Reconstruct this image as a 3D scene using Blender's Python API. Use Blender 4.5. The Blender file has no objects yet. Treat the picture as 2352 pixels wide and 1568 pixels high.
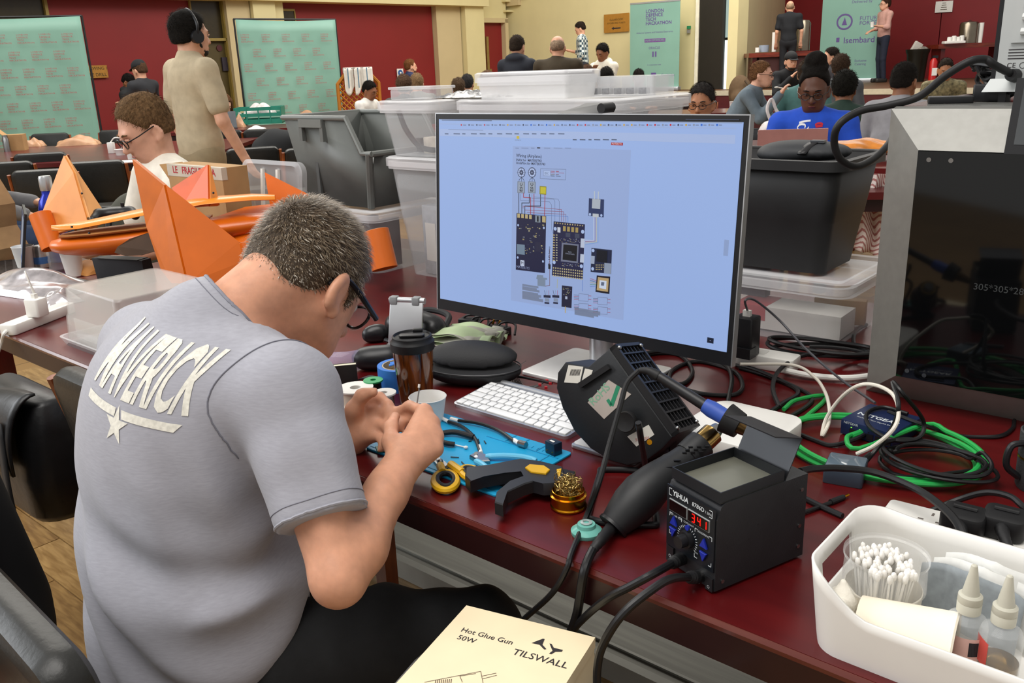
import bpy, math, random
import numpy as np
from mathutils import Matrix, Vector
from mathutils.bvhtree import BVHTree
random.seed(7); np.random.seed(7)
sc = bpy.context.scene
col = sc.collection
# ---------------------------------------------------------------- camera
W, H = 2352, 1568
F, PITCH, ROLL, H0 = 2013.5, .30343536, -.03836039, 1.38238
_f = np.array([0, math.cos(PITCH), -math.sin(PITCH)]); _x = np.array([1., 0, 0]); _u = np.cross(_x, _f)
CX = math.cos(ROLL)*_x + math.sin(ROLL)*_u; CU = -math.sin(ROLL)*_x + math.cos(ROLL)*_u
CC = np.array([0, 0, H0])
cd = bpy.data.cameras.new('camera'); cam = bpy.data.objects.new('camera', cd); col.objects.link(cam)
cd.sensor_width = 36; cd.sensor_fit = 'HORIZONTAL'; cd.lens = F/W*36; cd.clip_end = 200; cd.clip_start = .02
cam.matrix_world = Matrix([[CX[0], CU[0], -_f[0], 0], [CX[1], CU[1], -_f[1], 0], [CX[2], CU[2], -_f[2], H0], [0, 0, 0, 1]])
sc.camera = cam
# ---------------------------------------------------------------- world, lights, exposure
wd = bpy.data.worlds.new('world'); sc.world = wd; wd.use_nodes = True
wd.node_tree.nodes['Background'].inputs[0].default_value = (1.0, .97, .93, 1)
wd.node_tree.nodes['Background'].inputs[1].default_value = .50
def area(name, loc, tgt, sx, sy, power, colr):
    l = bpy.data.lights.new(name, 'AREA'); l.shape = 'RECTANGLE'; l.size = sx; l.size_y = sy; l.energy = power; l.color = colr
    o = bpy.data.objects.new(name, l); col.objects.link(o); o.location = loc
    d = Vector(tgt) - Vector(loc); o.rotation_euler = d.to_track_quat('-Z', 'Y').to_euler()
    return o
area('ceiling_light_main', (-1.2, .2, 5.2), (-.3, 1.4, 0), 3.2, 3.2, 190, (1, .97, .93))
area('ceiling_light_back', (-4, 9, 5.6), (-4, 9, 0), 6, 4, 420, (1, .96, .88))
area('ceiling_light_far', (3, 14, 5.8), (3, 15, 0), 8, 5, 700, (1, .96, .88))
area('window_light', (-7, 2.5, 3.6), (-.5, 1.6, .8), 5, 2.4, 230, (.92, .96, 1))
sc.view_settings.view_transform = 'Standard'; sc.view_settings.look = 'None'
sc.view_settings.gamma = 1; sc.view_settings.use_curve_mapping = False
sc.view_settings.exposure = .1
# ---------------------------------------------------------------- frames
def ray(px, py): return _f + CX*(px-W/2)/F - CU*(py-H/2)/F
def at(px, py, z):                      # point seen at that pixel, on the horizontal plane z
    d = ray(px, py); return Vector(CC + (z-H0)/d[2]*d)
def atd(px, py, D): return Vector(CC + D*ray(px, py))
O2 = np.array([-.17443793, 1.23766084]); TA = math.radians(-41.02686)
T2 = np.array([math.cos(TA), math.sin(TA)]); N2 = np.array([-T2[1], T2[0]])
TZ = .75
def TP(s, q, z=TZ):                     # main table frame: s along the front edge, q across
    v = O2 + T2*s + N2*q; return Vector((v[0], v[1], z))
def SQ(P): 
    d = np.array(P[:2]) - O2; return float(d@T2), float(d@N2)
# ---------------------------------------------------------------- materials
def lin(h):
    h = h.lstrip('#'); c = [int(h[i:i+2], 16)/255 for i in (0, 2, 4)]
    return tuple((x/12.92 if x <= .04045 else ((x+.055)/1.055)**2.4) for x in c) + (1,)
_mats = {}
def M(name, hx, rough=.5, metal=0, var=.06, vs=14, bump=0, bs=60, trans=0, ior=1.45, emit=0, coat=0, alpha=1, sheen=0, spec=.5, stretch=None, sss=0):
    if name in _mats: return _mats[name]
    m = bpy.data.materials.new(name); _mats[name] = m; m.use_nodes = True
    nt = m.node_tree; b = nt.nodes['Principled BSDF']; c = lin(hx)
    b.inputs['Base Color'].default_value = c; b.inputs['Roughness'].default_value = rough; b.inputs['Metallic'].default_value = metal
    b.inputs['IOR'].default_value = ior; b.inputs['Transmission Weight'].default_value = trans; b.inputs['Coat Weight'].default_value = coat
    b.inputs['Coat Roughness'].default_value = .12; b.inputs['Alpha'].default_value = alpha; b.inputs['Sheen Weight'].default_value = sheen
    b.inputs['Specular IOR Level'].default_value = spec
    if sss: b.inputs['Subsurface Weight'].default_value = sss; b.inputs['Subsurface Radius'].default_value = (.02, .008, .004); b.inputs['Subsurface Scale'].default_value = .35
    if emit:
        b.inputs['Emission Color'].default_value = c; b.inputs['Emission Strength'].default_value = emit
        b.inputs['Base Color'].default_value = tuple(x*.1 for x in c[:3]) + (1,)
    tc = nt.nodes.new('ShaderNodeTexCoord'); mp = nt.nodes.new('ShaderNodeMapping')
    nt.links.new(tc.outputs['Object'], mp.inputs['Vector'])
    if stretch: mp.inputs['Scale'].default_value = stretch
    if var and not emit:
        n = nt.nodes.new('ShaderNodeTexNoise'); n.inputs['Scale'].default_value = vs; n.inputs['Detail'].default_value = 5
        nt.links.new(mp.outputs[0], n.inputs['Vector'])
        r = nt.nodes.new('ShaderNodeValToRGB'); nt.links.new(n.outputs['Fac'], r.inputs[0])
        r.color_ramp.elements[0].position = .3; r.color_ramp.elements[1].position = .7
        r.color_ramp.elements[0].color = tuple(max(0, x*(1-var*1.6)) for x in c[:3]) + (1,)
        r.color_ramp.elements[1].color = tuple(min(1, x*(1+var)) for x in c[:3]) + (1,)
        nt.links.new(r.outputs[0], b.inputs['Base Color'])
    if bump:
        n2 = nt.nodes.new('ShaderNodeTexNoise'); n2.inputs['Scale'].default_value = bs; n2.inputs['Detail'].default_value = 4
        nt.links.new(mp.outputs[0], n2.inputs['Vector'])
        bn = nt.nodes.new('ShaderNodeBump'); bn.inputs['Strength'].default_value = bump; bn.inputs['Distance'].default_value = .004
        nt.links.new(n2.outputs['Fac'], bn.inputs['Height']); nt.links.new(bn.outputs[0], b.inputs['Normal'])
    return m
def wood(name, c1, c2, rough=.3, scale=6, coat=.3, axis=(1, 9, 9)):
    if name in _mats: return _mats[name]
    m = M(name, c1, rough, var=0, coat=coat); nt = m.node_tree; b = nt.nodes['Principled BSDF']
    mp = [n for n in nt.nodes if n.type == 'MAPPING'][0]; mp.inputs['Scale'].default_value = axis
    n = nt.nodes.new('ShaderNodeTexNoise'); n.inputs['Scale'].default_value = scale; n.inputs['Detail'].default_value = 8; n.inputs['Distortion'].default_value = .6
    nt.links.new(mp.outputs[0], n.inputs['Vector'])
    r = nt.nodes.new('ShaderNodeValToRGB'); r.color_ramp.elements[0].position = .35; r.color_ramp.elements[1].position = .68
    r.color_ramp.elements[0].color = lin(c1); r.color_ramp.elements[1].color = lin(c2)
    nt.links.new(n.outputs['Fac'], r.inputs[0]); nt.links.new(r.outputs[0], b.inputs['Base Color'])
    return m
def clearplastic(name, hx='#eef0f2', alpha=.11, rough=.12):   # thin translucent sheet: part see-through, part milky
    if name in _mats: return _mats[name]
    m = M(name, hx, rough, var=.0); nt = m.node_tree; b = nt.nodes['Principled BSDF']
    tr = nt.nodes.new('ShaderNodeBsdfTransparent'); mx = nt.nodes.new('ShaderNodeMixShader'); out = nt.nodes['Material Output']
    lw = nt.nodes.new('ShaderNodeLayerWeight'); lw.inputs[0].default_value = .35
    ma = nt.nodes.new('ShaderNodeMath'); ma.operation = 'MULTIPLY_ADD'; ma.inputs[1].default_value = .22; ma.inputs[2].default_value = alpha
    nt.links.new(lw.outputs['Facing'], ma.inputs[0]); nt.links.new(ma.outputs[0], mx.inputs[0])
    nt.links.new(tr.outputs[0], mx.inputs[1]); nt.links.new(b.outputs[0], mx.inputs[2]); nt.links.new(mx.outputs[0], out.inputs['Surface'])
    return m
# ---------------------------------------------------------------- objects
def tag(o, label=None, cat=None, group=None, kind=None):
    if label: o['label'] = label
    if cat: o['category'] = cat
    if group: o['group'] = group
    if kind: o['kind'] = kind
    return o
def thing(name, label, cat, loc=(0, 0, 0), rz=0, group=None, rot=None):
    o = bpy.data.objects.new(name, None); col.objects.link(o); o.location = loc; o.empty_display_size = .05
    o.rotation_euler = rot if rot else (0, 0, rz)
    return tag(o, label, cat, group)
def meshobj(name, me, parent=None, mat=None):
    o = bpy.data.objects.new(name, me); col.objects.link(o)
    if parent: o.parent = parent
    if mat:
        me.materials.clear(); me.materials.append(mat)
    return o
def copy_tree(o, parent=None, loc=None, rz=None, label=None, **kw):
    c = o.copy(); col.objects.link(c); c.parent = parent
    for ch in list(o.children): copy_tree(ch, c)
    if loc is not None: c.location = loc
    if rz is not None: c.rotation_euler = (0, 0, rz)
    if label: c['label'] = label
    return c
def Rz(a): return Matrix.Rotation(a, 4, 'Z')
def Rx(a): return Matrix.Rotation(a, 4, 'X')
def Ry(a): return Matrix.Rotation(a, 4, 'Y')
def Tr(*v): return Matrix.Translation(Vector(v if len(v) > 1 else v[0]))
def align(a, b):                        # matrix taking z axis to a->b, origin at a
    a = Vector(a); b = Vector(b); return Matrix.Translation(a) @ (b-a).to_track_quat('Z', 'Y').to_matrix().to_4x4()
def rrect(w, d, r, n=5):
    r = min(r, w/2-1e-5, d/2-1e-5); P = []
    for (cx, cy, a0) in ((w/2-r, d/2-r, 0), (-w/2+r, d/2-r, 90), (-w/2+r, -d/2+r, 180), (w/2-r, -d/2+r, 270)):
        for i in range(n+1):
            a = math.radians(a0+90*i/n); P.append((cx+r*math.cos(a), cy+r*math.sin(a)))
    return P
def circ(r, n=24, ry=None): return [(r*math.cos(2*math.pi*i/n), (ry or r)*math.sin(2*math.pi*i/n)) for i in range(n)]
def cr(pts, n=8, closed=False):         # Catmull-Rom through points
    P = [Vector(p) for p in pts]; out = []
    L = len(P); rng = L if closed else L-1
    for i in range(rng):
        p0 = P[(i-1) % L] if (closed or i > 0) else P[0]*2-P[1]; p1 = P[i % L]; p2 = P[(i+1) % L]
        p3 = P[(i+2) % L] if (closed or i+2 < L) else P[-1]*2-P[-2]
        for k in range(n):
            t = k/n
            out.append(.5*((2*p1)+(-p0+p2)*t+(2*p0-5*p1+4*p2-p3)*t*t+(-p0+3*p1-3*p2+p3)*t**3))
    if not closed: out.append(P[-1])
    return out
class MB:
    def __init__(s): s.v = []; s.f = []; s.m = Matrix.Identity(4)
    def at(s, m): s.m = m; return s
    def add(s, vs, fs):
        b = len(s.v); s.v += [tuple(s.m @ Vector(v)) for v in vs]; s.f += [tuple(b+i for i in f) for f in fs]; return s
    def box(s, x0, x1, y0, y1, z0, z1):
        return s.add([(x0,y0,z0),(x1,y0,z0),(x1,y1,z0),(x0,y1,z0),(x0,y0,z1),(x1,y0,z1),(x1,y1,z1),(x0,y1,z1)],
                     [(3,2,1,0),(4,5,6,7),(0,1,5,4),(1,2,6,5),(2,3,7,6),(3,0,4,7)])
    def cbox(s, c, sz): return s.box(c[0]-sz[0]/2, c[0]+sz[0]/2, c[1]-sz[1]/2, c[1]+sz[1]/2, c[2]-sz[2]/2, c[2]+sz[2]/2)
    def loft(s, rings, cap0=True, cap1=True, closed=True, loop=False):
        n = len(rings[0]); vs = [p for r in rings for p in r]; fs = []
        R = len(rings)
        for i in range(R if loop else R-1):
            for j in range(n if closed else n-1):
                a = i*n+j; b = i*n+(j+1) % n; c = ((i+1) % R)*n+(j+1) % n; d = ((i+1) % R)*n+j; fs.append((a, b, c, d))
        if closed and not loop:
            if cap0: fs.append(tuple(range(n))[::-1])
            if cap1: fs.append(tuple((R-1)*n+j for j in range(n)))
        return s.add(vs, fs)
    def prism(s, poly, z0, z1, bev=0):
        if bev:
            c = Vector((sum(p[0] for p in poly)/len(poly), sum(p[1] for p in poly)/len(poly)))
            def ins(p, k):
                d = Vector(p)-c; L = d.length or 1; return c+d*(max(0, L-k)/L)
            rs = [(bev, z0), (0, z0+bev), (0, z1-bev), (bev*.3, z1-bev*.3), (bev, z1)]
            return s.loft([[(*ins(p, k), z) for p in poly] for k, z in rs])
        return s.loft([[(p[0], p[1], z0) for p in poly], [(p[0], p[1], z1) for p in poly]])
    def rbox(s, w, d, z0, z1, r=.01, bev=.002, n=5):      # rounded-corner slab centred on x, y
        rs = [(bev, z0), (bev*.3, z0+bev*.3), (0, z0+bev), (0, z1-bev), (bev*.3, z1-bev*.3), (bev, z1)]
        return s.loft([[(x, y, z) for x, y in rrect(w-2*k, d-2*k, max(r-k, 1e-4), n)] for k, z in rs])
    def lathe(s, prof, n=28, cap0=True, cap1=True):
        return s.loft([[(r*math.cos(2*math.pi*i/n), r*math.sin(2*math.pi*i/n), z) for i in range(n)] for r, z in prof], cap0, cap1)
    def cyl(s, a, b, r0, r1=None, n=16):
        a = Vector(a); b = Vector(b); om = s.m; s.m = om @ align(a, b); L = (b-a).length
        s.lathe([(r0, 0), (r0 if r1 is None else r1, L)], n); s.m = om; return s
    def tube(s, pts, r, n=8, closed=False):
        P = [Vector(p) for p in pts]; L = len(P); rings = []; up = None
        for i in range(L):
            if closed: t = P[(i+1) % L]-P[i-1]
            else: t = P[min(i+1, L-1)]-P[max(i-1, 0)]
            if t.length < 1e-9: t = Vector((0, 0, 1))
            t.normalize()
            if up is None:
                up = Vector((0, 0, 1)) if abs(t.z) < .9 else Vector((1, 0, 0))
            up = (up-t*up.dot(t))
            if up.length < 1e-6: up = t.orthogonal()
            up.normalize(); sd = t.cross(up); rr = r[i] if isinstance(r, (list, tuple)) else r
            rings.append([P[i]+(up*math.cos(2*math.pi*k/n)+sd*math.sin(2*math.pi*k/n))*rr for k in range(n)])
        return s.loft(rings, loop=closed)
    def sphere(s, c, r, n=12, sc_=(1, 1, 1)):
        m = n//2; vs = []; om = s.m; s.m = om @ Tr(*c)
        s.loft([[(r*sc_[0]*math.sin(math.pi*(i+.02)/(m+.04))*math.cos(2*math.pi*j/n), r*sc_[1]*math.sin(math.pi*(i+.02)/(m+.04))*math.sin(2*math.pi*j/n), -r*sc_[2]*math.cos(math.pi*(i+.02)/(m+.04))) for j in range(n)] for i in range(m+1)])
        s.m = om; return s
    def grid(s, fn, nu, nv, thick=0):
        vs = [fn(i/nu, j/nv) for i in range(nu+1) for j in range(nv+1)]
        fs = [(i*(nv+1)+j, (i+1)*(nv+1)+j, (i+1)*(nv+1)+j+1, i*(nv+1)+j+1) for i in range(nu) for j in range(nv)]
        return s.add(vs, fs)
    def mesh(s, name='mesh', smooth=0):
        me = bpy.data.meshes.new(name); me.from_pydata(s.v, [], s.f); me.update()
        if smooth:
            me.polygons.foreach_set('use_smooth', [True]*len(me.polygons))
            if smooth < 180: 
                try: me.set_sharp_from_angle(angle=math.radians(smooth))
                except Exception: pass
        return me
    def build(s, name, mat=None, parent=None, smooth=35):
        o = meshobj(name, s.mesh(name, smooth), parent, mat); return o
    def solid(s, name, mat, parent, t, smooth=60, offset=0):
        o = s.build(name, mat, parent, smooth); md = o.modifiers.new('thickness', 'SOLIDIFY'); md.thickness = t; md.offset = offset; return o
def struct(o, label=None): o['kind'] = 'structure'; (label and tag(o, label)); return o
# ---------------------------------------------------------------- lettering as flat meshes
_tcache = {}
def text_mesh(txt, size=1, bold=0, align_x='CENTER', shear=0, spacing=1, res=3):
    key = (txt, bold, align_x, shear, spacing, res)
    if key not in _tcache:
        cu = bpy.data.curves.new('txt', 'FONT'); cu.body = txt; cu.size = 1; cu.offset = bold; cu.align_x = align_x; cu.align_y = 'CENTER'
        cu.shear = shear; cu.space_character = spacing; cu.resolution_u = res; cu.fill_mode = 'FRONT'
        o = bpy.data.objects.new('txt', cu); col.objects.link(o); dg = bpy.context.evaluated_depsgraph_get(); dg.update()
        me = bpy.data.meshes.new_from_object(o.evaluated_get(dg)); bpy.data.objects.remove(o); bpy.data.curves.remove(cu)
        _tcache[key] = ([tuple(v.co) for v in me.vertices], [tuple(p.vertices) for p in me.polygons]); bpy.data.meshes.remove(me)
    v, f = _tcache[key]
    return [(x*size, y*size, 0) for x, y, z in v], f
def text(mb, txt, m, size, sx=1, **kw):
    v, f = text_mesh(txt, size, **kw); om = mb.m; mb.m = om @ m; mb.add([(x*sx, y, z) for x, y, z in v], f); mb.m = om; return mb
# ---------------------------------------------------------------- smooth solids from blended distance fields
def surface_nets(G, org, h):
    ins = G < 0; nx, ny, nz = G.shape
    cs = [(a, b, c) for a in (0, 1) for b in (0, 1) for c in (0, 1)]
    sl = lambda A, a, b, c: A[a:nx-1+a, b:ny-1+b, c:nz-1+c]
    cnt = sum(sl(ins, *c).astype(np.int8) for c in cs); mask = (cnt > 0) & (cnt < 8)
    I = np.argwhere(mask); n = len(I)
    if n == 0: return [], []
    idx = -np.ones(mask.shape, np.int64); idx[mask] = np.arange(n)
    acc = np.zeros((n, 3)); k = np.zeros(n)
    for a in range(8):
        for ax in range(3):
            ca = cs[a]
            if ca[ax]: continue
            cb = list(ca); cb[ax] = 1
            fa = G[I[:, 0]+ca[0], I[:, 1]+ca[1], I[:, 2]+ca[2]]; fb = G[I[:, 0]+cb[0], I[:, 1]+cb[1], I[:, 2]+cb[2]]
            d = (fa < 0) != (fb < 0); t = np.where(d, fa/np.where(d, fa-fb, 1), 0)
            p = np.tile(np.array(ca, float), (n, 1)); p[:, ax] += t
            acc[d] += p[d]; k[d] += 1
    V = (I+acc/k[:, None])*h+org; Fs = []
    for ax in range(3):
        o1, o2 = (ax+1) % 3, (ax+2) % 3
        s0 = [slice(None)]*3; s1 = [slice(None)]*3; s0[ax] = slice(0, -1); s1[ax] = slice(1, None)
        A = ins[tuple(s0)]; B = ins[tuple(s1)]; E = np.argwhere(A != B)
        E = E[(E[:, o1] > 0) & (E[:, o2] > 0) & (E[:, o1] < G.shape[o1]-1) & (E[:, o2] < G.shape[o2]-1)]
        if not len(E): continue
        up = A[E[:, 0], E[:, 1], E[:, 2]]
        q = []
        for d1, d2 in ((1, 1), (0, 1), (0, 0), (1, 0)):
            c = E.copy(); c[:, o1] -= d1; c[:, o2] -= d2; q.append(idx[c[:, 0], c[:, 1], c[:, 2]])
        Q = np.stack(q, 1); Q[~up] = Q[~up][:, ::-1]; Fs.append(Q)
    return V, np.concatenate(Fs)
class SDF:
    def __init__(s): s.p = []
    def cone(s, a, b, ra, rb=None, k=.02): s.p.append(('c', np.array(a, float), np.array(b, float), ra, ra if rb is None else rb, k)); return s
    def chain(s, pts, rs, k=.02):
        for i in range(len(pts)-1): s.cone(pts[i], pts[i+1], rs[i], rs[i+1], k)
        return s
    def ell(s, c, r, rot=None, k=.02): s.p.append(('e', np.array(c, float), np.array(r, float), None if rot is None else np.array(rot.to_3x3()), k)); return s
    def sub(s, c, r, rot=None, k=.01): s.p.append(('s', np.array(c, float), np.array(r, float), None if rot is None else np.array(rot.to_3x3()), k)); return s
    def cut(s, pt, nrm, k=.004): s.p.append(('h', np.array(pt, float), np.array(Vector(nrm).normalized()), None, k)); return s
    def fn(s, f): s.p.append(('f', f)); return s
    def mesh(s, h=.01, smooth=1, name='solid'):
        mg = .07; lo = np.full(3, 1e9); hi = -lo
        for p in s.p:
            if p[0] == 'c': R = max(p[3], p[4]); lo = np.minimum(lo, np.minimum(p[1], p[2])-R); hi = np.maximum(hi, np.maximum(p[1], p[2])+R)
            if p[0] == 'e': R = p[2].max(); lo = np.minimum(lo, p[1]-R); hi = np.maximum(hi, p[1]+R)
        lo -= 3*h; hi += 3*h; n = np.ceil((hi-lo)/h).astype(int)+1
        G = np.full(n, mg, np.float32)
        ax = [lo[i]+h*np.arange(n[i]) for i in range(3)]
        for p in s.p:
            if p[0] == 'f':
                X, Y, Z = np.meshgrid(*ax, indexing='ij'); G = p[1](X, Y, Z, G).astype(np.float32); continue
            if p[0] == 'h':
                X, Y, Z = np.meshgrid(*ax, indexing='ij', sparse=True)
                d = (X-p[1][0])*p[2][0]+(Y-p[1][1])*p[2][1]+(Z-p[1][2])*p[2][2]
                k = p[4]; hh = np.clip(.5+.5*(d-G)/k, 0, 1); G = (G*(1-hh)+d*hh+k*hh*(1-hh)).astype(np.float32); continue
            if p[0] == 'c': R = max(p[3], p[4]); a = np.minimum(p[1], p[2])-R-mg; b = np.maximum(p[1], p[2])+R+mg
            else: R = p[2].max(); a = p[1]-R-mg; b = p[1]+R+mg
            i0 = np.maximum(0, np.floor((a-lo)/h).astype(int)); i1 = np.minimum(n, np.ceil((b-lo)/h).astype(int)+1)
            if (i1 <= i0).any(): continue
            S = tuple(slice(i0[i], i1[i]) for i in range(3))
            X, Y, Z = np.meshgrid(*[ax[i][S[i]] for i in range(3)], indexing='ij', sparse=True)
            if p[0] == 'c':
                A, B, ra, rb, k = p[1:]; d = B-A; L2 = max(d@d, 1e-9)
                t = np.clip(((X-A[0])*d[0]+(Y-A[1])*d[1]+(Z-A[2])*d[2])/L2, 0, 1)
                D = np.sqrt((X-A[0]-t*d[0])**2+(Y-A[1]-t*d[1])**2+(Z-A[2]-t*d[2])**2)-(ra+(rb-ra)*t)
            else:
                c, r, rot, k = p[1:]; x, y, z = X-c[0], Y-c[1], Z-c[2]
                if rot is not None: x, y, z = (rot[0, 0]*x+rot[1, 0]*y+rot[2, 0]*z), (rot[0, 1]*x+rot[1, 1]*y+rot[2, 1]*z), (rot[0, 2]*x+rot[1, 2]*y+rot[2, 2]*z)
                q = np.sqrt((x/r[0])**2+(y/r[1])**2+(z/r[2])**2); q2 = np.sqrt((x/r[0]**2)**2+(y/r[1]**2)**2+(z/r[2]**2)**2)+1e-6
                D = q*(q-1)/q2
            g = G[S]
            if p[0] == 's': D = -D; hh = np.clip(.5+.5*(D-g)/k, 0, 1); G[S] = g*(1-hh)+D*hh+k*hh*(1-hh)
            else: hh = np.clip(.5+.5*(g-D)/k, 0, 1); G[S] = g*(1-hh)+D*hh-k*hh*(1-hh)
        V, Q = surface_nets(G, lo, h)
        for _ in range(smooth):
            e = np.concatenate([Q[:, [0, 1]], Q[:, [1, 2]], Q[:, [2, 3]], Q[:, [3, 0]]])
            acc = np.zeros_like(V); c = np.zeros(len(V))
            for a, b in ((0, 1), (1, 0)):
                np.add.at(acc, e[:, a], V[e[:, b]]); np.add.at(c, e[:, a], 1)
            V = .5*V+.5*acc/np.maximum(c, 1)[:, None]
        me = bpy.data.meshes.new(name); me.vertices.add(len(V)); me.vertices.foreach_set('co', V.astype(np.float32).ravel())
        me.loops.add(Q.size); me.loops.foreach_set('vertex_index', Q.astype(np.int32).ravel())
        me.polygons.add(len(Q)); me.polygons.foreach_set('loop_start', np.arange(0, Q.size, 4, dtype=np.int32))
        me.polygons.foreach_set('use_smooth', np.ones(len(Q), bool)); me.update(calc_edges=True); me.validate()
        return me
    def build(s, name, mat, parent=None, h=.01, smooth=1): return meshobj(name, s.mesh(h, smooth, name), parent, mat)
# ================================================================ the hall
m_cream = M('cream_paint', '#d9cd9c', .7, var=.03, vs=2)
m_cream2 = M('tan_paint', '#c7b58c', .7, var=.03, vs=2)
m_red = M('red_paint', '#801a1b', .55, var=.04, vs=1.5)
m_redd = M('deep_red_paint', '#7d151b', .6, var=.05, vs=2)
m_darkglass = M('smoked_glass', '#332a14', .25, var=.1)
m_ochre = M('ochre_trim', '#8f7a3a', .5)
m_parq = wood('parquet', '#8c6a3c', '#b38f5a', .38, 5, .2, (2, 14, 2))
m_parq2 = wood('parquet_worn', '#7d5c33', '#a5814d', .42, 5, .2, (2, 14, 2))
m_sub = M('subfloor', '#8c6a3c', .42, var=0); _nt = m_sub.node_tree; _bk = _nt.nodes.new('ShaderNodeTexBrick'); _mp = [n for n in _nt.nodes if n.type == 'MAPPING'][0]
_mp.inputs['Rotation'].default_value = (0, 0, -TA); _bk.inputs['Color1'].default_value = lin('#8c6a3c'); _bk.inputs['Color2'].default_value = lin('#a07c4a'); _bk.inputs['Mortar'].default_value = lin('#4a3720')
_bk.inputs['Scale'].default_value = 1; _bk.inputs['Mortar Size'].default_value = .003; _bk.inputs['Brick Width'].default_value = .48; _bk.inputs['Row Height'].default_value = .118
_nt.links.new(_mp.outputs[0], _bk.inputs['Vector']); _nt.links.new(_bk.outputs['Color'], _nt.nodes['Principled BSDF'].inputs['Base Color'])
fl = struct(MB().box(-14, 12, -3, 26, -.06, -.004).build('floor', m_sub), 'worn brown parquet floor')
def plank_mesh(w, l): return MB().prism([(-l/2, -w/2), (l/2, -w/2), (l/2, w/2), (-l/2, w/2)], -.004, .002).mesh('plank')
pm = [plank_mesh(.114, .476), plank_mesh(.114, .476)]; pm[0].materials.append(m_parq); pm[1].materials.append(m_parq2)
cnt = 0
for i in range(-9, 9):
    for j in range(-7, 18):
        s = (i+.5*(j % 2))*.48 - .6; q = j*.118 - .9; P = TP(s, q, 0)
        d = np.array(P)-CC; zz = d@_f
        if zz < .5: continue
        px = W/2+F*(d@CX)/zz; py = H/2-F*(d@CU)/zz
        if not(-150 < px < 1800 and 850 < py < 1900) or cnt >= 295: continue
        o = bpy.data.objects.new('plank', pm[(i*7+j*3) % 2]); col.objects.link(o); o.parent = fl; o.location = P; o.rotation_euler = (0, 0, TA); cnt += 1
def wall_frame(pA, DA, pB, DB):
    a = atd(pA, 150, DA); b = atd(pB, 150, DB); a.z = b.z = 0; ang = math.atan2(b.y-a.y, b.x-a.x)
    return a, ang, (b-a).length
def on_wall(fr, px, py):                # (u, z) on that wall's plane for a pixel
    a, ang, L = fr; d = Vector(ray(px, py)); n = Vector((-math.sin(ang), math.cos(ang), 0)); c = Vector(CC)
    P = c + d*((a-c).dot(n)/d.dot(n)); return (P-a).dot(Vector((math.cos(ang), math.sin(ang), 0))), P.z
W1 = wall_frame(138, 14, 1009, 19.4); W2 = wall_frame(1165, 21.3, 1600, 17.9)
U1 = lambda px, py=150: on_wall(W1, px, py)[0]
Z1 = lambda px, py: on_wall(W1, px, py)[1]
U2 = lambda px, py=100: on_wall(W2, px, py)[0]
Z2 = lambda px, py: on_wall(W2, px, py)[1]
def wall_root(name, fr, label):
    o = bpy.data.objects.new(name, None); col.objects.link(o); o.location = fr[0]; o.rotation_euler = (0, 0, fr[1]); return struct(o, label)
wl = wall_root('wall_left', W1, 'long hall wall of red panels between cream pillars')
zt = 2.70
uL = -9; uR = U1(1112)
MB().box(uL, uR, .25, .45, 0, 4.2).build('wall_core', m_cream, wl)
MB().box(uR, U1(1180), .2, .45, Z1(1150, 52), 4.2).build('wall_core', m_cream, wl)
MB().box(uL, uR, -.25, .3, zt, 3.02).build('beam', m_cream, wl)
MB().box(uL, uR, -.4, .3, 3.02, 3.12).box(uL, uR, -.5, .3, 3.12, 3.2).build('cornice', M('white_trim', '#e8e2cc', .6), wl)
for a, b in ((140, 461), (664, 1009)):
    MB().box(U1(a), U1(b), .16, .26, 0, zt).build('red_panel', m_red, wl)
MB().box(uL, U1(133), .18, .26, .9, zt).build('dark_panel', m_darkglass, wl)
MB().box(U1(133), U1(140), .1, .26, 0, zt).build('window_post', m_ochre, wl)
MB().box(U1(461), U1(463.5), .1, .26, 0, zt).box(U1(533), U1(536), .1, .26, 0, zt).box(U1(461), U1(536), .1, .24, 2.02, 2.07).build('door_frame', m_ochre, wl)
MB().box(U1(463.5), U1(533), .19, .25, 0, 2.02).build('door_leaf', M('olive_door', '#4a3d17', .5), wl)
MB().box(U1(463.5), U1(533), .19, .25, 2.07, zt).build('transom', m_darkglass, wl)
MB().box(U1(521), U1(537), .15, .19, 1.5, 1.74).build('notice', M('notice_dark', '#2c2430', .5), wl)
MB().cyl((U1(520), .19, 1.9), (U1(520), .17, 1.9), .055, n=16).build('round_sign', M('sign_maroon', '#4a1218', .5), wl)
for a, b, y in ((536, 588, .0), (590, 640, -.1), (642, 664, .0), (1010, 1064, .02), (1066, 1108, -.12)):
    MB().box(U1(a), U1(b), y, .3, 0, zt).build('pillar', m_cream2 if a in (536, 1010) else m_cream, wl)
MB().box(U1(667), U1(696), .12, .2, 2.28, 2.55).build('small_window', m_darkglass, wl)
MB().box(U1(666), U1(697), .1, .17, 2.55, 2.59).box(U1(695.5), U1(697.5), .1, .17, 2.28, 2.55).build('small_window_frame', m_ochre, wl)
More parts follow.
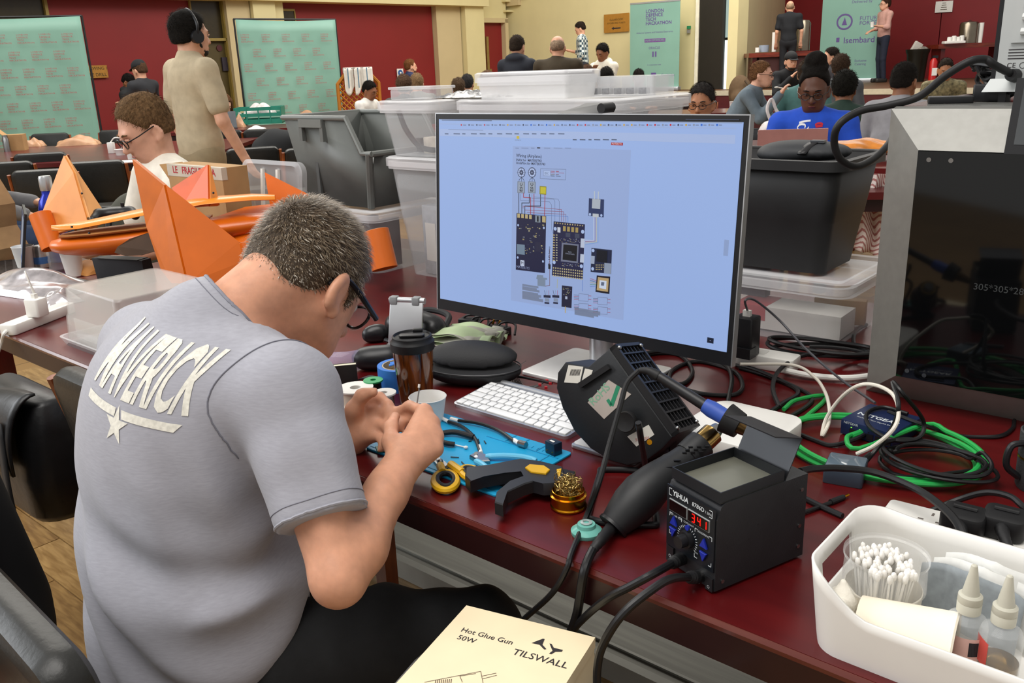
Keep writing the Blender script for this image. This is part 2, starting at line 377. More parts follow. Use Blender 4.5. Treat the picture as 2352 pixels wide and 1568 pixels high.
# cream end wall with the stage in front of it
we = wall_root('wall_end', W2, 'cream end wall above the stage')
ueR = U2(1603)
MB().box(-.35, ueR, 0, .2, 0, 5).build('wall_core', m_cream, we)
MB().box(U2(1172), U2(1200), -.1, .05, 2.75, 4.5).box(U2(1200), U2(1216), -.06, .05, 2.9, 4.2).build('organ_case', m_cream2, we)
for k in range(4): MB().box(-.3, U2(1182), -.22-.04*k, .0, 2.62+.22*k, 2.66+.22*k).build('moulding', m_cream, we)
dz0, dz1 = 0, Z1(1150, 52)
dr = tag(MB().box(U1(1111), U1(1164), .14, .2, 0, dz1).build('door_1', m_red), 'red double door with long brass handle at the far corner')
struct(dr); dr.location = W1[0]; dr.rotation_euler = (0, 0, W1[1])
MB().box(U1(1126), U1(1131), .09, .14, 1.3, dz1-.3).box(U1(1127), U1(1136), .1, .14, .95, 1.35).build('push_plate', M('brass_old', '#a08a55', .35, .6), dr)
MB().box(U1(1106), U1(1111), .0, .25, 0, dz1+.08).box(U1(1164), U1(1171), .0, .25, 0, dz1+.08).box(U1(1106), U1(1171), .0, .25, dz1, dz1+.1).build('door_frame', m_cream2, dr)
# dark doorway and bright outer window strip
dw = struct(MB().box(U2(1606), U2(1660), .5, .6, .8, 4.6).build('door_2', M('dark_room', '#1d1a12', .7)), 'dark open doorway beside the roll-up banner')
dw.location = W2[0]; dw.rotation_euler = (0, 0, W2[1])
MB().box(U2(1599), U2(1606), -.05, .6, .8, 4.7).build('door_frame', M('white_trim', '#e8e2cc'), dw)
MB().box(U2(1606), U2(1660), -.02, .0, .8, 4.6).build('door_leaf', M('opening_shade', '#211c14', .5), dw)  # no leaf here: dark sheet puts the opening's shade into colour
wn = struct(MB().box(U2(1659), U2(1664), -.03, .1, .8, 4.6).box(U2(1673), U2(1677), -.03, .1, .8, 4.6).build('window_1', M('frame_black', '#23221f')), 'narrow bright window strip beside the doorway')
wn.location = W2[0]; wn.rotation_euler = (0, 0, W2[1])
MB().box(U2(1664), U2(1673), .02, .04, .8, Z2(1668, 92)).build('pane', M('daylight_pane', '#e8f2f2', emit=1.6), wn)
MB().box(U2(1664), U2(1673), .02, .04, Z2(1668, 86), 4.6).build('upper_pane', M('daylight_pane_dim', '#9fb3ac', emit=.9), wn)
MB().box(U2(1677), U2(1699), -.1, .3, .8, 5).build('window_post', m_cream, wn)
p0 = Vector(W2[0]) + Vector((math.cos(W2[1]), math.sin(W2[1]), 0))*U2(1697)
a2 = atd(1796, 150, 22.6); a2.z = 0
wt = MB(); dirv = a2-p0; wt.box(0, dirv.length, 0, .2, 0, 5)
wto = struct(wt.build('wall_tan', m_cream2), 'tan side wall of the stage recess'); wto.location = p0; wto.rotation_euler = (0, 0, math.atan2(dirv.y, dirv.x))
W3 = (a2, W2[1], 8.0); U3 = lambda px, py=80: on_wall(W3, px, py)[0]; Z3 = lambda px, py: on_wall(W3, px, py)[1]
wr = wall_root('wall_right', W3, 'dark red panelled wall behind the stage')
for k in range(5): MB().box(k*1.9, k*1.9+1.88, 0, .1, 0, 4.6).build('panel', m_redd, wr)
MB().box(-.1, 9.6, .06, .2, 0, 4.6).build('backing', M('panel_gap', '#4d0c10', .6), wr)
tag(wr, 'dark red panelled wall behind the stage')
SZ = .8
st = struct(MB().box(U2(1010), 13, -1.1, 4.5, 0, SZ).build('stage', M('stage_floor', '#5a3a22', .5)), 'raised stage along the end wall')
st.location = W2[0]; st.rotation_euler = (0, 0, W2[1])
MB().box(U2(1010), 13, -1.14, -1.1, SZ-.08, SZ+.01).build('stage_edge', M('stage_edge_pale', '#b9b09a', .5), st)
MB().box(U2(1010), 13, -1.13, -1.1, 0, SZ-.08).build('riser', M('riser_red', '#4c1216', .5), st)
MB().box(U2(1620), U2(1800), -1.6, -1.13, 0, .5).build('step', M('step_dark', '#3a1418', .5), st)
# ---------------------------------------------------------------- main table
m_mahog = wood('mahogany', '#4a0a0d', '#5e1112', .3, 3.0, .12, (1, 5, 1))
tb = thing('work_table', 'long mahogany table with a thick dark edge carrying the soldering gear', 'table', TP(0, 0, 0), TA)
S0, S1, QD = -2.1, 1.5, 1.5
MB().box(S0+.004, S1-.004, .004, QD, TZ-.012, TZ).build('table_top', m_mahog, tb)
MB().box(S0, S1, 0, QD, TZ-.055, TZ-.012).build('apron', wood('mahogany_edge', '#1d0406', '#2a0709', .4, 3, .1, (1, 7, 1)), tb)
pts = [(0, TZ-.012), (-.001, TZ-.006), (.003, TZ-.001), (.008, TZ)]
MB().loft([[(S0, y, z) for y, z in pts]+[(S0, .012, TZ-.012)], [(S1, y, z) for y, z in pts]+[(S1, .012, TZ-.012)]]).build('front_moulding', wood('mahogany_lip', '#5f2a20', '#4a1110', .25, 3, .3), tb)
for s in (S0+.12, S1-.12):
    for q in (.62, QD-.12): MB().box(s-.04, s+.04, q-.04, q+.04, 0, TZ-.055).build('leg', m_mahog, tb)
rl = thing('steel_floor_channel', 'grey sheet metal channel along the floor under the main table', 'metal channel', TP(0, .62, 0), TA)
MB().box(S0+.3, S1, .0, .34, .003, .045).build('channel_body', M('zinc_sheet', '#96958c', .45, .35, var=.14, vs=9, stretch=(.3, 6, 1)), rl)
MB().box(S0+.3, S1, -.012, .012, .003, .06).box(S0+.3, S1, .05, .058, .045, .050).build('channel_lip', M('zinc_lip', '#aaa9a1', .4, .35), rl)
tb2 = thing('side_table', 'narrow dark table continuing the bench at the far left', 'table', TP(-2.11, 0, 0), TA)
MB().box(-1.2, 0, .004, .60, TZ-.012, TZ).build('table_top', m_mahog, tb2); MB().box(-1.2, 0, 0, .60, TZ-.055, TZ-.012).build('apron', wood('mahogany_edge', '#2d070a', '#3d0c0e'), tb2)
for s in (-1.1, -.1):
    for q in (.1, .5): MB().box(s-.035, s+.035, q-.035, q+.035, 0, TZ-.055).build('leg', m_mahog, tb2)
# ================================================================ things on the main table: monitor and centre
def lp(Mw, px, py, ax=1, val=0):         # pixel -> point (local) on the plane local[ax] = val
    I = Mw.inverted(); o = I @ Vector(CC); d = I.to_3x3() @ Vector(ray(px, py)); t = (val-o[ax])/d[ax]; return o+d*t
def MW_(loc, rz=0): return Tr(*loc) @ Rz(rz)
m_black = M('black_plastic', '#17171a', .42, var=.08)
m_blackm = M('black_matte', '#1b1b1d', .65, var=.1, bump=.1, bs=300)
m_rubber = M('black_rubber', '#141416', .55, var=.08)
m_cable = M('cable_black', '#121214', .42, var=.05)
m_white = M('white_plastic', '#e9e7e1', .35, var=.02)
m_alu = M('aluminium', '#c4c6c9', .32, .85, var=.03)
m_steel = M('steel', '#9a9a9a', .25, 1, var=.05)
m_gold = M('gold_anodised', '#c98a1c', .22, 1, var=.05)
m_card = M('cardboard', '#b08a5c', .8, var=.06)
m_ink = M('ink_dark', '#2a2528', .7, var=0)
m_clear = clearplastic('clear_plastic')
m_milky = clearplastic('milky_plastic', '#eceef0', .25, .25)
# ---- monitor
yw = -.7075; mloc = Vector((.1072, 1.690, TZ)); mz = .115
mon = thing('monitor', 'large black framed flat monitor showing a wiring diagram', 'monitor', mloc, yw)
MM = MW_(mloc, yw); MWd, MHt, tl = .723, .428, .0766
PM = MM @ Tr(0, 0, mz) @ Rx(-tl)         # panel frame: x across, z up, front at y=0
PL = Tr(0, 0, mz) @ Rx(-tl)
def panel(mb): mb.m = PL; return mb
panel(MB()).box(-MWd/2, MWd/2, .003, .016, 0, MHt).build('bezel', M('bezel_black', '#121215', .4, var=.05), mon)
panel(MB()).box(-MWd/2+.02, MWd/2-.02, .016, .04, .02, MHt-.02).box(-.15, .15, .04, .065, .08, .33).build('back_cover', M('monitor_back', '#a9aaac', .4, .4), mon)
panel(MB()).box(-MWd/2-.002, -MWd/2, .002, .017, -.002, MHt+.002).box(MWd/2, MWd/2+.002, .002, .017, -.002, MHt+.002).box(-MWd/2, MWd/2, .002, .017, MHt, MHt+.002).build('metal_rim', m_alu, mon)
x0, x1, z0, z1 = -MWd/2+.009, MWd/2-.010, .024, MHt-.011
scr = panel(MB()).box(x0, x1, .0018, .0035, z0, z1).build('screen', M('screen_lit', '#8fa7d6', .3, emit=.92), mon)
tag(scr, 'lit pale blue screen with a circuit wiring page')
DEC = {}
def scol(hx, e=.75): 
    k = 'scr_'+hx; return M(k, hx, .4, emit=e)
def sdec(hx, e=.75):
    if hx not in DEC: DEC[hx] = panel(MB()); DEC[hx].e = e
    return DEC[hx]
lay = {'n': 0}
def SP(px, py): 
    p = lp(PM, px, py, 1, .0018); return p.x, p.z
def srect(hx, xa, ya, xb, yb, L=1, e=.75):          # axis-aligned on the screen, given by photo corners (top-left, bottom-right)
    a = SP(xa, ya); b = SP(xb, yb); y = .0018-.0002*L; mb = sdec(hx, e)
    mb.add([(a[0], y, b[1]), (b[0], y, b[1]), (b[0], y, a[1]), (a[0], y, a[1])], [(0, 1, 2, 3)])
def squad(hx, pts, L=1, e=.75):
    y = .0018-.0002*L; mb = sdec(hx, e); mb.add([(SP(*p)[0], y, SP(*p)[1]) for p in pts], [tuple(range(len(pts)))[::-1]])
def sline(hx, pts, w=1.6, L=2, e=.75):
    y = .0018-.0002*L; mb = sdec(hx, e); w *= .00042
    for p, q in zip(pts, pts[1:]):
        a = Vector(SP(*p)); b = Vector(SP(*q)); d = (b-a)
        if d.length < 1e-6: continue
        d.normalize(); n = Vector((-d.y, d.x))*w; a = a-d*w; b = b+d*w
        mb.add([(a.x+n.x, y, a.y+n.y), (a.x-n.x, y, a.y-n.y), (b.x-n.x, y, b.y-n.y), (b.x+n.x, y, b.y+n.y)], [(0, 1, 2, 3)])
def sdisc(hx, px, py, r, L=2, e=.75, n=18):
    c = SP(px, py); y = .0018-.0002*L; r *= .00085
    sdec(hx, e).add([(c[0]+r*math.cos(2*math.pi*i/n), y, c[1]+r*math.sin(2*math.pi*i/n)) for i in range(n)], [tuple(range(n))])
def stext(hx, t, px, py, h, L=3, e=.75, ax='LEFT', rot=0, sx=1, bold=.0):
    c = SP(px, py); y = .0018-.0002*L; mb = sdec(hx, e)
    text(mb, t, Tr(c[0], y, c[1]) @ Rx(math.pi/2) @ Rz(rot), h*.00085*1.35, sx=sx, align_x=ax, bold=bold, res=1)
bl, dk, gy, rd, pcb, gd = '#a9bde6', '#15151c', '#6d7890', '#a3202c', '#191a3c', '#b7a77a'
srect('#8f97a8', 1010, 274, 1705, 283, 1); srect('#9db2dd', 1010, 283, 1690, 296, 1); srect('#a6b9e2', 1010, 296, 1688, 330, 1)
srect('#97acda', 1178, 335, 1432, 735, 1)
random.seed(3)
for k in range(34): 
    x = 1060+k*17.8; sdisc(random.choice(['#2f6ad0', '#c0303a', '#5d6d8c', '#c9a23a', '#47506a', '#8a93a8']), x, 287, 2.2, 3); srect('#7484a8', x+4, 286, x+11, 288.5, 2)
for k in range(14): srect('#5d6a88', 1022+k*20, 306+.0*k, 1022+k*20+random.uniform(7, 15), 308.5, 2)
srect('#7180a4', 1030, 297, 1110, 299.5, 2); srect('#5a6784', 1015, 275, 1130, 278, 2); srect('#40485c', 1575, 273, 1698, 276, 2)
for x, w in ((1316, 9), (1332, 13), (1352, 7), (1365, 14), (1385, 14), (1405, 12)): srect('#4a5570', x, 319.5, x+w, 322, 3)
srect(rd, 1404, 327, 1431, 334, 3); stext('#f0d8dc', 'MATEKSYS', 1417, 330.5, 4, 4, ax='CENTER')
srect('#c9b53a', 1187, 312, 1193, 319, 3); stext('#6f7480', 'MATEKSYS', 1190, 322, 3, 3, ax='CENTER')
for x, w in ((1184, 8), (1198, 16), (1220, 8), (1250, 14), (1272, 20), (1298, 14)): srect('#7383a6', x, 339, x+w, 341, 3)
srect(dk, 1234, 338, 1241, 341, 3)
stext('#2b2f42', 'Wiring (Airplane)', 1186, 357, 8, bold=.01); stext('#2b2f42', 'INAV for  MATEKF743', 1186, 367, 6, bold=.015); stext('#2b2f42', 'ArduPilot for MATEKF743', 1186, 374, 6, bold=.015)
for cx in (1198, 1222.5):                # motors and speed controllers
    sdisc('#39415c', cx, 396, 12, 2); sdisc('#aebfe6', cx, 396, 10.2, 3); sdisc('#3c4562', cx, 396, 6, 4); sdisc('#8b97b4', cx, 396, 2.2, 5)
    for k in range(8):
        a = k*math.pi/4; sline('#3c4562', [(cx, 396), (cx+10*math.cos(a), 396+10*math.sin(a))], .7, 4)
    sline(dk, [(cx-6, 417), (cx-5, 412), (cx, 408), (cx, 416)], 1); sline(dk, [(cx+6, 417), (cx+5, 412), (cx, 408)], 1)
    srect('#7a8597', cx-9, 416, cx+8, 444, 3); srect('#98a3b4', cx-7, 418, cx+6, 442, 4); stext(dk, 'ESC', cx, 430, 9, 5, ax='CENTER', rot=math.pi/2, bold=.02)
sline('#5f6880', [(1242, 387), (1300, 389), (1299, 413), (1241, 410), (1242, 387)], .8); squad('#8f9dbd', [(1248, 391), (1265, 391.5), (1265, 405), (1248, 404)]); squad(bl, [(1249.5, 392.5), (1263.5, 393), (1263.5, 403.5), (1249.5, 402.5)], 2); stext(dk, 'ESC', 1256, 398, 5, 4, ax='CENTER')
for k, c in enumerate((rd, rd, '#6b5a20', dk)): sline(c, [(1266, 393+k*3.6), (1274, 393.3+k*3.6)], 1.2); srect(c if k != 2 else '#704a50', 1277, 392.5+k*3.6, 1284+4*(k % 2)+8*(k == 1), 394.3+k*3.6, 3)
srect('#8a8420', 1240, 427, 1255, 447, 3); srect('#c3ba2c', 1242, 429, 1254, 445, 4)
for pts, c, w in (([(1192, 444), (1192, 490)], dk, 1.8), ([(1216, 446), (1216, 466), (1199, 466), (1199, 490)], dk, 1.8), ([(1242, 447), (1242, 473), (1206, 473), (1206, 490)], dk, 1.8),
                  ([(1203, 444), (1203, 453), (1219, 454), (1219, 492)], rd, 1.8), ([(1227, 446), (1227, 493)], rd, 1.8), ([(1252, 447), (1251, 497)], rd, 1.8),
                  ([(1202, 478), (1202, 473), (1290, 481), (1290, 508)], '#8d4050', 1), ([(1206, 482), (1295, 486), (1295, 508)], '#8d4050', 1), ([(1211, 488), (1300, 492), (1300, 509)], '#7a4a64', 1), ([(1215, 492), (1305, 497), (1305, 510)], '#4f78c0', 1),
                  ([(1222, 446), (1222, 455), (1272, 457), (1275, 463), (1275, 508)], '#6e7b9c', 1), ([(1228, 452), (1282, 457), (1285, 463), (1285, 508)], '#6e7b9c', 1), ([(1195, 446), (1196, 460), (1262, 463), (1267, 470), (1267, 525), (1270, 535)], '#6e7b9c', 1)):
    sline(c, pts, w, 3)
squad(pcb, [(1187, 489), (1255, 496), (1252, 627), (1185, 619)], 3)      # power board
for k in range(4): squad(gd, [(1189+k*9, 490+k), (1195+k*9, 490.6+k), (1195+k*9, 500+k), (1189+k*9, 499.4+k)], 5)
squad('#7f8a96', [(1230, 494), (1242, 495), (1242, 511), (1230, 510)], 5); squad(dk, [(1234, 496), (1238, 496.4), (1238, 509), (1234, 508.6)], 6); squad(gd, [(1246, 496), (1254, 497), (1254, 511), (1246, 510)], 5)
random.seed(11)
for k in range(46):
    x = random.uniform(1190, 1248); y = random.uniform(514, 580); w = random.uniform(2, 5); h = random.uniform(1.5, 4)
    srect(random.choice(['#8f8560', '#5b6170', '#a9a27e', '#262846']), x, y, x+w, y+h, 4)
squad('#6f8397', [(1188, 560), (1206, 562), (1206, 585), (1188, 583)], 5); squad('#23233e', [(1230, 555), (1243, 556), (1243, 578), (1230, 577)], 5)
for x, y in ((1191, 517), (1250, 523), (1190, 591), (1248, 600)): sdisc(bl, x, y, 2.8, 6)
squad('#c3cde6', [(1196, 597), (1205, 598), (1205, 611), (1196, 610)], 5); stext(dk, 'M', 1200.5, 604, 8, 6, ax='CENTER'); stext('#8f9ac0', 'MATEKSYS', 1187, 612, 6.5, 6)
squad('#1d1e42', [(1272, 508), (1344, 515), (1339, 641), (1268, 632)], 3)  # flight controller
for k in range(12): sdisc(gd, 1276+k*5.7, 512+k*.55, 1.7, 5)
for r in range(4):
    for k in range(14): srect('#b9ae84', 1271+k*5, 613+r*6+k*.6, 1273.6+k*5, 616.5+r*6+k*.6, 5)
for k in range(11): srect(gd, 1270.5, 538+k*5.8, 1275, 541+k*5.8, 5); srect('#a7a58f', 1277.5, 538+k*5.8, 1281, 541+k*5.8, 5)
for x, y in ((1276, 525), (1339, 532), (1273.5, 602), (1336, 611)): sdisc(bl, x, y, 4.4, 5)
squad('#c9cfdc', [(1281, 521), (1288, 522), (1288, 534), (1281, 533)], 5)
for k in range(4): srect('#a38f55', 1294+k*9.5, 519+k, 1300+k*9.5, 531+k, 5)
squad('#3d4258', [(1300, 534), (1311, 535), (1311, 545), (1300, 544)], 5); squad('#3d4258', [(1321, 536), (1332, 537), (1332, 547), (1321, 546)], 5)
squad('#6f748a', [(1291, 557), (1330, 561), (1328, 604), (1289, 600)], 5); squad('#0b0b14', [(1295, 561), (1327, 564), (1325, 600), (1293, 596)], 6)
stext('#9fa5bd', 'MCU', 1310, 579, 3.5, 8, ax='CENTER'); stext('#9fa5bd', 'STM32H743VIT6', 1310, 583, 2.8, 8, ax='CENTER')
squad('#b9c3d8', [(1335, 547), (1344, 548), (1343, 569), (1334, 568)], 6); squad('#b9c3d8', [(1334, 583), (1343, 584), (1342, 603), (1333, 602)], 6)
for k in range(60):
    x = random.uniform(1286, 1332); y = random.choice([random.uniform(547, 556), random.uniform(604, 611)]); srect(random.choice(['#8f8560', '#9aa0b4', '#60667c']), x, y, x+2.2, y+1.4, 5)
squad('#26345e', [(1353, 455), (1388, 458), (1387, 499), (1352, 495)], 3); squad('#aab2bd', [(1361, 456), (1380, 458), (1379, 480), (1360, 478)], 5)
sline('#b9c3cc', [(1366, 457), (1366, 440)], 2.6, 4); sline('#b9c3cc', [(1374.5, 458), (1375, 441)], 2.6, 4)
for x, y in ((1356, 492), (1382, 494.5)): sdisc(bl, x, y, 3, 6)
squad('#b9c0c6', [(1362, 490), (1376, 491), (1376, 499), (1362, 498)], 6)
for k, c in enumerate(('#d4dcee', '#a06a70', '#c9c08a', '#6f9ad0')): sline(c, [(1364+k*3.4, 499), (1364+k*3.4, 552+k*1.5), (1345, 551+k*3.5)], 1, 3)
squad('#1c2340', [(1359, 569), (1406, 574), (1404, 629), (1357, 624)], 3); squad('#0a0d1a', [(1371, 573), (1396, 576), (1395, 604), (1370, 600)], 5)
for x, y in ((1363, 575), (1362, 617)): sdisc(bl, x, y, 4, 6)
squad('#8b97ac', [(1389, 603), (1405, 605), (1404, 629), (1388, 627)], 6); squad('#9aa6bd', [(1358, 587), (1367, 588), (1366, 606), (1357, 605)], 6)
for k in range(14): srect('#b5a77a', random.uniform(1369, 1387), random.uniform(606, 622), 1389, 0, 0) if False else srect('#b5a77a', 1369+(k % 5)*4, 607+(k//5)*5, 1371.5+(k % 5)*4, 609.5+(k//5)*5, 6)
squad('#191521', [(1371, 632), (1402, 635), (1400, 675), (1368, 670)], 3); squad('#b59c70', [(1374, 636), (1399, 639), (1397, 670), (1371, 666)], 5); squad('#c9d4e8', [(1378, 643), (1394, 645), (1393, 664), (1377, 661)], 6); squad('#5d6880', [(1382, 647), (1389, 648), (1388, 656), (1381, 655)], 7)
for k, c in enumerate((rd, dk, '#b0a030', '#4a8a50', '#4f78c0')): sline(c, [(1356, 640+k*4.5), (1362, 641+k*4), (1370, 645+k*3)], .9, 4)
sline('#7b5a64', [(1263, 573), (1263, 655), (1253, 657)], 1.4, 3); srect(dk, 1260, 606, 1265, 618, 4); stext('#2b2f42', '5V - 8.4V Servos', 1262, 588, 5, 4, ax='CENTER', rot=math.pi/2, bold=.02)
squad('#7b8aa0', [(1234, 631), (1248, 632), (1248, 637), (1257, 638), (1257, 642), (1253, 642), (1253, 658), (1235, 656), (1235, 641), (1232, 640)], 3)
squad('#1f1f38', [(1291, 655), (1315, 658), (1313, 707), (1290, 704)], 3); squad('#a9b4cc', [(1299, 680), (1304, 680.5), (1304, 687), (1299, 686.5)], 6); sline(gd, [(1299, 704), (1299, 717)], 3, 3)
for k in range(24): srect(random.choice(['#8f8a66', '#565b70']), *(lambda x, y: (x, y, x+2.5, y+1.6))(random.uniform(1293, 1311), random.uniform(659, 676)), 5)
for x in (1257, 1277):
    squad('#23243c', [(x-8, 677), (x+8, 678), (x+8, 684), (x-8, 683)], 3); squad('#8390a8', [(x-5, 684), (x+5, 685), (x+5, 693), (x-5, 692)], 3); squad('#23243c', [(x-6, 693), (x+5, 694), (x+5, 698), (x-6, 697)], 3)
    for k, c in enumerate((dk, '#8b8f98', rd)): sline(c, [(x-4+k*4, 677), (x-6+k*5, 667)], .9, 3)
for bx, by in ((1330, 674), (1374, 682), (1330, 696), (1374, 704)):
    sline('#66708a', [(bx, by), (bx+22, by+2), (bx+21, by+18), (bx-1, by+16), (bx, by)], .8, 3)
    for k in range(4): sline(rd if k % 2 else dk, [(bx-11, by+3+k*3.4), (bx-1, by+3.4+k*3.4)], .8, 3)
    for k in range(2): sline(rd, [(bx+22, by+5+k*8), (bx+28, by+5.5+k*8)], 1, 3)
for k in range(7): srect('#78849f', 1200, 656+k*4.6+2*(k > 2), 1200+random.uniform(28, 48), 657.5+k*4.6+2*(k > 2), 3)
for k in range(3): srect('#78849f', 1320, 714+k*4, 1320+random.uniform(40, 60), 715.4+k*4, 3)
sline('#4f78c0', [(1338, 642), (1338, 668)], 1, 3); sline('#b3b04a', [(1281, 641), (1280, 661)], 1, 3)
srect('#1c2336', 1625, 774, 1639, 789, 3); stext('#aab6d6', '-', 1632, 781, 8, 5, ax='CENTER'); srect('#8ea2cc', 1664, 550, 1672, 588, 2)
def multi(name, parts, parent, smooth=0):     # one printed layer: many inks, one mesh
    v = []; f = []; mi = []
    for k, (mt, mb) in enumerate(parts):
        b = len(v); v += mb.v; f += [tuple(b+i for i in q) for q in mb.f]; mi += [k]*len(mb.f)
    me = bpy.data.meshes.new(name); me.from_pydata(v, [], f); [me.materials.append(mt) for mt, _ in parts]; me.polygons.foreach_set('material_index', mi); me.update()
    o = bpy.data.objects.new(name, me); col.objects.link(o); o.parent = parent; return tag(o, kind='stuff')
multi('screen_graphics', [(scol(hx, mb.e), mb) for hx, mb in DEC.items()], scr)
cpos = MM.inverted() @ TP(-.085, .655)
MB().at(Tr(cpos.x, cpos.y-.02, 0)).rbox(.26, .20, 0, .008, .012, .002).build('stand_base', M('stand_silver', '#dadada', .3, .3), mon)
MB().cyl((cpos.x, cpos.y, .008), (cpos.x, cpos.y, .30), .026, n=28).build('stand_column', m_alu, mon)
cl_ = Tr(0, .12, 0); MB().box(cpos.x-.03, cpos.x+.03, .05, cpos.y, .24, .30).build('mount', m_alu, mon)
wc = thing('webcam', 'flat black webcam clipped on top of the monitor', 'webcam', PM @ Vector((lp(PM, 1332, 262).x, .01, MHt+.003)), yw)
MB().loft([[(-.055, -.01, 0), (.05, -.01, 0), (.05, .03, 0), (-.055, .03, 0)], [(-.045, .0, .004), (.05, 0, .004), (.052, .03, .004), (-.05, .03, .004)], [(-.01, .03, .016), (.04, .028, .018), (.045, .034, .018), (-.02, .036, .016)]]).build('body', M('webcam_black', '#2d2e31', .35), wc)
MB().cyl((.045, -.006, .009), (.045, .03, .009), .009, n=16).build('hinge_barrel', m_black, wc)
# ---- keyboard and trackpad
kl = TP(-.206, .316); kb = thing('keyboard', 'slim aluminium keyboard with white keys in front of the monitor', 'keyboard', kl, TA-.01)
def kz(y): return .006+.012*y/.135
MB().loft([[(x, y, 0) for x, y in [(p[0]+.1415, p[1]+.0675) for p in rrect(.283, .135, .01)]], [(p[0]+.1415, p[1]+.0675, kz(p[1]+.0675)) for p in rrect(.283, .135, .01)]]).build('body', m_alu, kb, 20)
tk = math.atan(.012/.135); km = {}
def key(x, y, w, d):
    k = (round(w, 4), round(d, 4))
    if k not in km:
        km[k] = MB().rbox(w-.003, d-.003, 0, .0028, .0015, .0006, 2).mesh('key', 40); km[k].materials.append(M('key_white', '#f0f0ee', .35, var=.01))
    o = bpy.data.objects.new('key', km[k]); col.objects.link(o); o.parent = kb; o.location = (x+w/2, y+d/2, kz(y+d/2)); o.rotation_euler = (tk, 0, 0)
kw = .019; rows = [(.004, [kw, kw, kw, .0225, .0955, .0225, kw, kw, kw, kw], .02), (.0245, [.045]+[kw]*10+[.045], kw), (.0435, [.036]+[kw]*11+[.0325], kw),
                   (.0625, [.0305]+[kw]*12+[kw], kw), (.0815, [kw]*13+[.0305], kw), (.1005, [.0196]*14, .011)]
for y, ws, d in rows:
    x = .004; f = .2745/sum(ws)
    for w in ws: key(x, y, w*f, d); x += w*f
MB().cyl((.02, .128, .012), (.263, .128, .012), .0085, n=14).build('battery_tube', m_alu, kb)
tpd = thing('trackpad', 'square white trackpad right of the keyboard', 'trackpad', TP(.165, .357), TA)
MB().rbox(.13, .13, 0, .007, .008, .002).build('base', m_alu, tpd); MB().at(Tr(0, 0, .007)).rbox(.126, .118, 0, .0012, .007, .0005).build('touch_surface', M('trackpad_white', '#e6e6e4', .3), tpd)
# ---- blue silicone mat
mat_ = thing('silicone_mat', 'bright blue silicone soldering mat under the tools', 'mat', TP(-.034, .175), TA)
m_matb = M('mat_blue', '#1f9fd0', .45, var=.03)
mo = MB().rbox(.31, .196, 0, .004, .008, .001).build('mat_sheet', m_matb, mat_)
mg_ = M('mat_groove', '#1785b4', .5)
for a in ((-.01, .15, .062, .064), (.06, .062, .064, .096), (.10, .102, .064, .096), (.03, .032, .064, .096), (.13, .132, -.02, .064), (-.15, .15, -.09, -.0885)): MB().box(a[0], a[1], a[2], a[3], .004, .0048).build('ridge', mg_, mat_)
for k in range(5): MB().box(.062+k*.012, .0625+k*.012, .07, .078, .004, .0047).build('ruler_mark', mg_, mat_)
zt_ = TZ+.0045
def pxpoly(pts, z): return [at(x, y, z) for x, y in pts]
def slab(mb, pts, z, h):                 # lying flat shape: outline seen from above at the plane z+h, given depth h
    P = [at(x, y, z+h) for x, y in pts]; a = sum((P[i].x*P[(i+1) % len(P)].y-P[(i+1) % len(P)].x*P[i].y) for i in range(len(P)))
    if a < 0: P = P[::-1]
    c = sum(P, Vector())/len(P); b = min(.0018, h*.3)
    def ins(p, k): d = p-c; L = d.length; return c+d*max(0, (L-k)/L)
    return mb.loft([[(p.x, p.y, z) for p in P], [(p.x, p.y, z+h-b) for p in P], [(*ins(p, b).xy, z+h) for p in P]])
def ptube(mb, pts, r, n=8, sm=6): return mb.tube(cr([at(x, y, z) for x, y, z in pts], sm), r, n)
# tool things live at their own base point: shift meshes into local space
def placed(name, label, cat, px, py, z=TZ, group=None):
    P = at(px, py, z); t = thing(name, label, cat, P, 0, group); return t, Tr(-P.x, -P.y, -P.z)
def pmb(sh): m = MB(); m.m = sh; return m
cb, sh = placed('sleeved_cable', 'black sleeved cable with white ends curving down to the blue cutters', 'cable', 1080, 985, zt_)
ptube(pmb(sh), [(1030, 968, zt_+.004), (1062, 980, zt_+.006), (1090, 1005, zt_+.006), (1102, 1035, zt_+.005)], .0032).build('sleeve', m_cable, cb)
ptube(pmb(sh), [(1010, 957, zt_+.004), (1030, 968, zt_+.004)], .0036).build('heat_shrink', m_white, cb); ptube(pmb(sh), [(1100, 1024, zt_+.005), (1105, 1040, zt_+.004)], .0036).build('heat_shrink', m_white, cb)
cb, sh = placed('sleeved_cable', 'long black sleeved cable ending in a metal coaxial plug', 'cable', 1120, 975, zt_)
ptube(pmb(sh), [(1050, 965, zt_+.005), (1100, 972, zt_+.007), (1145, 988, zt_+.006), (1180, 1012, zt_+.006)], .0034).build('sleeve', m_cable, cb)
ptube(pmb(sh), [(1036, 961, zt_+.004), (1053, 966, zt_+.005)], .0037).build('heat_shrink', m_white, cb); ptube(pmb(sh), [(1180, 1010, zt_+.006), (1194, 1019, zt_+.006)], .004).build('heat_shrink', m_white, cb)
ptube(pmb(sh), [(1192, 1017, zt_+.006), (1208, 1022, zt_+.006)], .006, 10).build('plug', m_steel, cb)
pl, sh = placed('pliers', 'black handled pliers lying behind the wrist on the mat', 'pliers', 1040, 1000, zt_)
ptube(pmb(sh), [(1012, 995, zt_+.006), (1045, 992, zt_+.008), (1088, 1003, zt_+.006)], [.005]*13, 10).build('handle', m_rubber, pl); ptube(pmb(sh), [(1010, 1012, zt_+.005), (1028, 1018, zt_+.006), (1044, 1020, zt_+.005)], .0045, 10).build('handle', m_rubber, pl)
slab(pmb(sh), [(985, 990), (1015, 990), (1018, 1014), (985, 1010)], zt_, .008).build('jaw', m_steel, pl)
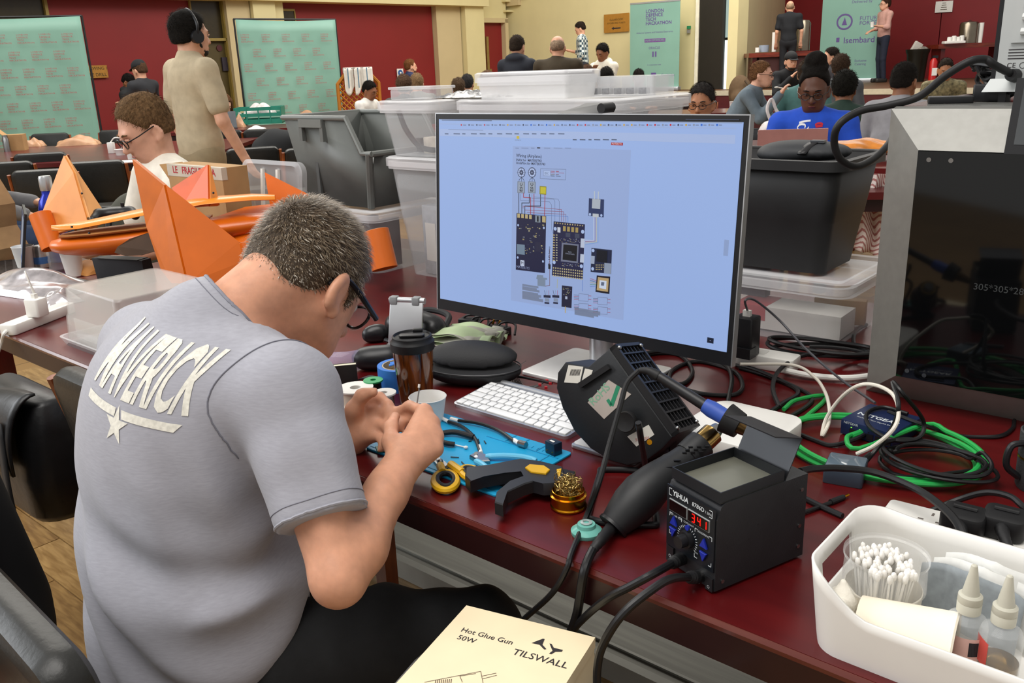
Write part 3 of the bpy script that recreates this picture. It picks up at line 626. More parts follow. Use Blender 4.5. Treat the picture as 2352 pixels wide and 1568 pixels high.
ct, sh = placed('side_cutters', 'small side cutters with light blue handles on the mat', 'cutters', 1110, 1045, zt_)
m_lb = M('handle_lightblue', '#5fb7dc', .4)
slab(pmb(sh), [(1078, 1044), (1095, 1035), (1120, 1043), (1125, 1056), (1100, 1058)], zt_, .007).build('jaws', m_steel, ct)
ptube(pmb(sh), [(1116, 1048, zt_+.006), (1160, 1047, zt_+.008), (1200, 1050, zt_+.007), (1232, 1058, zt_+.006)], [.004]+[.0055]*17+[.004], 10).build('handle', m_lb, ct)
ptube(pmb(sh), [(1092, 1058, zt_+.006), (1112, 1070, zt_+.006), (1130, 1090, zt_+.006), (1146, 1108, zt_+.006)], [.004]+[.0055]*17+[.004], 10).build('handle', m_lb, ct)
pmb(sh).cyl(at(1093, 1041, zt_+.007), at(1093, 1041, zt_+.0095), .003, n=12).build('rivet', M('rivet', '#c8c8c8', .2, 1), ct)
sn, sh = placed('scissors', 'yellow and black handled scissors with steel blades at the table edge', 'scissors', 1020, 1075, zt_)
m_yel = M('handle_yellow', '#d8a818', .4)
slab(pmb(sh), [(985, 1045), (996, 1042), (1022, 1064), (1030, 1072), (1012, 1076)], zt_, .004).build('blade', m_steel, sn)
slab(pmb(sh), [(988, 1040), (1000, 1041), (1030, 1066), (1020, 1072)], zt_+.004, .003).build('blade', m_steel, sn)
pmb(sh).sphere(at(1011, 1060, zt_+.008), .0055, 12).build('pivot_screw', m_steel, sn)
def loop_pts(cx, cy, rx, ry, a, z, n=20):
    return [at(cx+rx*math.cos(t)*math.cos(a)-ry*math.sin(t)*math.sin(a), cy+rx*math.cos(t)*math.sin(a)+ry*math.sin(t)*math.cos(a), z) for t in [2*math.pi*i/n for i in range(n)]]
h1 = pmb(sh).tube(loop_pts(1023, 1105, 26, 21, 0, TZ+.008), .006, 8, True).build('finger_loop', m_yel, sn); pmb(sh).tube(loop_pts(1024, 1101, 20, 15, 0, TZ+.0095), .0045, 8, True).build('loop_lining', m_rubber, h1)
ptube(pmb(sh), [(1011, 1068, zt_+.008), (1016, 1084, zt_+.006)], .007).build('shank', m_yel, sn); ptube(pmb(sh), [(1035, 1066, zt_+.008), (1062, 1085, zt_+.008)], .007).build('shank', m_yel, sn)
h2 = pmb(sh).tube(loop_pts(1084, 1088, 26, 13, .35, TZ+.012), .0055, 8, True).build('finger_loop', m_yel, sn); pmb(sh).tube(loop_pts(1085, 1084, 21, 9, .35, TZ+.0135), .004, 8, True).build('loop_lining', m_rubber, h2)
cp, sh = placed('trigger_clamp', 'black quick grip clamp with yellow badge across the mat corner', 'clamp', 1240, 1100, TZ)
m_cl = M('clamp_black', '#212226', .45, var=.08)
slab(pmb(sh), [(1070, 1072), (1120, 1066), (1195, 1052), (1240, 1057), (1292, 1070), (1298, 1092), (1280, 1108), (1248, 1110), (1225, 1104), (1205, 1110), (1165, 1128), (1155, 1158), (1136, 1152), (1140, 1130), (1170, 1105), (1205, 1092), (1198, 1081), (1160, 1084), (1110, 1093), (1080, 1104), (1068, 1092)], TZ+.014, .02).build('body', m_cl, cp)
slab(pmb(sh), [(1072, 1075), (1120, 1069), (1195, 1056), (1235, 1060), (1285, 1072), (1290, 1090), (1272, 1102), (1230, 1098), (1205, 1104), (1165, 1122), (1155, 1154), (1140, 1150), (1144, 1132), (1172, 1110)], TZ+.004, .01).build('grip_underside', m_rubber, cp)
slab(pmb(sh), [(1206, 1072), (1216, 1065), (1250, 1068), (1263, 1077), (1254, 1086), (1220, 1082)], TZ+.034, .003).build('badge', m_yel, cp)
slab(pmb(sh), [(1280, 1080), (1288, 1074), (1322, 1082), (1320, 1094), (1288, 1092)], TZ+.012, .016).build('jaw', m_black, cp)
slab(pmb(sh), [(1240, 1108), (1280, 1092), (1300, 1112), (1270, 1122)], TZ+.006, .012).build('rail', m_steel if False else M('rail_dark', '#3a3a3c', .3, .8), cp)
slab(pmb(sh), [(1278, 1076), (1290, 1074), (1287, 1090), (1281, 1090)], TZ+.028, .008).build('release_lever', m_yel, cp)
bx = thing('relay_box', 'tiny dark blue electronic box on the mat corner', 'electronic box', at(1272, 1040, zt_), TA-.2)
MB().rbox(.024, .018, 0, .022, .001, .001).build('case', M('navy_box', '#10263a', .35), bx); MB().box(-.006, .004, -.004, .0, .022, .0226).build('sticker', m_white, bx)
for x_ in (-.007, .007): MB().cyl((x_, -.009, .006), (x_, -.0096, .006), .0012, n=8).build('screw', m_gold, bx)
sw, sh = placed('cotton_swab', 'single cotton swab beside the pliers on the mat', 'swab', 1058, 1022, zt_)
ptube(pmb(sh), [(1044, 1021, zt_+.002), (1066, 1026, zt_+.002)], .0012).build('stick', m_white, sw); pmb(sh).sphere(at(1070, 1027, zt_+.003), .003, 10, (1.4, 1, 1)).build('cotton_tip', m_white, sw)
for k, (x, y, x2, y2) in enumerate(((1035, 1049, 1054, 1050), (1098, 1008, 1101, 1016), (1112, 1012, 1116, 1018), (1076, 1013, 1083, 1012), (1060, 1060, 1068, 1068))):
    c_, sh = placed('wire_offcut', ('long straight black wire offcut in front of the cutters jaws', 'tiny black wire offcut between the two sleeved cables', 'tiny black wire offcut right of the other small offcut', 'tiny black wire offcut beside the pliers handle end', 'slanted black wire offcut next to the scissors')[k], 'wire', x, y, zt_, 'wire offcuts on the mat'); ptube(pmb(sh), [(x, y, zt_+.001), (x2, y2, zt_+.001)], .001, 6, 2).build('strand', m_cable, c_)
pc, sh = placed('circuit_board', 'small green circuit board at the left end of the mat', 'circuit board', 875, 1028, zt_)
slab(pmb(sh), [(862, 1024), (890, 1020), (892, 1034), (866, 1036)], zt_, .003).build('board', M('pcb_green', '#2f7a57', .4), pc); slab(pmb(sh), [(868, 1025), (884, 1022), (886, 1028), (870, 1031)], zt_+.003, .002).build('chip', m_steel, pc)
# ---- brass wool tin
tn = thing('brass_wool_tin', 'round gold tin filled with brass tip cleaning wool', 'tip cleaner', at(1306, 1163, TZ), 0)
MB().lathe([(.0, 0), (.026, 0), (.0275, .002), (.0275, .004), (.026, .006), (.026, .017), (.0275, .018), (.0275, .021), (.0245, .022), (.0245, .028), (.0235, .0285), (.0228, .02), (.0, .018)], 40).build('tin', m_gold, tn, 30)
random.seed(5); wb = MB()
for k in range(170):
    c = Vector((random.gauss(0, .010), random.gauss(0, .010), random.uniform(.022, .046))); P = []
    a0 = random.uniform(0, 6.3); r_ = random.uniform(.003, .007); tv = Vector((random.gauss(0, 1), random.gauss(0, 1), random.gauss(0, 1))).normalized(); s1 = tv.orthogonal().normalized(); s2 = tv.cross(s1)
    for i in range(11):
        a = a0+i*.62; p = c+s1*r_*math.cos(a)+s2*r_*math.sin(a)+tv*(i-5)*.0016; rr = math.hypot(p.x, p.y)
        if rr > .021: p.x *= .021/rr; p.y *= .021/rr
        p.z = max(p.z, .02); P.append(p)
    wb.tube(P, .00042, 4)
tag(wb.build('brass_wool', M('brass_wool', '#b59c62', .3, 1), tn, 60), 'tangle of brass shavings', kind='stuff')
# ---- teal solder dispenser
td = thing('solder_dispenser', 'flat translucent teal solder dispenser at the table edge', 'solder reel', at(1347, 1225, TZ), 0)
MB().lathe([(0, 0), (.021, 0), (.022, .003), (.022, .006), (.018, .009), (.0135, .011), (.0125, .016), (.0, .018)], 36).build('shell', M('teal_plastic', '#86d6c8', .15, trans=.35, ior=1.2), td)
MB().lathe([(.008, .017), (.0085, .0185), (.005, .0195), (.004, .018)], 24, False, False).build('hub_ring', M('teal_hub', '#9aa9a8', .3), td)
# ================================================================ soldering station group
def edgep(px, py, q=-.01):               # pixel -> point on the vertical plane a little in front of the table edge
    d = Vector(ray(px, py)); n = Vector((N2[0], N2[1], 0)); p0 = TP(0, q, 0); c = Vector(CC); return c+d*((p0-c).dot(n)/d.dot(n))
def onq(px, py, q): P = edgep(px, py, q); return SQ(P)[0], P.z
PA, PB = at(1530, 1290, TZ), at(1636, 1362, TZ); rzS = math.atan2(PB.y-PA.y, PB.x-PA.x)
SM = MW_(PA, rzS); SWd = (PB-PA).length+.004; SD = .155; SH = .122
stn = thing('soldering_station', 'black metal soldering station with red digital readout and blue buttons', 'soldering station', PA, rzS)
m_stn = M('station_black', '#26272a', .5, .2, var=.1, vs=30, bump=.08, bs=500)
prof = [(0, .004), (.0, SH-.02), (.006, SH-.004), (.014, SH), (SD, SH), (SD, .004)]
MB().loft([[(.0, y, z) for y, z in prof], [(SWd, y, z) for y, z in prof]]).build('housing', m_stn, stn, 20)
m_pan = M('panel_blueblack', '#0f141b', .4, var=.05)
MB().at(Tr(SWd/2, 0, 0)).box(-SWd/2+.002, SWd/2-.002, -.002, .0, .03, SH-.006).build('front_panel', m_pan, stn)
for x_ in (.012, SWd-.012):
    for y_ in (.02, SD-.02): MB().cyl((x_, y_, 0), (x_, y_, .004), .006, n=12).build('rubber_foot', m_rubber, stn)
fx = lambda u: .004+(SWd-.008)*u
fz = lambda v: (SH-.008)-(SH-.038)*v
m_wink = M('ink_white', '#cfd6da', .6, var=0)
tm = MB(); FP = lambda u, v, y=-.0024: Tr(fx(u), y, fz(v)) @ Rx(math.pi/2)
text(tm, 'YIHUA', FP(.28, .075), .0098, bold=.03, shear=.15); text(tm, '8786D', FP(.67, .075), .008, bold=.01, shear=.1); text(tm, 'I 2IN1', FP(.90, .085), .005)
text(tm, 'HOT AIR GUN', FP(.19, .44), .0038); text(tm, 'COOL/HOT', FP(.48, .44), .0036); text(tm, 'SOLDERING', FP(.80, .46), .0038); text(tm, 'AIR', FP(.46, .545), .003); text(tm, 'MAX', FP(.66, .84), .003)
for k in range(22):
    a = math.radians(215-k*12); tm.at(FP(.46, .70) @ Rz(a)).box(.0155, .0185, -.0004, .0004, 0, .0002)
tm.m = Matrix.Identity(4)
def brk(u0, u1, v0, v1):
    for (u, v, du, dv) in ((u0, v0, 1, 1), (u1, v0, -1, 1), (u0, v1, 1, -1), (u1, v1, -1, -1)):
        x, z = fx(u), fz(v); tm.box(min(x, x+du*.005), max(x, x+du*.005), -.0024, -.0022, z-.0004, z+.0004); tm.box(x-.0004, x+.0004, -.0024, -.0022, min(z, z-dv*.005), max(z, z-dv*.005))
brk(.05, .32, .42, .78); brk(.62, .98, .44, .92); brk(.03, .97, .02, .13)
tag(tm.build('lettering', m_wink, stn, 0), 'white printed lettering', kind='stuff')
wf = MB()
for u0, u1 in ((.05, .45), (.47, .93)): wf.box(fx(u0), fx(u1), -.0035, -.002, fz(.375), fz(.185))
wf.build('display_frame', M('display_rim', '#9fa3a4', .5), stn)
for u0, u1 in ((.06, .44), (.48, .92)): MB().box(fx(u0), fx(u1), -.0042, -.0035, fz(.365), fz(.195)).build('display_window', M('display_red_black', '#150607', .15), stn)
segs = {'3': 'abgcd', '4': 'fgbc', '1': 'bc'}
dg = MB()
for i, ch in enumerate('341'):
    cx, cz = fx(.60+.125*i), fz(.28); w_, h_ = .0048, .0105
    G = {'a': (-w_/2, h_/2, w_/2, h_/2), 'g': (-w_/2, 0, w_/2, 0), 'd': (-w_/2, -h_/2, w_/2, -h_/2), 'b': (w_/2, 0, w_/2, h_/2), 'c': (w_/2, -h_/2, w_/2, 0), 'f': (-w_/2, 0, -w_/2, h_/2)}
    for s_ in segs[ch]:
        a = G[s_]; hor = a[1] == a[3]; e = .0003
        if hor: dg.box(cx+a[0]+e, cx+a[2]-e, -.0047, -.0042, cz+a[1]-.0006, cz+a[1]+.0006)
        else: dg.box(cx+a[0]-.0006, cx+a[0]+.0006, -.0047, -.0042, cz+a[1]+e, cz+a[3]-e)
dg.build('digits_341', M('led_red', '#ff1408', emit=1.1), stn, 0)
m_btn = M('button_blue', '#1c2b9a', .35)
def tri(u, v, up):
    s_ = .0062; pts = [(-s_, -s_*.8), (s_, -s_*.8), (0, s_*1.2)]; pts = pts if up else [(x, -z) for x, z in pts][::-1]
    MB().at(Tr(fx(u), -.002, fz(v)) @ Rx(math.pi/2)).prism(pts, 0, .0035, .0008).build('arrow_button', m_btn, stn)
tri(.16, .53, True); tri(.15, .71, False); tri(.83, .60, True); tri(.83, .80, False)
MB().cyl((fx(.47), -.002, fz(.50)), (fx(.47), -.005, fz(.50)), .0035, n=16).build('round_button', m_btn, stn)
MB().cyl((fx(.46), -.002, fz(.70)), (fx(.46), -.008, fz(.70)), .012, .0115, 28).cyl((fx(.46), -.008, fz(.70)), (fx(.46), -.018, fz(.70)), .0085, .008, 20).build('dial_knob', m_black, stn)
jk = []
for u, zz, nm in ((.34, .022, 'air_socket'), (.74, .014, 'iron_socket')):
    MB().cyl((fx(u), 0, zz), (fx(u), -.007, zz), .0085, n=20).build(nm, m_steel if u > .5 else m_black, stn); jk.append(SM @ Vector((fx(u), -.007, zz)))
for u, zz in ((.08, .02), (.95, .012)):
    sw_ = MB().box(fx(u)-.006, fx(u)+.006, -.003, 0, zz-.009, zz+.009).build('rocker_switch', m_black, stn); text(MB(), 'O', Tr(fx(u), -.0033, zz-.004) @ Rx(math.pi/2), .006).build('switch_mark', m_wink, sw_, 0)
for y_, z_ in ((.012, .015), (SD-.01, .02), (SD-.01, .05), (SD-.01, SH-.02)): MB().cyl((SWd, y_, z_), (SWd+.0012, y_, z_), .0028, n=10).build('side_screw', m_steel, stn)
for y_, z_ in ((.07, .075), (.055, .06)): MB().cyl((SWd-.001, y_, z_), (SWd+.0003, y_, z_), .0015, n=8).build('vent_hole', m_black, stn)
MB().cyl((.03, .02, SH-.001), (.03, .02, SH+.0008), .003, n=10).build('top_screw', m_steel, stn)
# tray and iron holder (sheet metal, loose on top)
hl = thing('iron_holder', 'bent black sheet metal iron rest with sponge tray on the station', 'iron stand', SM @ Vector((SWd/2, .075, SH)), rzS)
m_sheet = M('sheet_black', '#2a2c30', .38, .4, var=.06)
tw, td_ = .088, .105
MB().box(-tw/2, tw/2, -.068, .037, 0, .0015).build('tray_floor', M('tray_grey', '#77776b', .45, .3), hl)
b_ = MB(); b_.box(-tw/2, tw/2, -.0695, -.068, 0, .015); b_.box(-tw/2, -tw/2+.0015, -.068, .037, 0, .015); b_.box(tw/2-.0015, tw/2, -.068, .037, 0, .015); b_.box(-tw/2, tw/2, .037, .0385, 0, .015)
b_.build('tray_wall', m_sheet, hl)
HMw = SM @ Tr(SWd/2, .075, SH)
MB().loft([[(-tw/2, .04, .0), (tw/2, .04, 0), (tw/2, .0415, 0), (-tw/2, .0415, 0)], [(-tw/2, .066, .052), (tw/2, .066, .052), (tw/2, .0675, .0515), (-tw/2, .0675, .0515)]]).build('back_plate', m_sheet, hl)
MB().loft([[(-tw/2, .066, .052), (tw/2, .066, .052), (tw/2, .0675, .0505), (-tw/2, .0675, .0505)], [(-tw/2, .018, .066), (tw/2, .018, .066), (tw/2, .018, .0645), (-tw/2, .018, .0645)]]).build('top_plate', m_sheet, hl)
HI = HMw.inverted()
i0, i1 = atd(1497, 858, 1.30), None
tip = HMw @ Vector((-.006, .045, .058)); Pg1 = atd(1683, 968, 1.245); Pg0 = atd(1618, 930, 1.265); Psh = atd(1510, 862, 1.30)
MB().at(Matrix.Identity(4)).tube([HI @ (Pg1+(Pg1-Pg0)*-.25), HI @ (Pg1+(Pg1-Pg0)*.25)], [.0225, .019], 24).build('holder_ring', m_rubber, hl)
MB().tube([HI @ (Pg1+(Pg1-Pg0)*.25), HI @ (Pg1+(Pg1-Pg0)*.95)], [.012, .006], 16).build('holder_spring', M('bronze', '#6a5230', .3, .9), hl)
ir = thing('soldering_iron', 'soldering iron with blue grip parked in its holder', 'soldering iron', Pg1, 0); sh = Tr(-Pg1.x, -Pg1.y, -Pg1.z)
pmb(sh).tube([Pg0, Pg0.lerp(Pg1, .25), Pg0.lerp(Pg1, .8), Pg1, Pg1+(Pg1-Pg0)*.1], [.0105, .0125, .012, .0155, .0155], 20).build('grip', M('grip_blue', '#2f51a8', .5), ir)
pmb(sh).tube([Psh, Pg0, Pg0.lerp(Pg1, .05)], [.0075, .0085, .009], 16).build('shaft', m_black, ir)
Pr = atd(1468, 850, 1.31)
rl_ = cr([Psh+(Psh-Pg0)*-.02, Psh.lerp(Pr, .5)+Vector((0, 0, .003)), Pr], 6); pmb(sh).tube(rl_, [.0085-.0004*i+(.0006 if i % 2 else 0) for i in range(len(rl_))], 12).build('strain_relief', m_rubber, ir)
cable_pts = [Pr]+[atd(*p) for p in ((1440, 880, 1.31), (1425, 930, 1.3), (1400, 1020, 1.28), (1375, 1110, 1.24))]+[at(1345, 1190, TZ+.012), at(1312, 1272, TZ+.006), edgep(1302, 1305), edgep(1268, 1362, -.015), edgep(1205, 1420, -.0), edgep(1150, 1470, .02)]
pmb(sh).tube(cr(cable_pts, 7), .0042, 8).build('cord', m_cable, ir)
# hot air gun
G0, G1 = atd(1408, 1208, 1.235), atd(1612, 1018, 1.29); Gv = (G1-G0)
hg = thing('hot_air_gun', 'black hot air rework gun leaning on the left of the station', 'hot air gun', G0, 0); sh = Tr(-G0.x, -G0.y, -G0.z)
def gp(t): return G0+Gv*t+Vector((0, 0, .008*math.sin(math.pi*min(1, t*1.2))))
ts = [0, .03, .1, .2, .33, .48, .6, .72, .82, .83, .95, 1.0]; rs = [.021, .0225, .026, .0305, .032, .028, .024, .021, .0205, .022, .0225, .0215]
pmb(sh).tube([gp(t) for t in ts], rs, 24).build('handle', M('gun_black', '#1f2022', .5, var=.05), hg, 50)
pmb(sh).tube([gp(-.01), gp(.012)], [.0235, .0235], 24).build('end_cap', m_black, hg)
pmb(sh).tube([gp(.99), gp(1.13)], [.0165, .0165], 24).build('nozzle_sleeve', M('nozzle_steel', '#b9975a', .18, 1), hg)
pmb(sh).tube([gp(1.12), gp(1.2)], [.013, .009], 20).build('nozzle', m_steel, hg)
for k in range(3):
    for dx in (-.012, .0, .012):
        c = gp(.86+.035*k); d = Vector((dx, -.0, .0))+Vector((0, -.019, .012)); pmb(sh).cbox(c+d, (.006, .003, .0025)).build('vent_slot', m_rubber, hg)
for k in range(3): pmb(sh).cbox(gp(.5+.1*k)+Vector((-.002, -.018, .016)), (.010, .003, .0015)).build('grip_line', m_rubber, hg)
r0 = gp(0); rr = cr([r0, at(1382, 1238, TZ+.018), at(1362, 1262, TZ+.012)], 6); pmb(sh).tube(rr, [.009-.00025*i+(.0008 if i % 2 else 0) for i in range(len(rr))], 12).build('strain_relief', m_rubber, hg)
pmb(sh).tube(cr([at(1362, 1262, TZ+.012), at(1350, 1287, TZ+.008), edgep(1340, 1318), edgep(1332, 1370, -.012), edgep(1325, 1410, -.012), edgep(1312, 1448, -.0), edgep(1290, 1500, .03), edgep(1270, 1560, .04)], 7), .0062, 10).build('hose', m_cable, hg)
for nm, j, pts, lab in (('station_cable', jk[0], (edgep(1500, 1318, -.012), edgep(1450, 1345, -.03), edgep(1395, 1374, -.035), edgep(1345, 1415, -.02), edgep(1315, 1450, -.0), edgep(1290, 1500, .03), edgep(1270, 1560, .04)), 'thick black cable from the left socket of the soldering station'),
                        ('station_cable', jk[1], (edgep(1545, 1328, -.012), edgep(1500, 1352, -.05), edgep(1430, 1410, -.09), edgep(1385, 1480, -.1), edgep(1372, 1535, -.1), edgep(1372, 1600, -.1)), 'black cable with ribbed plug from the right socket of the station')):
    c_ = thing(nm, lab, 'cable', j, 0); s2 = Tr(-j.x, -j.y, -j.z); P = [j]+list(pts)
    pmb(s2).tube(cr(P, 8), .0052, 10).build('cord', m_cable, c_)
    d = (P[1]-P[0]).normalized(); rb = [P[0]+d*(.003*i) for i in range(9)]; pmb(s2).tube(rb, [.0085, .0085, .0085, .0078, .0085, .0072, .008, .0065, .006], 14).build('plug', m_rubber, c_)
# ---- fume extractor
piv = atd(1450, 965, 1.40)
ns = Vector((-.52, -.82, .24)).normalized(); rs_ = Vector((0, 0, 1)).cross(ns).normalized() * 1; us_ = ns.cross(rs_)
EX = Matrix(((rs_.x, us_.x, ns.x, piv.x), (rs_.y, us_.y, ns.y, piv.y), (rs_.z, us_.z, ns.z, piv.z), (0, 0, 0, 1)))
fe = thing('fume_extractor', 'black tilted solder fume extractor with lattice grille and round knob', 'fume extractor', (piv.x, piv.y, TZ), 0); L_ = Tr(-piv.x, -piv.y, -TZ) @ EX
px2 = lambda x, y: (lambda p: (p.x, p.y))(lp(EX, x, y, 2, 0))
outl = [px2(*p) for p in ((1400, 800), (1546, 1004), (1520, 1032), (1482, 1060), (1440, 1069), (1400, 1058), (1355, 1030), (1318, 990), (1290, 935), (1277, 890), (1280, 855), (1297, 832), (1350, 842))][::-1]
m_ext = M('extractor_black', '#1d1f22', .45, var=.08, bump=.05, bs=200)
th = .10
MB().at(L_).prism(outl, -th, 0, .004).build('body', m_ext, fe, 30)
a, b = Vector(px2(1400, 800)), Vector(px2(1546, 1004)); ev = (b-a).normalized(); nv = Vector((-ev.y, ev.x)) if (Vector((-ev.y, ev.x)).x > 0) else Vector((ev.y, -ev.x)); Lg = (b-a).length
GM = L_ @ Matrix(((ev.x, 0, nv.x, a.x), (ev.y, 0, nv.y, a.y), (0, -1, 0, 0), (0, 0, 0, 1)))     # x along, y into thickness, z outwards
def bar(x0, x1, y0, y1, z0, z1): MB().at(GM).box(x0, x1, y0, y1, z0, z1).build('grille_bar', m_black, fe)
bar(0, Lg, 0, .006, 0, .012); bar(0, Lg, th-.006, th, 0, .012); bar(0, .006, 0, th, 0, .012); bar(Lg-.006, Lg, 0, th, 0, .012)
for k in range(1, 9): bar(Lg*k/9-.0015, Lg*k/9+.0015, .006, th-.006, .006, .011)
for k in range(1, 7): bar(.006, Lg-.006, th*k/7-.0015, th*k/7+.0015, .004, .009)
for x_ in (.008, Lg-.008):
    for y_ in (.006, th-.006): MB().at(GM).sphere((x_, y_, .012), .004, 10).build('grille_screw', m_steel, fe)
def onface(pts, z0, z1, nm, mt): return MB().at(L_).prism([px2(*p) for p in pts][::-1], z0, z1).build(nm, mt, fe)
onface([(1296, 835), (1300, 880), (1345, 884), (1378, 850), (1350, 836)], 0, .0006, 'label_plate', M('label_white', '#d8d5cc', .6)) if False else None
onface([(1306, 838), (1340, 842), (1332, 880), (1296, 878)], 0, .0006, 'barcode_label', M('label_white', '#dedbd2', .6)); onface([(1344, 846), (1362, 850), (1352, 878), (1336, 876)], 0, .0006, 'barcode_label', M('label_white', '#dedbd2', .6))
bc = MB().at(L_)
for k in range(9):
    p = [px2(*q) for q in ((1312+k*2.6, 848), (1313.4+k*2.6, 848.2), (1310.4+k*2.6, 862), (1309+k*2.6, 861.8))]; bc.prism(p[::-1], .0006, .0009)
tag(bc.build('barcode', m_ink, fe, 0), kind='stuff')
onface([(1350, 924), (1398, 872), (1450, 905), (1388, 962)], 0, .0008, 'rohs_sticker', M('sticker_silver', '#c9bfb6', .3, .4))
c1 = px2(1395, 913); v1 = Vector(px2(1425, 880))-Vector(px2(1372, 935)); an = math.atan2(v1.y, v1.x)
text(MB().at(L_), 'RoHS', Tr(c1[0]-.014, c1[1]+.003, .0011) @ Rz(an), .019, bold=.01).build('sticker_text', M('sticker_green_pale', '#7fae92', .5), fe, 0)
tkm = MB().at(L_)
for pa, pb, ww in (((1396, 917), (1405, 931), .0028), ((1405, 931), (1421, 886), .0034)):
    A, B_ = Vector(px2(*pa)), Vector(px2(*pb)); d_ = (B_-A).normalized(); n_ = Vector((-d_.y, d_.x))*ww; tkm.prism([tuple(A+n_), tuple(A-n_), tuple(B_-n_), tuple(B_+n_)], .0008, .0013)
tag(tkm.build('tick_mark', M('tick_green', '#2a8a66', .5), fe, 0), kind='stuff')
kn = px2(1450, 965)
MB().at(L_ @ Tr(kn[0], kn[1], 0)).lathe([(.010, 0), (.010, .012), (.0165, .013), (.017, .022), (.0155, .025), (.010, .0235), (0, .023)], 28).build('knob', m_rubber, fe)
onface([(1441, 1002), (1490, 975), (1503, 998), (1462, 1025)], 0, .0006, 'date_sticker', M('label_white', '#dedbd2', .6)); 
q_ = px2(1477, 1000); text(MB().at(L_), '86', Tr(q_[0]-.004, q_[1]+.005, .001) @ Rz(an*.35), .008).build('sticker_text', M('stamp_red', '#b04a44', .6), fe, 0); text(MB().at(L_), 'JUN 2022', Tr(q_[0], q_[1]-.005, .001) @ Rz(an*.35), .006).build('sticker_text', M('stamp_red', '#b04a44', .6), fe, 0)
MB().at(L_ @ Tr(*px2(1492, 1015), 0)).lathe([(.0, 0), (.0045, 0), (.0045, .0007), (0, .0008)], 16).build('gold_seal', m_gold, fe)
onface([(1330, 880), (1398, 836), (1405, 846), (1338, 890)], 0, .008, 'side_clip', m_black)
f2 = lambda *p: at(*p)
fr = cr([at(1378, 1080, TZ+.005), at(1470, 1078, TZ+.005)], 4)
s3 = Tr(-piv.x, -piv.y, -TZ)
pmb(s3).tube(cr([at(1466, 970, .885), at(1471, 1000, .86), at(1483, 1090, TZ+.006), at(1460, 1080, TZ+.005), at(1385, 1078, TZ+.005), at(1377, 1090, TZ+.005), at(1352, 1180, TZ+.005), at(1360, 1192, TZ+.005), at(1400, 1200, TZ+.005), at(1495, 1205, TZ+.005), at(1508, 1195, TZ+.005), at(1495, 1135, TZ+.005)], 6), .0048, 10).build('wire_stand', m_black, fe)
pmb(s3).cbox(at(1545, 1010, .80), (.01, .012, .05)).build('stand_bracket', m_black, fe)
# ---- mac mini style white computer, switch, boxes
mn = thing('mini_computer', 'flat square white mini computer behind the soldering station', 'computer', TP(.325, .478), TA)
MB().rbox(.165, .175, .002, .037, .03, .003, 8).build('case', m_white, mn); MB().rbox(.14, .15, 0, .002, .03, .0005, 8).build('foot_ring', m_black, mn)
ns_ = thing('network_switch', 'small dark blue metal network switch inside the green cable coil', 'network switch', TP(.502, .655), TA+math.radians(-9))
MB().rbox(.094, .10, .002, .029, .002, .001, 2).build('case', M('switch_blue', '#1d2c55', .4, .3, var=.05), ns_)
lt = text(MB(), 'NETGEAR', Tr(-.002, -.006, .0293) @ Rz(.0), .017, bold=.02); lt.build('logo', m_wink, ns_, 0); text(MB(), 'ProSafe 5 Port Gigabit Switch', Tr(.002, -.022, .0293), .0058).build('model_text', m_wink, ns_, 0)
text(MB(), 'NETGEAR', Tr(-.028, -.0505, .025) @ Rx(math.pi/2), .006).build('front_text', m_wink, ns_, 0)
for k in range(5):
    MB().box(-.03+k*.0155, -.018+k*.0155, -.0508, -.049, .005, .016).build('port', m_black, ns_); MB().box(-.0275+k*.0155, -.0255+k*.0155, -.0510, -.0505, .018, .0195).build('port_light', M('led_green', '#8cff3a', emit=1.5) if k in (0, 1) else m_black, ns_)
for k, (mt, nm) in enumerate(((m_cable, 'plug'), (M('ethernet_green', '#22a04a', .45), 'plug'), (m_cable, 'plug'))):
    pass
gb = thing('usb_dock', 'small glossy slate grey dock box beside the network switch', 'dock', TP(.517, .452), TA+math.radians(12))
MB().rbox(.058, .062, 0, .026, .004, .002).build('case', M('slate_case', '#39434f', .3), gb); MB().at(Tr(0, 0, .026)).rbox(.055, .059, 0, .001, .004, .0003).build('glossy_lid', M('slate_gloss', '#5d6c78', .08), gb)
# ---- cables on the right of the table
def cable(name, label, pts, r, mat, n=8, sm=8, cat='cable', group=None, ends=()):
    P = [p if isinstance(p, Vector) else at(*p) for p in pts]; o = thing(name, label, cat, P[0], 0, group); s_ = Tr(-P[0].x, -P[0].y, -P[0].z)
    pmb(s_).tube(cr(P, sm), r, n).build('cord', mat, o)
    for (pa, pb, ra, rb, mt, nm) in ends: pmb(s_).tube([at(*pa), at(*pb)], [ra, rb], 10).build(nm, mt, o)
    return o
m_green = M('ethernet_green', '#22a04a', .45)
z = TZ+.004; loops = []
cx0, cy0 = TP(.528, .572).xy
ex, ey = (TP(.66, .52)-TP(.40, .63)).xy.normalized(), None
random.seed(2)
def coil(c, ra, rb, ang, turns, z0, dz, jit=.006, n=26, a0=0):
    P = []
    for i in range(int(turns*n)+1):
        a = a0+2*math.pi*i/n; t = i/n; k = 1+jit*math.sin(t*2.3+a*.5)/ra*2; x = ra*k*math.cos(a); y = rb*k*math.sin(a)
        P.append(Vector((c.x+x*math.cos(ang)-y*math.sin(ang), c.y+x*math.sin(ang)+y*math.cos(ang), z0+dz*(t % 3)+.004*math.sin(a*1.5+t))))
    return P
gc = TP(.535, .577); Pg = [at(1800, 940, z), at(1830, 918, z+.004), at(1900, 912, z)]+coil(gc, .150, .118, TA, 2.9, TZ+.006, .0045, .007, 22, 2.2)[4:]+[at(1975, 1030, TZ+.02), at(1945, 1005, TZ+.016), at(1975, 992, TZ+.014)]
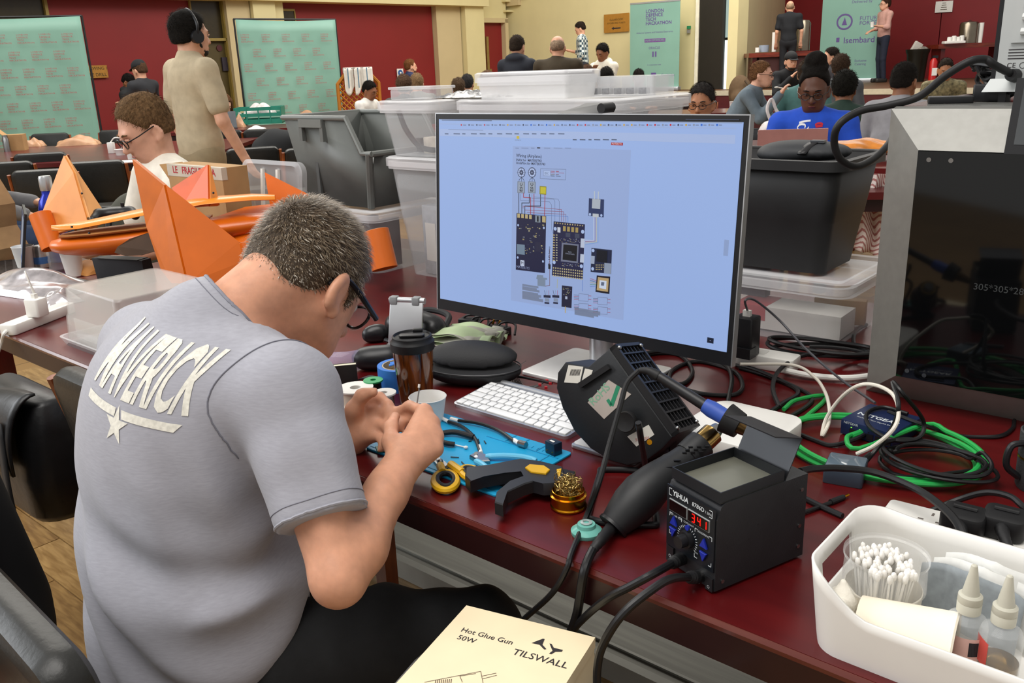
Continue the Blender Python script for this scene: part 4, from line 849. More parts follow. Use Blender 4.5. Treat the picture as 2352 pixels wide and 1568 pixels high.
cable('ethernet_cable', 'bright green ethernet cable coiled around the blue switch', Pg, .0042, m_green, 8, 4, ends=[((1955, 1002, TZ+.013), (1988, 990, TZ+.013), .006, .0065, m_green, 'plug')])
bcn = TP(.628, .545); cable('power_cord_coil', 'coiled thin black power cord beside the blue switch', coil(bcn, .075, .058, TA, 4.4, TZ+.018, .006, .006, 24, 1.0)+[at(2040, 1035, TZ+.02), at(2020, 1060, TZ+.008), at(2080, 1095, TZ+.006), at(2230, 1080, TZ+.006)], .0032, m_cable, 8, 3)
cable('black_cable_arch', 'braided black cable running from the switch under the printer corner', [(2040, 945, TZ+.03), (2120, 975, TZ+.03), (2200, 1000, z), (2290, 1002, z), (2324, 985, z), (2330, 965, z)], .0035, m_cable)
cable('dock_cable', 'black cable looping up from the grey dock over the blue switch', [(1985, 1060, TZ+.02), (2010, 1035, TZ+.03), (2050, 980, TZ+.07), (2064, 930, TZ+.11), (2050, 878, TZ+.13), (2075, 905, TZ+.12), (2120, 965, TZ+.06), (2110, 1005, TZ+.035), (2050, 1010, TZ+.032), (1998, 980, TZ+.032), (1992, 948, TZ+.033), (2030, 935, TZ+.034), (2085, 950, TZ+.034)], .0035, m_cable, ends=[((2000, 1043, TZ+.024), (1985, 1058, TZ+.02), .005, .0065, m_rubber, 'plug')])
cable('white_cable', 'white cable looping up from the dock beside the blue switch', [(1968, 1042, TZ+.028), (2010, 1022, TZ+.05), (2052, 985, TZ+.08), (2064, 945, TZ+.1), (2050, 905, TZ+.12), (2010, 884, TZ+.12), (1970, 886, TZ+.11), (1930, 915, TZ+.07), (1898, 960, TZ+.03), (1888, 1000, z), (1902, 975, TZ+.02), (1905, 940, TZ+.03), (1895, 900, TZ+.03), (1870, 865, TZ+.03), (1820, 838, TZ+.035), (1700, 836, TZ+.04)], .0032, M('cable_white', '#dcd5c8', .4), 8, 6)
ps = thing('power_strip', 'short white power strip on the table behind the monitor', 'power strip', at(1745, 838, TZ), TA+.06)
MB().rbox(.16, .055, 0, .03, .008, .003).build('case', m_white, ps); MB().at(Tr(0, 0, .03)).rbox(.03, .03, 0, .0008, .003, .0002).build('switch_plate', M('white_shade', '#d4d2cc', .4), ps)
uc = thing('usb_charger', 'black upright mains charger plugged into the white strip by the monitor', 'charger', TP(*[v for v in SQ(at(1712, 815, TZ+.03))], TZ+.031), TA)
MB().rbox(.045, .045, 0, .085, .006, .003).build('case', m_black, uc); MB().box(-.024, .024, -.03, .0, 0, .022).build('foot', m_black, uc); MB().box(-.008, .008, -.005, .005, .085, .098).build('usb_plug', m_white, uc)
Pc = at(1722, 700, TZ+.15)
cable('charger_cable', 'grey charging cable arching from the black charger down to the switch', [uc.location+Vector((0, 0, .097)), at(1712, 690, TZ+.16), at(1735, 690, TZ+.15), at(1790, 735, TZ+.10), at(1850, 800, TZ+.06), at(1930, 870, TZ+.03), at(2010, 925, TZ+.03)], .0025, M('cable_grey', '#4a4a50', .45))
cable('white_ribbed_hose', 'white ribbed cable running from the strip behind the printer', [(1800, 850, TZ+.012), (1860, 862, TZ+.01), (1940, 868, TZ+.01), (2010, 862, TZ+.01)], .0065, m_white, 10)
random.seed(9)
for k, (pts, lab) in enumerate((
    ([(1450, 830, z), (1500, 812, z), (1560, 815, z), (1590, 850, z), (1575, 878, z), (1540, 880, z), (1545, 850, z), (1600, 830, z), (1680, 850, z), (1705, 880, z), (1690, 905, z), (1620, 905, z), (1560, 890, z)], 'tangled black cable behind the fume extractor'),
    ([(1430, 820, z+.006), (1540, 805, z+.006), (1650, 830, z+.006), (1680, 862, z+.006), (1672, 925, z)], 'long black cable under the right of the monitor'),
    ([(1700, 845, z), (1760, 862, z), (1820, 888, z), (1832, 905, z), (1800, 925, z), (1770, 945, z)], 'black cable bending behind the white mini computer'),
    ([(1790, 935, z), (1775, 890, z+.01), (1790, 850, z+.02), (1840, 818, z+.02), (1900, 812, z+.02), (1975, 822, z)], 'black cable arching over the white ribbed cable'),
    ([(1820, 990, z), (1870, 1010, z), (1910, 1022, z), (1960, 1010, TZ+.01), (1985, 998, TZ+.012)], 'black network cable from the mini computer to the switch'),
    ([(1690, 838, z), (1740, 850, z+.008), (1840, 895, z), (1865, 915, z), (1850, 935, z), (1800, 965, z)], 'black cable crossing in front of the white strip'))):
    cable('black_cable', lab, pts, .0045 if k < 4 else .004, m_cable)
pcoil = coil(at(1905, 822, TZ), .11, .05, TA+.25, 3.3, TZ+.008, .009, .012, 22, .4); cable('power_lead_coil', 'loosely coiled black power lead left of the printer', pcoil, .0045, m_cable, 8, 3)
cable('printer_lead', 'black cable loop lying against the printer side', [(1990, 745, z), (1965, 760, z), (1962, 790, z), (1985, 815, z), (2000, 800, z)], .0045, m_cable)
cable('station_power_lead', 'thick black lead arching from the station to the plug in the basket strip', [(1838, 1082, TZ+.09), (1870, 1076, TZ+.085), (1930, 1075, TZ+.08), (2010, 1085, TZ+.075), (2100, 1120, TZ+.075), (2160, 1160, TZ+.075), (2198, 1200, TZ+.07), (2213, 1240, TZ+.06), (2217, 1290, TZ+.045)], .0052, m_cable)
cable('jack_lead', 'black lead with a small gold tipped jack lying beside the station', [(1835, 1180, z), (1870, 1168, z), (1905, 1155, z), (1920, 1148, z)], .003, m_cable, ends=[((1908, 1153, z), (1938, 1141, z), .0045, .004, m_rubber, 'plug_body'), ((1938, 1141, z), (1949, 1136, z), .002, .002, m_gold, 'plug_tip')])
cable('lead_to_strip', 'straight black lead from the station to the white multiway strip', [(1836, 1138, z), (1880, 1160, z), (1935, 1185, z)], .0045, m_cable)
cable('strip_lead', 'black lead arching behind the mains plugs', [(2135, 1175, z), (2200, 1148, TZ+.02), (2265, 1131, TZ+.04), (2320, 1140, TZ+.05), (2352, 1165, TZ+.045), (2400, 1200, TZ+.03)], .0045, m_cable)
# ---- multiway strip with plugs
ms = thing('multiway_socket_strip', 'long white mains socket strip behind the storage basket', 'power strip', TP(.865, .338), TA+.04)
MB().rbox(.50, .062, 0, .035, .008, .004).build('case', m_white, ms)
for k in range(3):
    for (dx, dy, w_, h_) in ((0, .012, .003, .008), (-.011, -.008, .007, .003), (.011, -.008, .007, .003)): MB().box(-.19+.055*k+dx-w_/2, -.19+.055*k+dx+w_/2, dy-h_/2, dy+h_/2, .0345, .0354).build('socket_slot', M('slot_dark', '#6a625c', .6), ms)
for k, (px, py, lab) in enumerate(((2215, 1180, 'black mains plug nearest the basket corner'), (2310, 1185, 'black mains plug with oval grip at the right edge'))):
    P = at(px, py, TZ+.06); P = Vector((P.x, P.y, TZ+.0355)); mp_ = thing('mains_plug', lab, 'plug', P, TA+.04)
    MB().rbox(.052, .05, 0, .03, .012, .005).build('body', m_rubber, mp_)
    c_ = cr([(0, -.02, .018), (.006, -.04, .016), (.016, -.058, .010), (.028, -.075, .004)], 6); MB().tube(c_, [.0085-.0003*i+(.0009 if i % 2 else 0) for i in range(len(c_))], 12).build('strain_relief', m_rubber, mp_)
    MB().tube([(-.014, .004, .031), (.014, .004, .031)], .003, 8).build('grip_bar', m_rubber, mp_)
mg = thing('black_mug', 'dark textured cylinder cup cut off at the right edge', 'cup', at(2392, 1120, TZ), 0)
MB().lathe([(0, 0), (.034, 0), (.036, .004), (.038, .09), (.036, .092), (.034, .088), (.033, .01), (0, .008)], 32).build('cup_body', M('mug_grey', '#38393b', .7, bump=.3, bs=400), mg)
MB().lathe([(.0385, .05), (.0385, .053)], 32, False, False).build('gold_band', m_gold, mg)
MB().tube(cr([(-.036, 0, .075), (-.055, 0, .07), (-.058, 0, .04), (-.038, 0, .02)], 6), .005, 8).build('handle', m_black, mg)
# ================================================================ storage basket and contents
bs_, bq = .628, .012; BW, BD = .32, .185
bk = thing('storage_basket', 'white plastic storage basket with dipped front full of supplies', 'basket', TP(bs_+BW/2, bq+BD/2), TA)
m_bas = M('basket_white', '#e4e2dd', .4, var=.02)
ol = rrect(BW, BD, .034, 8); 
dense = []
for i in range(len(ol)):
    a, b = Vector(ol[i]), Vector(ol[(i+1) % len(ol)]); n = max(1, int((b-a).length/.012)); dense += [a.lerp(b, k/n) for k in range(n)]
def rim(p):                              # end walls and back stand high, the front dips
    t = (p.x+BW/2)/.075; t2 = (BW/2-p.x)/.075; e = min(t, t2); e = max(0, min(1, e)); e = e*e*(3-2*e)
    fr_ = max(0, min(1, (-p.y/(BD/2)-.2)/.5)); return .103-.043*e*fr_-.006*(1 if p.y > 0 else 0)*e
fr_l = [0, .12, .45, .80, 1.0]; vs, fs = [], []
n = len(dense)
for k, t in enumerate(fr_l):
    for p in dense:
        sc_ = .93+.07*t; vs.append((p.x*sc_, p.y*sc_, .001+rim(p)*t))
for k in range(len(fr_l)-1):
    for j in range(n):
        p = dense[j]; q = dense[(j+1) % n]
        if k == 2 and p.x < -BW/2+.006 and q.x < -BW/2+.006 and abs(p.y) < .05 and abs(q.y) < .05: continue
        fs.append((k*n+j, k*n+(j+1) % n, (k+1)*n+(j+1) % n, (k+1)*n+j))
fs.append(tuple(range(n))[::-1])
MB().add(vs, fs).solid('wall', m_bas, bk, .0032, 50, -1 if False else 0)
BM = MW_(TP(bs_+BW/2, bq+BD/2), TA); zB = TZ+.004
def inb(px, py, z=zB): return at(px, py, z)
# cotton swab jar
jc = TP(.688, .100, zB); jr = thing('cotton_swab_jar', 'round clear topped jar packed with white cotton swabs', 'jar', jc, TA)
MB().lathe([(0, 0), (.036, 0), (.038, .003), (.0415, .052), (.0405, .053), (.037, .004), (0, .004)], 40).build('cream_base', M('jar_cream', '#e6dfd0', .45), jr)
MB().lathe([(.042, .05), (.0445, .054), (.0445, .060), (.0435, .088), (.0455, .090), (.0455, .094)], 40, False, False).build('clear_collar', clearplastic('jar_clear', '#f2f2f0', .22, .08), jr)
text(MB(), "Johnson's", Tr(-.0, -.0405, .036) @ Rx(math.pi/2-.1), .017, bold=.01, shear=.2).build('brand_text', M('ink_blue', '#3450a8', .6), jr, 0)
random.seed(4); swm = MB().tube([(0, 0, 0), (0, 0, .066)], .0013, 5).mesh('stick', 60); cot = MB().sphere((0, 0, .070), .0033, 8, (1, 1, 1.9)).mesh('cotton', 180)
swm.materials.append(m_white); cot.materials.append(M('cotton', '#f2efe9', .9))
for i in range(95):
    r = .034*math.sqrt(random.random()); a = random.uniform(0, 6.3); o = bpy.data.objects.new('cotton_swab', None); col.objects.link(o)
    o.location = jc+Vector((r*math.cos(a)*.75, r*math.sin(a)*.75, .012+random.uniform(-.004, .008)*(1-r/.04))); o.rotation_euler = (random.gauss(0, .06)-.1*math.sin(a), random.gauss(0, .06)+.1*math.cos(a), 0)
    tag(o, 'white cotton swab standing in the clear jar', 'swab', 'cotton swabs in the jar')
    for me, nm in ((swm, 'stick'), (cot, 'cotton_tip')): c = bpy.data.objects.new(nm, me); col.objects.link(c); c.parent = o
# paper cup on its side
pc_ = TP(.737, .048, zB); cu = thing('paper_cup', 'cream paper cup lying on its side in the basket', 'paper cup', pc_, TA+.12)
MB().at(Tr(-.055, 0, .037) @ Ry(math.pi/2)).lathe([(.0, .008), (.0265, .006), (.027, 0), (.0365, .092), (.0380, .094), (.0365, .096), (.035, .092), (.026, .01)], 36, False, False).build('cup_wall', M('paper_cream', '#efe6d2', .65), cu)
# bottles
def bottle(s, q, liquid, lvl, label, lab2):
    b = thing('squeeze_bottle', label, 'bottle', TP(s, q, zB), TA)
    MB().lathe([(0, 0), (.019, 0), (.0205, .003), (.0205, .062), (.0185, .07), (.0105, .076), (.0095, .080)], 32, True, False).build('body', clearplastic('bottle_clear', '#e9ecec', .16, .05), b)
    MB().lathe([(0, .001), (.0185, .001), (.0195, .004), (.0195, lvl), (0, lvl)], 28).build('liquid', M('liquid_'+label[:5].strip(), liquid, .08, trans=.85, ior=1.33), b)
    c = MB().lathe([(.0115, .078), (.0118, .088), (.0112, .089), (.0118, .09), (.0115, .097), (.0095, .099)], 28).build('cap', M('cap_milky', '#d9d6c6', .35, trans=.2, ior=1.2), b)
    MB().lathe([(.0085, .099), (.003, .131), (.0018, .132)], 20).build('nozzle', M('cap_milky', '#d9d6c6'), c)
    return b
b1 = bottle(.783, .064, '#9c7a3c', .016, 'clear nozzle bottle with pink barcode label and amber liquid', 1)
MB().at(Rz(-2.3)).loft([[(.0209*math.cos(a), .0209*math.sin(a), z_) for a in [i*.12 for i in range(17)]] for z_ in (.028, .058)], closed=False).build('label', M('label_pink', '#e3b7ac', .5), b1)
bb = MB()
for k in range(10): a = -1.15+k*.045; bb.at(Rz(a)).box(.0211, .0213, -.0004-.0003*(k % 3), .0004, .038, .054)
tag(bb.build('barcode', m_ink, b1, 0), kind='stuff')
b2 = bottle(.815, .064, '#d9dcd0', .034, 'clear nozzle bottle marked IPA at the basket end', 2)
MB().at(Rz(-2.7)).loft([[(.0209*math.cos(a), .0209*math.sin(a), z_+.006*math.cos(a*1.5)) for a in [i*.1 for i in range(9)]] for z_ in (.03, .058)], closed=False).build('label', M('label_red', '#d8584f', .5), b2)
text(MB(), 'IPA', Tr(0, -.0212, .026) @ Rx(math.pi/2), .014).build('pen_mark', m_ink, b2, 0)
# folded mask, tissue
fm = thing('face_mask', 'folded grey and white pleated face mask leaning behind the swab jar', 'mask', TP(.765, .135, zB+.002), TA-.15)
for k, (y_, mt) in enumerate(((0, M('mask_grey', '#8f969a', .85, var=.1, vs=90)), (.007, M('mask_white', '#dcdcd8', .85, var=.04, vs=90)), (.013, M('mask_white', '#dcdcd8')))):
    MB().grid(lambda u, v, y_=y_, k=k: (-.055+.11*u+.01*k, y_+.006*math.sin(u*9)+.012*v, .006+.07*v-.014*abs(u-.5)*2+.008*k), 14, 8).solid('pleat', mt, fm, .0012)
ts_ = SDF(); tP = TP(.655, .055, zB)
ts = thing('crumpled_tissue', 'crumpled white tissue in the front left basket corner', 'tissue', tP, TA)
ts_.chain([(0, 0, .012), (.004, .006, .04), (.0, .01, .062)], [.012, .014, .004], .01).ell((.008, -.004, .03), (.012, .006, .026), Rx(.3), .004).ell((-.008, .01, .028), (.006, .014, .024), Rz(.6), .004); ts_.build('wad', M('tissue', '#ece7da', .85, bump=.5, bs=90), ts, .003)
wt_ = thing('warning_tag', 'white paper tag with red warning triangle behind the bottles', 'tag', TP(.872, .205, TZ+.004), TA)
MB().box(-.03, .03, 0, .001, .0, .105).build('paper', m_white, wt_); MB().at(Tr(-.018, -.0003, .097) @ Rx(math.pi/2)).prism([(-.004, -.003), (.004, -.003), (0, .004)], 0, .0004).build('red_triangle', M('print_red', '#c24a40', .6), wt_)
# ================================================================ 3D printer
pr = thing('resin_printer', 'large silver framed 3D printer with dark glass door', '3d printer', TP(.41, .85), TA)
PRM = MW_(TP(.41, .85), TA); PWd, PD_, PH = .50, .45, .536
m_sil = M('printer_silver', '#8d8c87', .42, .55, var=.04, vs=40)
MB().box(0, PWd, 0, PD_, .006, PH).build('cabinet', m_sil, pr)
i0_, i1_ = .067, PWd-.067; zi0, zi1, zo = .059, .470, -.05
def fr4(a, b, c, d, nm): MB().add([a, b, c, d], [(0, 1, 2, 3)]).solid(nm, m_sil, pr, .003, 0)
MB().loft([[(0, 0, 0), (PWd, 0, 0), (PWd, 0, PH), (0, 0, PH)], [(i0_, zo, zi0), (i1_, zo, zi0), (i1_, zo, zi1), (i0_, zo, zi1)]], False, False).build('door_frame', M('frame_silver', '#8d8c87', .45, .3, var=.04, vs=60), pr, 0)
MB().box(i0_+.001, i1_-.001, zo-.004, zo+.001, zi0+.001, zi1-.001).build('glass_door', M('door_glass', '#0a0b0c', .05, var=0, spec=.6), pr)
for x_, z_ in ((.02, .455), (.055, .455), (.02, .015), (.05, .012)): MB().cyl((i0_+x_, zo-.004, zi0+z_ if z_ < .1 else z_), (i0_+x_, zo-.0055, zi0+z_ if z_ < .1 else z_), .004, n=12).build('door_bolt', m_steel, pr)
text(MB(), '305*305*280', Tr(i0_+.155, zo-.0045, .245) @ Rx(math.pi/2), .016).build('door_print', M('print_dim', '#3c3f40', .4), pr, 0)
MB().at(Tr(0, 0, PH)).box(.004, PWd-.004, .004, PD_-.004, 0, .004).build('top_glass', M('printer_top', '#8c8c88', .2, .3), pr)
tbm = PRM @ Tr(.20, -.035, .50) @ Rx(-.22)
tbt = MB().at(PRM.inverted() @ tbm).box(0, .16, -.012, .004, -.035, .085).build('touch_panel', m_black, pr); MB().at(PRM.inverted() @ tbm).box(.012, .15, -.0128, -.012, -.02, .072).build('touch_screen', M('touch_grey', '#4b4e50', .15), tbt)
# device standing on the printer top
dv = thing('display_unit', 'grey backed display unit with vents standing on the printer', 'display', TP(.53, 1.0, TZ+PH+.004), TA)
DM = MW_(TP(.53, 1.0, TZ+PH+.004), TA)
MB().box(.0, .35, .004, .04, .012, .29).build('front_bezel', m_black, dv); m_dv = M('unit_grey', '#b9bcbb', .45, .2, var=.03)
MB().box(.012, .35, -.016, .004, .03, .29).build('back_shell', m_dv, dv)
MB().at(Tr(.03, -.016, .0)).box(0, .32, -.006, 0, .10, .28).build('vent_panel', m_dv, dv)
for k in range(6): MB().tube([(.045, -.024, .118+k*.024), (.33, -.024, .118+k*.024)], .006, 8).build('louvre', M('unit_louvre', '#d4d6d4', .4), dv)
MB().at(Tr(.0, 0, 0)).loft([[(-.005, -.03, .018), (.35, -.03, .018), (.35, -.0, .018), (-.005, 0, .018)], [(.005, -.02, .04), (.35, -.02, .04), (.35, 0, .04), (.005, 0, .04)]]).build('lower_ledge', m_dv, dv)
MB().rbox(.06, .02, .0, .02, .004, .001) if False else None
for x_ in (.02, .05): MB().box(x_, x_+.012, -.015, .02, 0, .02).build('foot', m_black, dv)
for k in range(4): MB().box(.028, .065+.01*(k % 2), -.0168, -.016, .088-.005*k, .0895-.005*k).build('label_line', m_ink, dv)
text(MB(), 'CE', Tr(.035, -.0165, .062) @ Rx(math.pi/2), .012).build('ce_mark', m_ink, dv, 0)
MB().at(Tr(.053, -.0163, .062) @ Rx(math.pi/2)).lathe([(.0045, 0), (.0052, 0), (.0052, .0004), (.0045, .0004)], 20, False, False).build('round_mark', m_ink, dv); text(MB(), 'Q', Tr(.078, -.0165, .082) @ Rx(math.pi/2), .016).build('maker_mark', m_ink, dv, 0)
skt = DM @ Vector((.045, -.025, .045))
cable('power_cable', 'thick black power cable plugged into the grey unit, drooping beside the printer', [skt, atd(2285, 150, 1.5), atd(2262, 136, 1.5), atd(2225, 142, 1.5), atd(2170, 175, 1.52), atd(2110, 222, 1.55), atd(2040, 242, 1.57), atd(1975, 255, 1.58), atd(1928, 285, 1.58), atd(1916, 325, 1.6), atd(1930, 365, 1.62), atd(1965, 382, 1.65), atd(2005, 365, 1.7), atd(2037, 335, 1.75), atd(2060, 300, 1.85)], .0068, m_rubber, 12)
o = [ob for ob in col.objects if ob.name.startswith('power_cable')][-1]; MB().at(Tr(-skt.x, -skt.y, -skt.z)).tube([skt, skt+Vector((-.015, -.012, .002))], [.012, .010], 14).build('plug', m_rubber, o)
for k, (x_, y_, w_, h_, mt, lab, nm) in enumerate(((.12, .16, .05, .03, m_black, 'black power adapter block on the printer top', 'power_adapter'), (.07, .10, .075, .012, m_black, 'flat black card reader near the printer edge', 'card_reader'))):
    t_ = thing(nm, lab, 'adapter' if k == 0 else 'card reader', PRM @ Vector((x_, y_, PH+.0045)), TA+.3*k); MB().rbox(w_, .035, 0, h_, .004, .002).build('case', mt, t_); MB().tube(cr([(0, .015, h_*.5), (.03, .05, h_*.7), (.06, .07, .01), (.1, .08, .008)], 5), .003, 8).build('lead', m_cable, t_)
rp = SDF(); rp.ell((0, 0, .05), (.03, .03, .05), None, .02).ell((.015, .01, .04), (.03, .028, .04)).ell((-.012, .006, .03), (.03, .026, .03)); 
hs = thing('headset_bundle', 'bundle of black cables and connectors on the printer top', 'cable bundle', PRM @ Vector((.115, .24, PH+.0045)), TA)
bcl = MB(); random.seed(6)
for k in range(7): bcl.tube(cr([(random.uniform(-.05, .05), random.uniform(-.04, .04), random.uniform(.006, .07)) for _ in range(5)], 6), .0045, 7)
bcl.box(-.02, .02, -.02, .02, 0, .05); tag(bcl.build('bundle', m_cable, hs), kind='stuff')
for k in range(3): MB().tube([(.02, -.01, .02+.02*k), (.055, -.02, .022+.02*k)], .0015, 6).build('metal_prong', m_steel, hs)
br = thing('brown_fabric_roll', 'rough brown cloth roll behind the cables on the printer', 'cloth roll', PRM @ Vector((.19, .33, PH+.0045)), TA)
SDF().chain([(0, 0, .04), (0, 0, .105)], [.042, .03], .01).ell((.03, 0, .05), (.035, .03, .045)).build('cloth', M('brown_cloth', '#55402f', .95, var=.2, vs=60, bump=.8, bs=120), br, .008)
# ================================================================ clear containers and crates
def tray(name, label, cat, s0, s1, q0, q1, z0, z1, mat, taper=.02, rim_w=.012, r=.03, lid=None, lidm=None, ribs=0):
    o = thing(name, label, cat, TP((s0+s1)/2, (q0+q1)/2, z0), TA); w, d, h = s1-s0, q1-q0, z1-z0
    rs = [(taper, 0), (taper*.55, h*.45), (taper*.5, h*.46), (0, h)]
    MB().loft([[(x, y, z_) for x, y in rrect(w-2*k, d-2*k, r, 5)] for k, z_ in rs], True, False).solid('bin_wall', mat, o, .003, 40)
    MB().loft([[(x, y, z_) for x, y in rrect(w+2*k, d+2*k, r+k, 5)] for k, z_ in ((0, h-.022), (rim_w, h-.022), (rim_w, h), (0, h), (-.003, h-.003))], False, False).build('rim', lidm or mat, o, 40)
    if lid:
        MB().at(Tr(0, 0, h)).loft([[(x, y, z_) for x, y in rrect(w+2*k, d+2*k, r+k, 5)] for k, z_ in ((rim_w+.006, -.014), (rim_w+.006, .010), (rim_w-.004, .014), (-.012, .014), (-.016, .006))], False, True).build('lid', lidm or mat, o, 40)
    for k in range(ribs): MB().box(-w/2+w*(k+1)/(ribs+1)-.002, -w/2+w*(k+1)/(ribs+1)+.002, -d/2-.002, -d/2+.003, h*.1, h*.9).build('rib', mat, o)
    return o
m_lid = clearplastic('lid_frosted', '#f4f4f6', .30, .3)
rc = tray('clear_storage_box', 'clear lidded storage box holding a white carton under the black crate', 'storage box', -.12, .285, 1.045, 1.34, TZ+.0005, .895, m_clear, lid=True, lidm=m_lid)
cx = thing('product_carton', 'white carton with red and blue stripe inside the clear box', 'carton', TP(.135, 1.15, TZ+.006), TA+.03)
MB().box(-.14, .12, -.04, .06, 0, .055).build('carton', M('carton_white', '#dcd9d3', .6), cx); MB().box(-.1405, -.06, -.0405, .0605, .02, .0555).build('red_stripe', M('print_red2', '#b32f36', .6), cx); MB().box(-.141, -.10, -.041, .061, .0, .03).build('blue_stripe', M('print_blue', '#2f4f96', .6), cx)
for k, (s_, q_, h_, hx, lab) in enumerate(((-.02, 1.2, .07, '#4c4a55', 'dark packet standing inside the clear box'), (.2, 1.26, .06, '#a8865a', 'tan folder standing in the back of the clear box'))):
    t_ = thing('packet', lab, 'packet', TP(s_, q_, TZ+.062 if k == 0 else TZ+.006), TA+.2*k); MB().rbox(.12, .03, 0, h_, .004, .002).build('packet_body', M('packet%d' % k, hx, .5), t_)
bcr = tray('black_crate', 'large black plastic crate stacked on the clear box right of the monitor', 'crate', -.11, .245, 1.06, 1.33, .9105, 1.165, M('crate_black', '#262627', .5, var=.08), .035, .016, .03)
m_greyc = M('crate_grey', '#5f625f', .5, var=.05)
# tall clear bin with second bins on top
tag(tray('clear_storage_bin', 'tall clear plastic bin standing left of the monitor', 'storage bin', -1.17, -.72, 1.05, 1.42, TZ+.0005, 1.115, m_clear, .035, .012, .03, True, m_lid), None)
tray('clear_storage_bin', 'wide clear bin stacked on top with a black hose inside', 'storage bin', -1.19, -.94, 1.05, 1.42, 1.1305, 1.283, m_clear, .02, .012, .03, True, m_lid)
tray('clear_storage_bin', 'clear bin of packets on the stack just above the monitor', 'storage bin', -.87, -.32, 1.07, 1.42, 1.1305, 1.283, m_clear, .02, .012, .03, True, m_lid)
tray('clear_storage_bin', 'clear bin hidden mostly behind the monitor', 'storage bin', -.66, -.30, 1.07, 1.42, TZ+.0005, 1.115, m_milky, .02, .012, .03, True, m_lid)
hz = thing('black_hose', 'curved black hose inside the upper clear bin', 'hose', TP(-1.06, 1.12, 1.134), TA); MB().tube(cr([(-.12, .0, .13), (-.09, 0, .07), (-.03, .0, .02), (.04, .01, .013), (.09, .02, .04), (.105, .03, .1)], 8), .0085, 10).build('tube', m_rubber, hz)
for k, (s_, q_, z_, w_, h_, hx, nm, lab) in enumerate(((-1.05, 1.15, 1.1335, .07, .05, '#c9bfb0', 'small_carton', 'pale small carton at the bottom of the upper clear bin'), (-1.13, 1.16, 1.1335, .03, .045, '#3a3436', 'dark_tool', 'dark tool standing in the upper clear bin'), (-.97, 1.2, 1.1335, .06, .05, '#b59a8a', 'foil_packet', 'creased foil packet in the upper clear bin'),
        (-.85, 1.14, TZ+.005, .05, .17, '#b03a35', 'red_box', 'tall red striped box in the tall clear bin'), (-1.05, 1.13, TZ+.005, .08, .22, '#9a9da2', 'grey_tube_pack', 'grey printed pack standing in the tall clear bin'), (-.95, 1.2, TZ+.005, .11, .26, '#8a8378', 'packed_bag', 'crinkled grey bag filling the tall clear bin'), (-.77, 1.14, TZ+.005, .05, .12, '#4c3030', 'maroon_box', 'maroon box beside the monitor edge in the tall bin'), (-.6, 1.15, 1.1335, .2, .08, '#5c6468', 'dark_packets', 'dark packets lying in the bin above the monitor'))):
    t_ = thing(nm, lab, 'box' if 'box' in nm or 'carton' in nm else 'packet', TP(s_, q_, z_), TA+random.uniform(-.1, .1)); MB().rbox(w_, w_*.7, 0, h_, .006, .003).build('body', M('cont%d' % k, hx, .5, var=.15, vs=40), t_)
    if k in (3, 4): MB().box(-w_*.3, w_*.3, -w_*.36, -w_*.35, h_*.2, h_*.75).build('printed_label', M('label_pale', '#d8d2c8', .6), t_)
wb_ = TZ; zl = 1.283+.0145
t_ = thing('plastic_tub', 'stack of small white plastic tubs on the left clear bin lid', 'tub', TP(-1.09, 1.14, zl), TA+.1); MB().rbox(.17, .11, 0, .03, .01, .004).build('tub', m_milky, t_); MB().at(Tr(0, 0, .03)).rbox(.18, .12, 0, .008, .01, .002).build('tub_lid', m_lid, t_)
t_ = thing('zip_bag', 'clear zip bag with crumpled foil on the bin lid', 'zip bag', TP(-.92, 1.17, zl), TA); random.seed(8)
MB().grid(lambda u, v: (-.12+.24*u, -.06+.14*v, .004+.018*math.sin(math.pi*v)*math.sin(math.pi*u)+.004*math.sin(u*37+v*21)*math.sin(math.pi*v)), 26, 10).grid(lambda u, v: (-.12+.24*(1-u), -.06+.14*v, .001), 4, 2).build('bag_film', M('bag_film', '#b9b7b6', .15, .4, var=.5, vs=70), t_)
lw = tray('long_white_box', 'long translucent white box crossing the top of the bins', 'storage box', -.82, -.50, 1.10, 1.24, zl, zl+.058, clearplastic('box_whitefilm', '#fafafa', .42, .3), .006, .004, .008, True, m_lid)
t_ = thing('organiser_box', 'clear compartment organiser on the right end of the bins', 'organiser', TP(-.44, 1.30, zl), TA+.05); MB().rbox(.22, .12, 0, .05, .006, .002).build('case', m_milky, t_)
for k in range(6): MB().box(-.1+.038*k, -.099+.038*k, -.0605, .06, .003, .048).build('divider', m_lid, t_)
for k in range(5): MB().rbox(.02, .03, 0, .02, .004, .002).mesh and MB().at(Tr(-.08+.038*k, -.04, .003)).rbox(.022, .03, 0, .016, .004, .002).build('sorted_parts', M('parts_grey', '#6a6a70', .6, var=.3, vs=150), t_)
# grey picking crate on a clear box
cgb = tray('clear_storage_box', 'clear lidded box of red books under the grey crate', 'storage box', -1.70, -1.20, 1.0, 1.38, TZ+.0005, .945, m_clear, .02, .012, .03, True, m_lid)
for k in range(6):
    t_ = thing('book', ('red spined book first from the left in the clear box', 'cream spined book second from the left in the clear box', 'dark brown book third from the left in the clear box', 'red spined book fourth from the left in the clear box', 'cream spined book fifth from the left in the clear box', 'dark brown book at the right end in the clear box')[k], 'book', TP(-1.45+.035*k, 1.06, TZ+.005), TA+random.uniform(-.05, .05), 'books in the clear box'); MB().box(-.013, .013, -.03, .1, 0, .12+.02*(k % 3)).build('book_block', M('book%d' % (k % 3), ('#8a2b26', '#b9a58a', '#4a3a3a')[k % 3], .6), t_)
gcr = thing('grey_picking_crate', 'large grey plastic crate with a dropped open end behind the man', 'crate', TP(-1.645, 1.02, .9605), TA)
Lc, Dc, Hc_ = .425, .34, .285; tp = .055
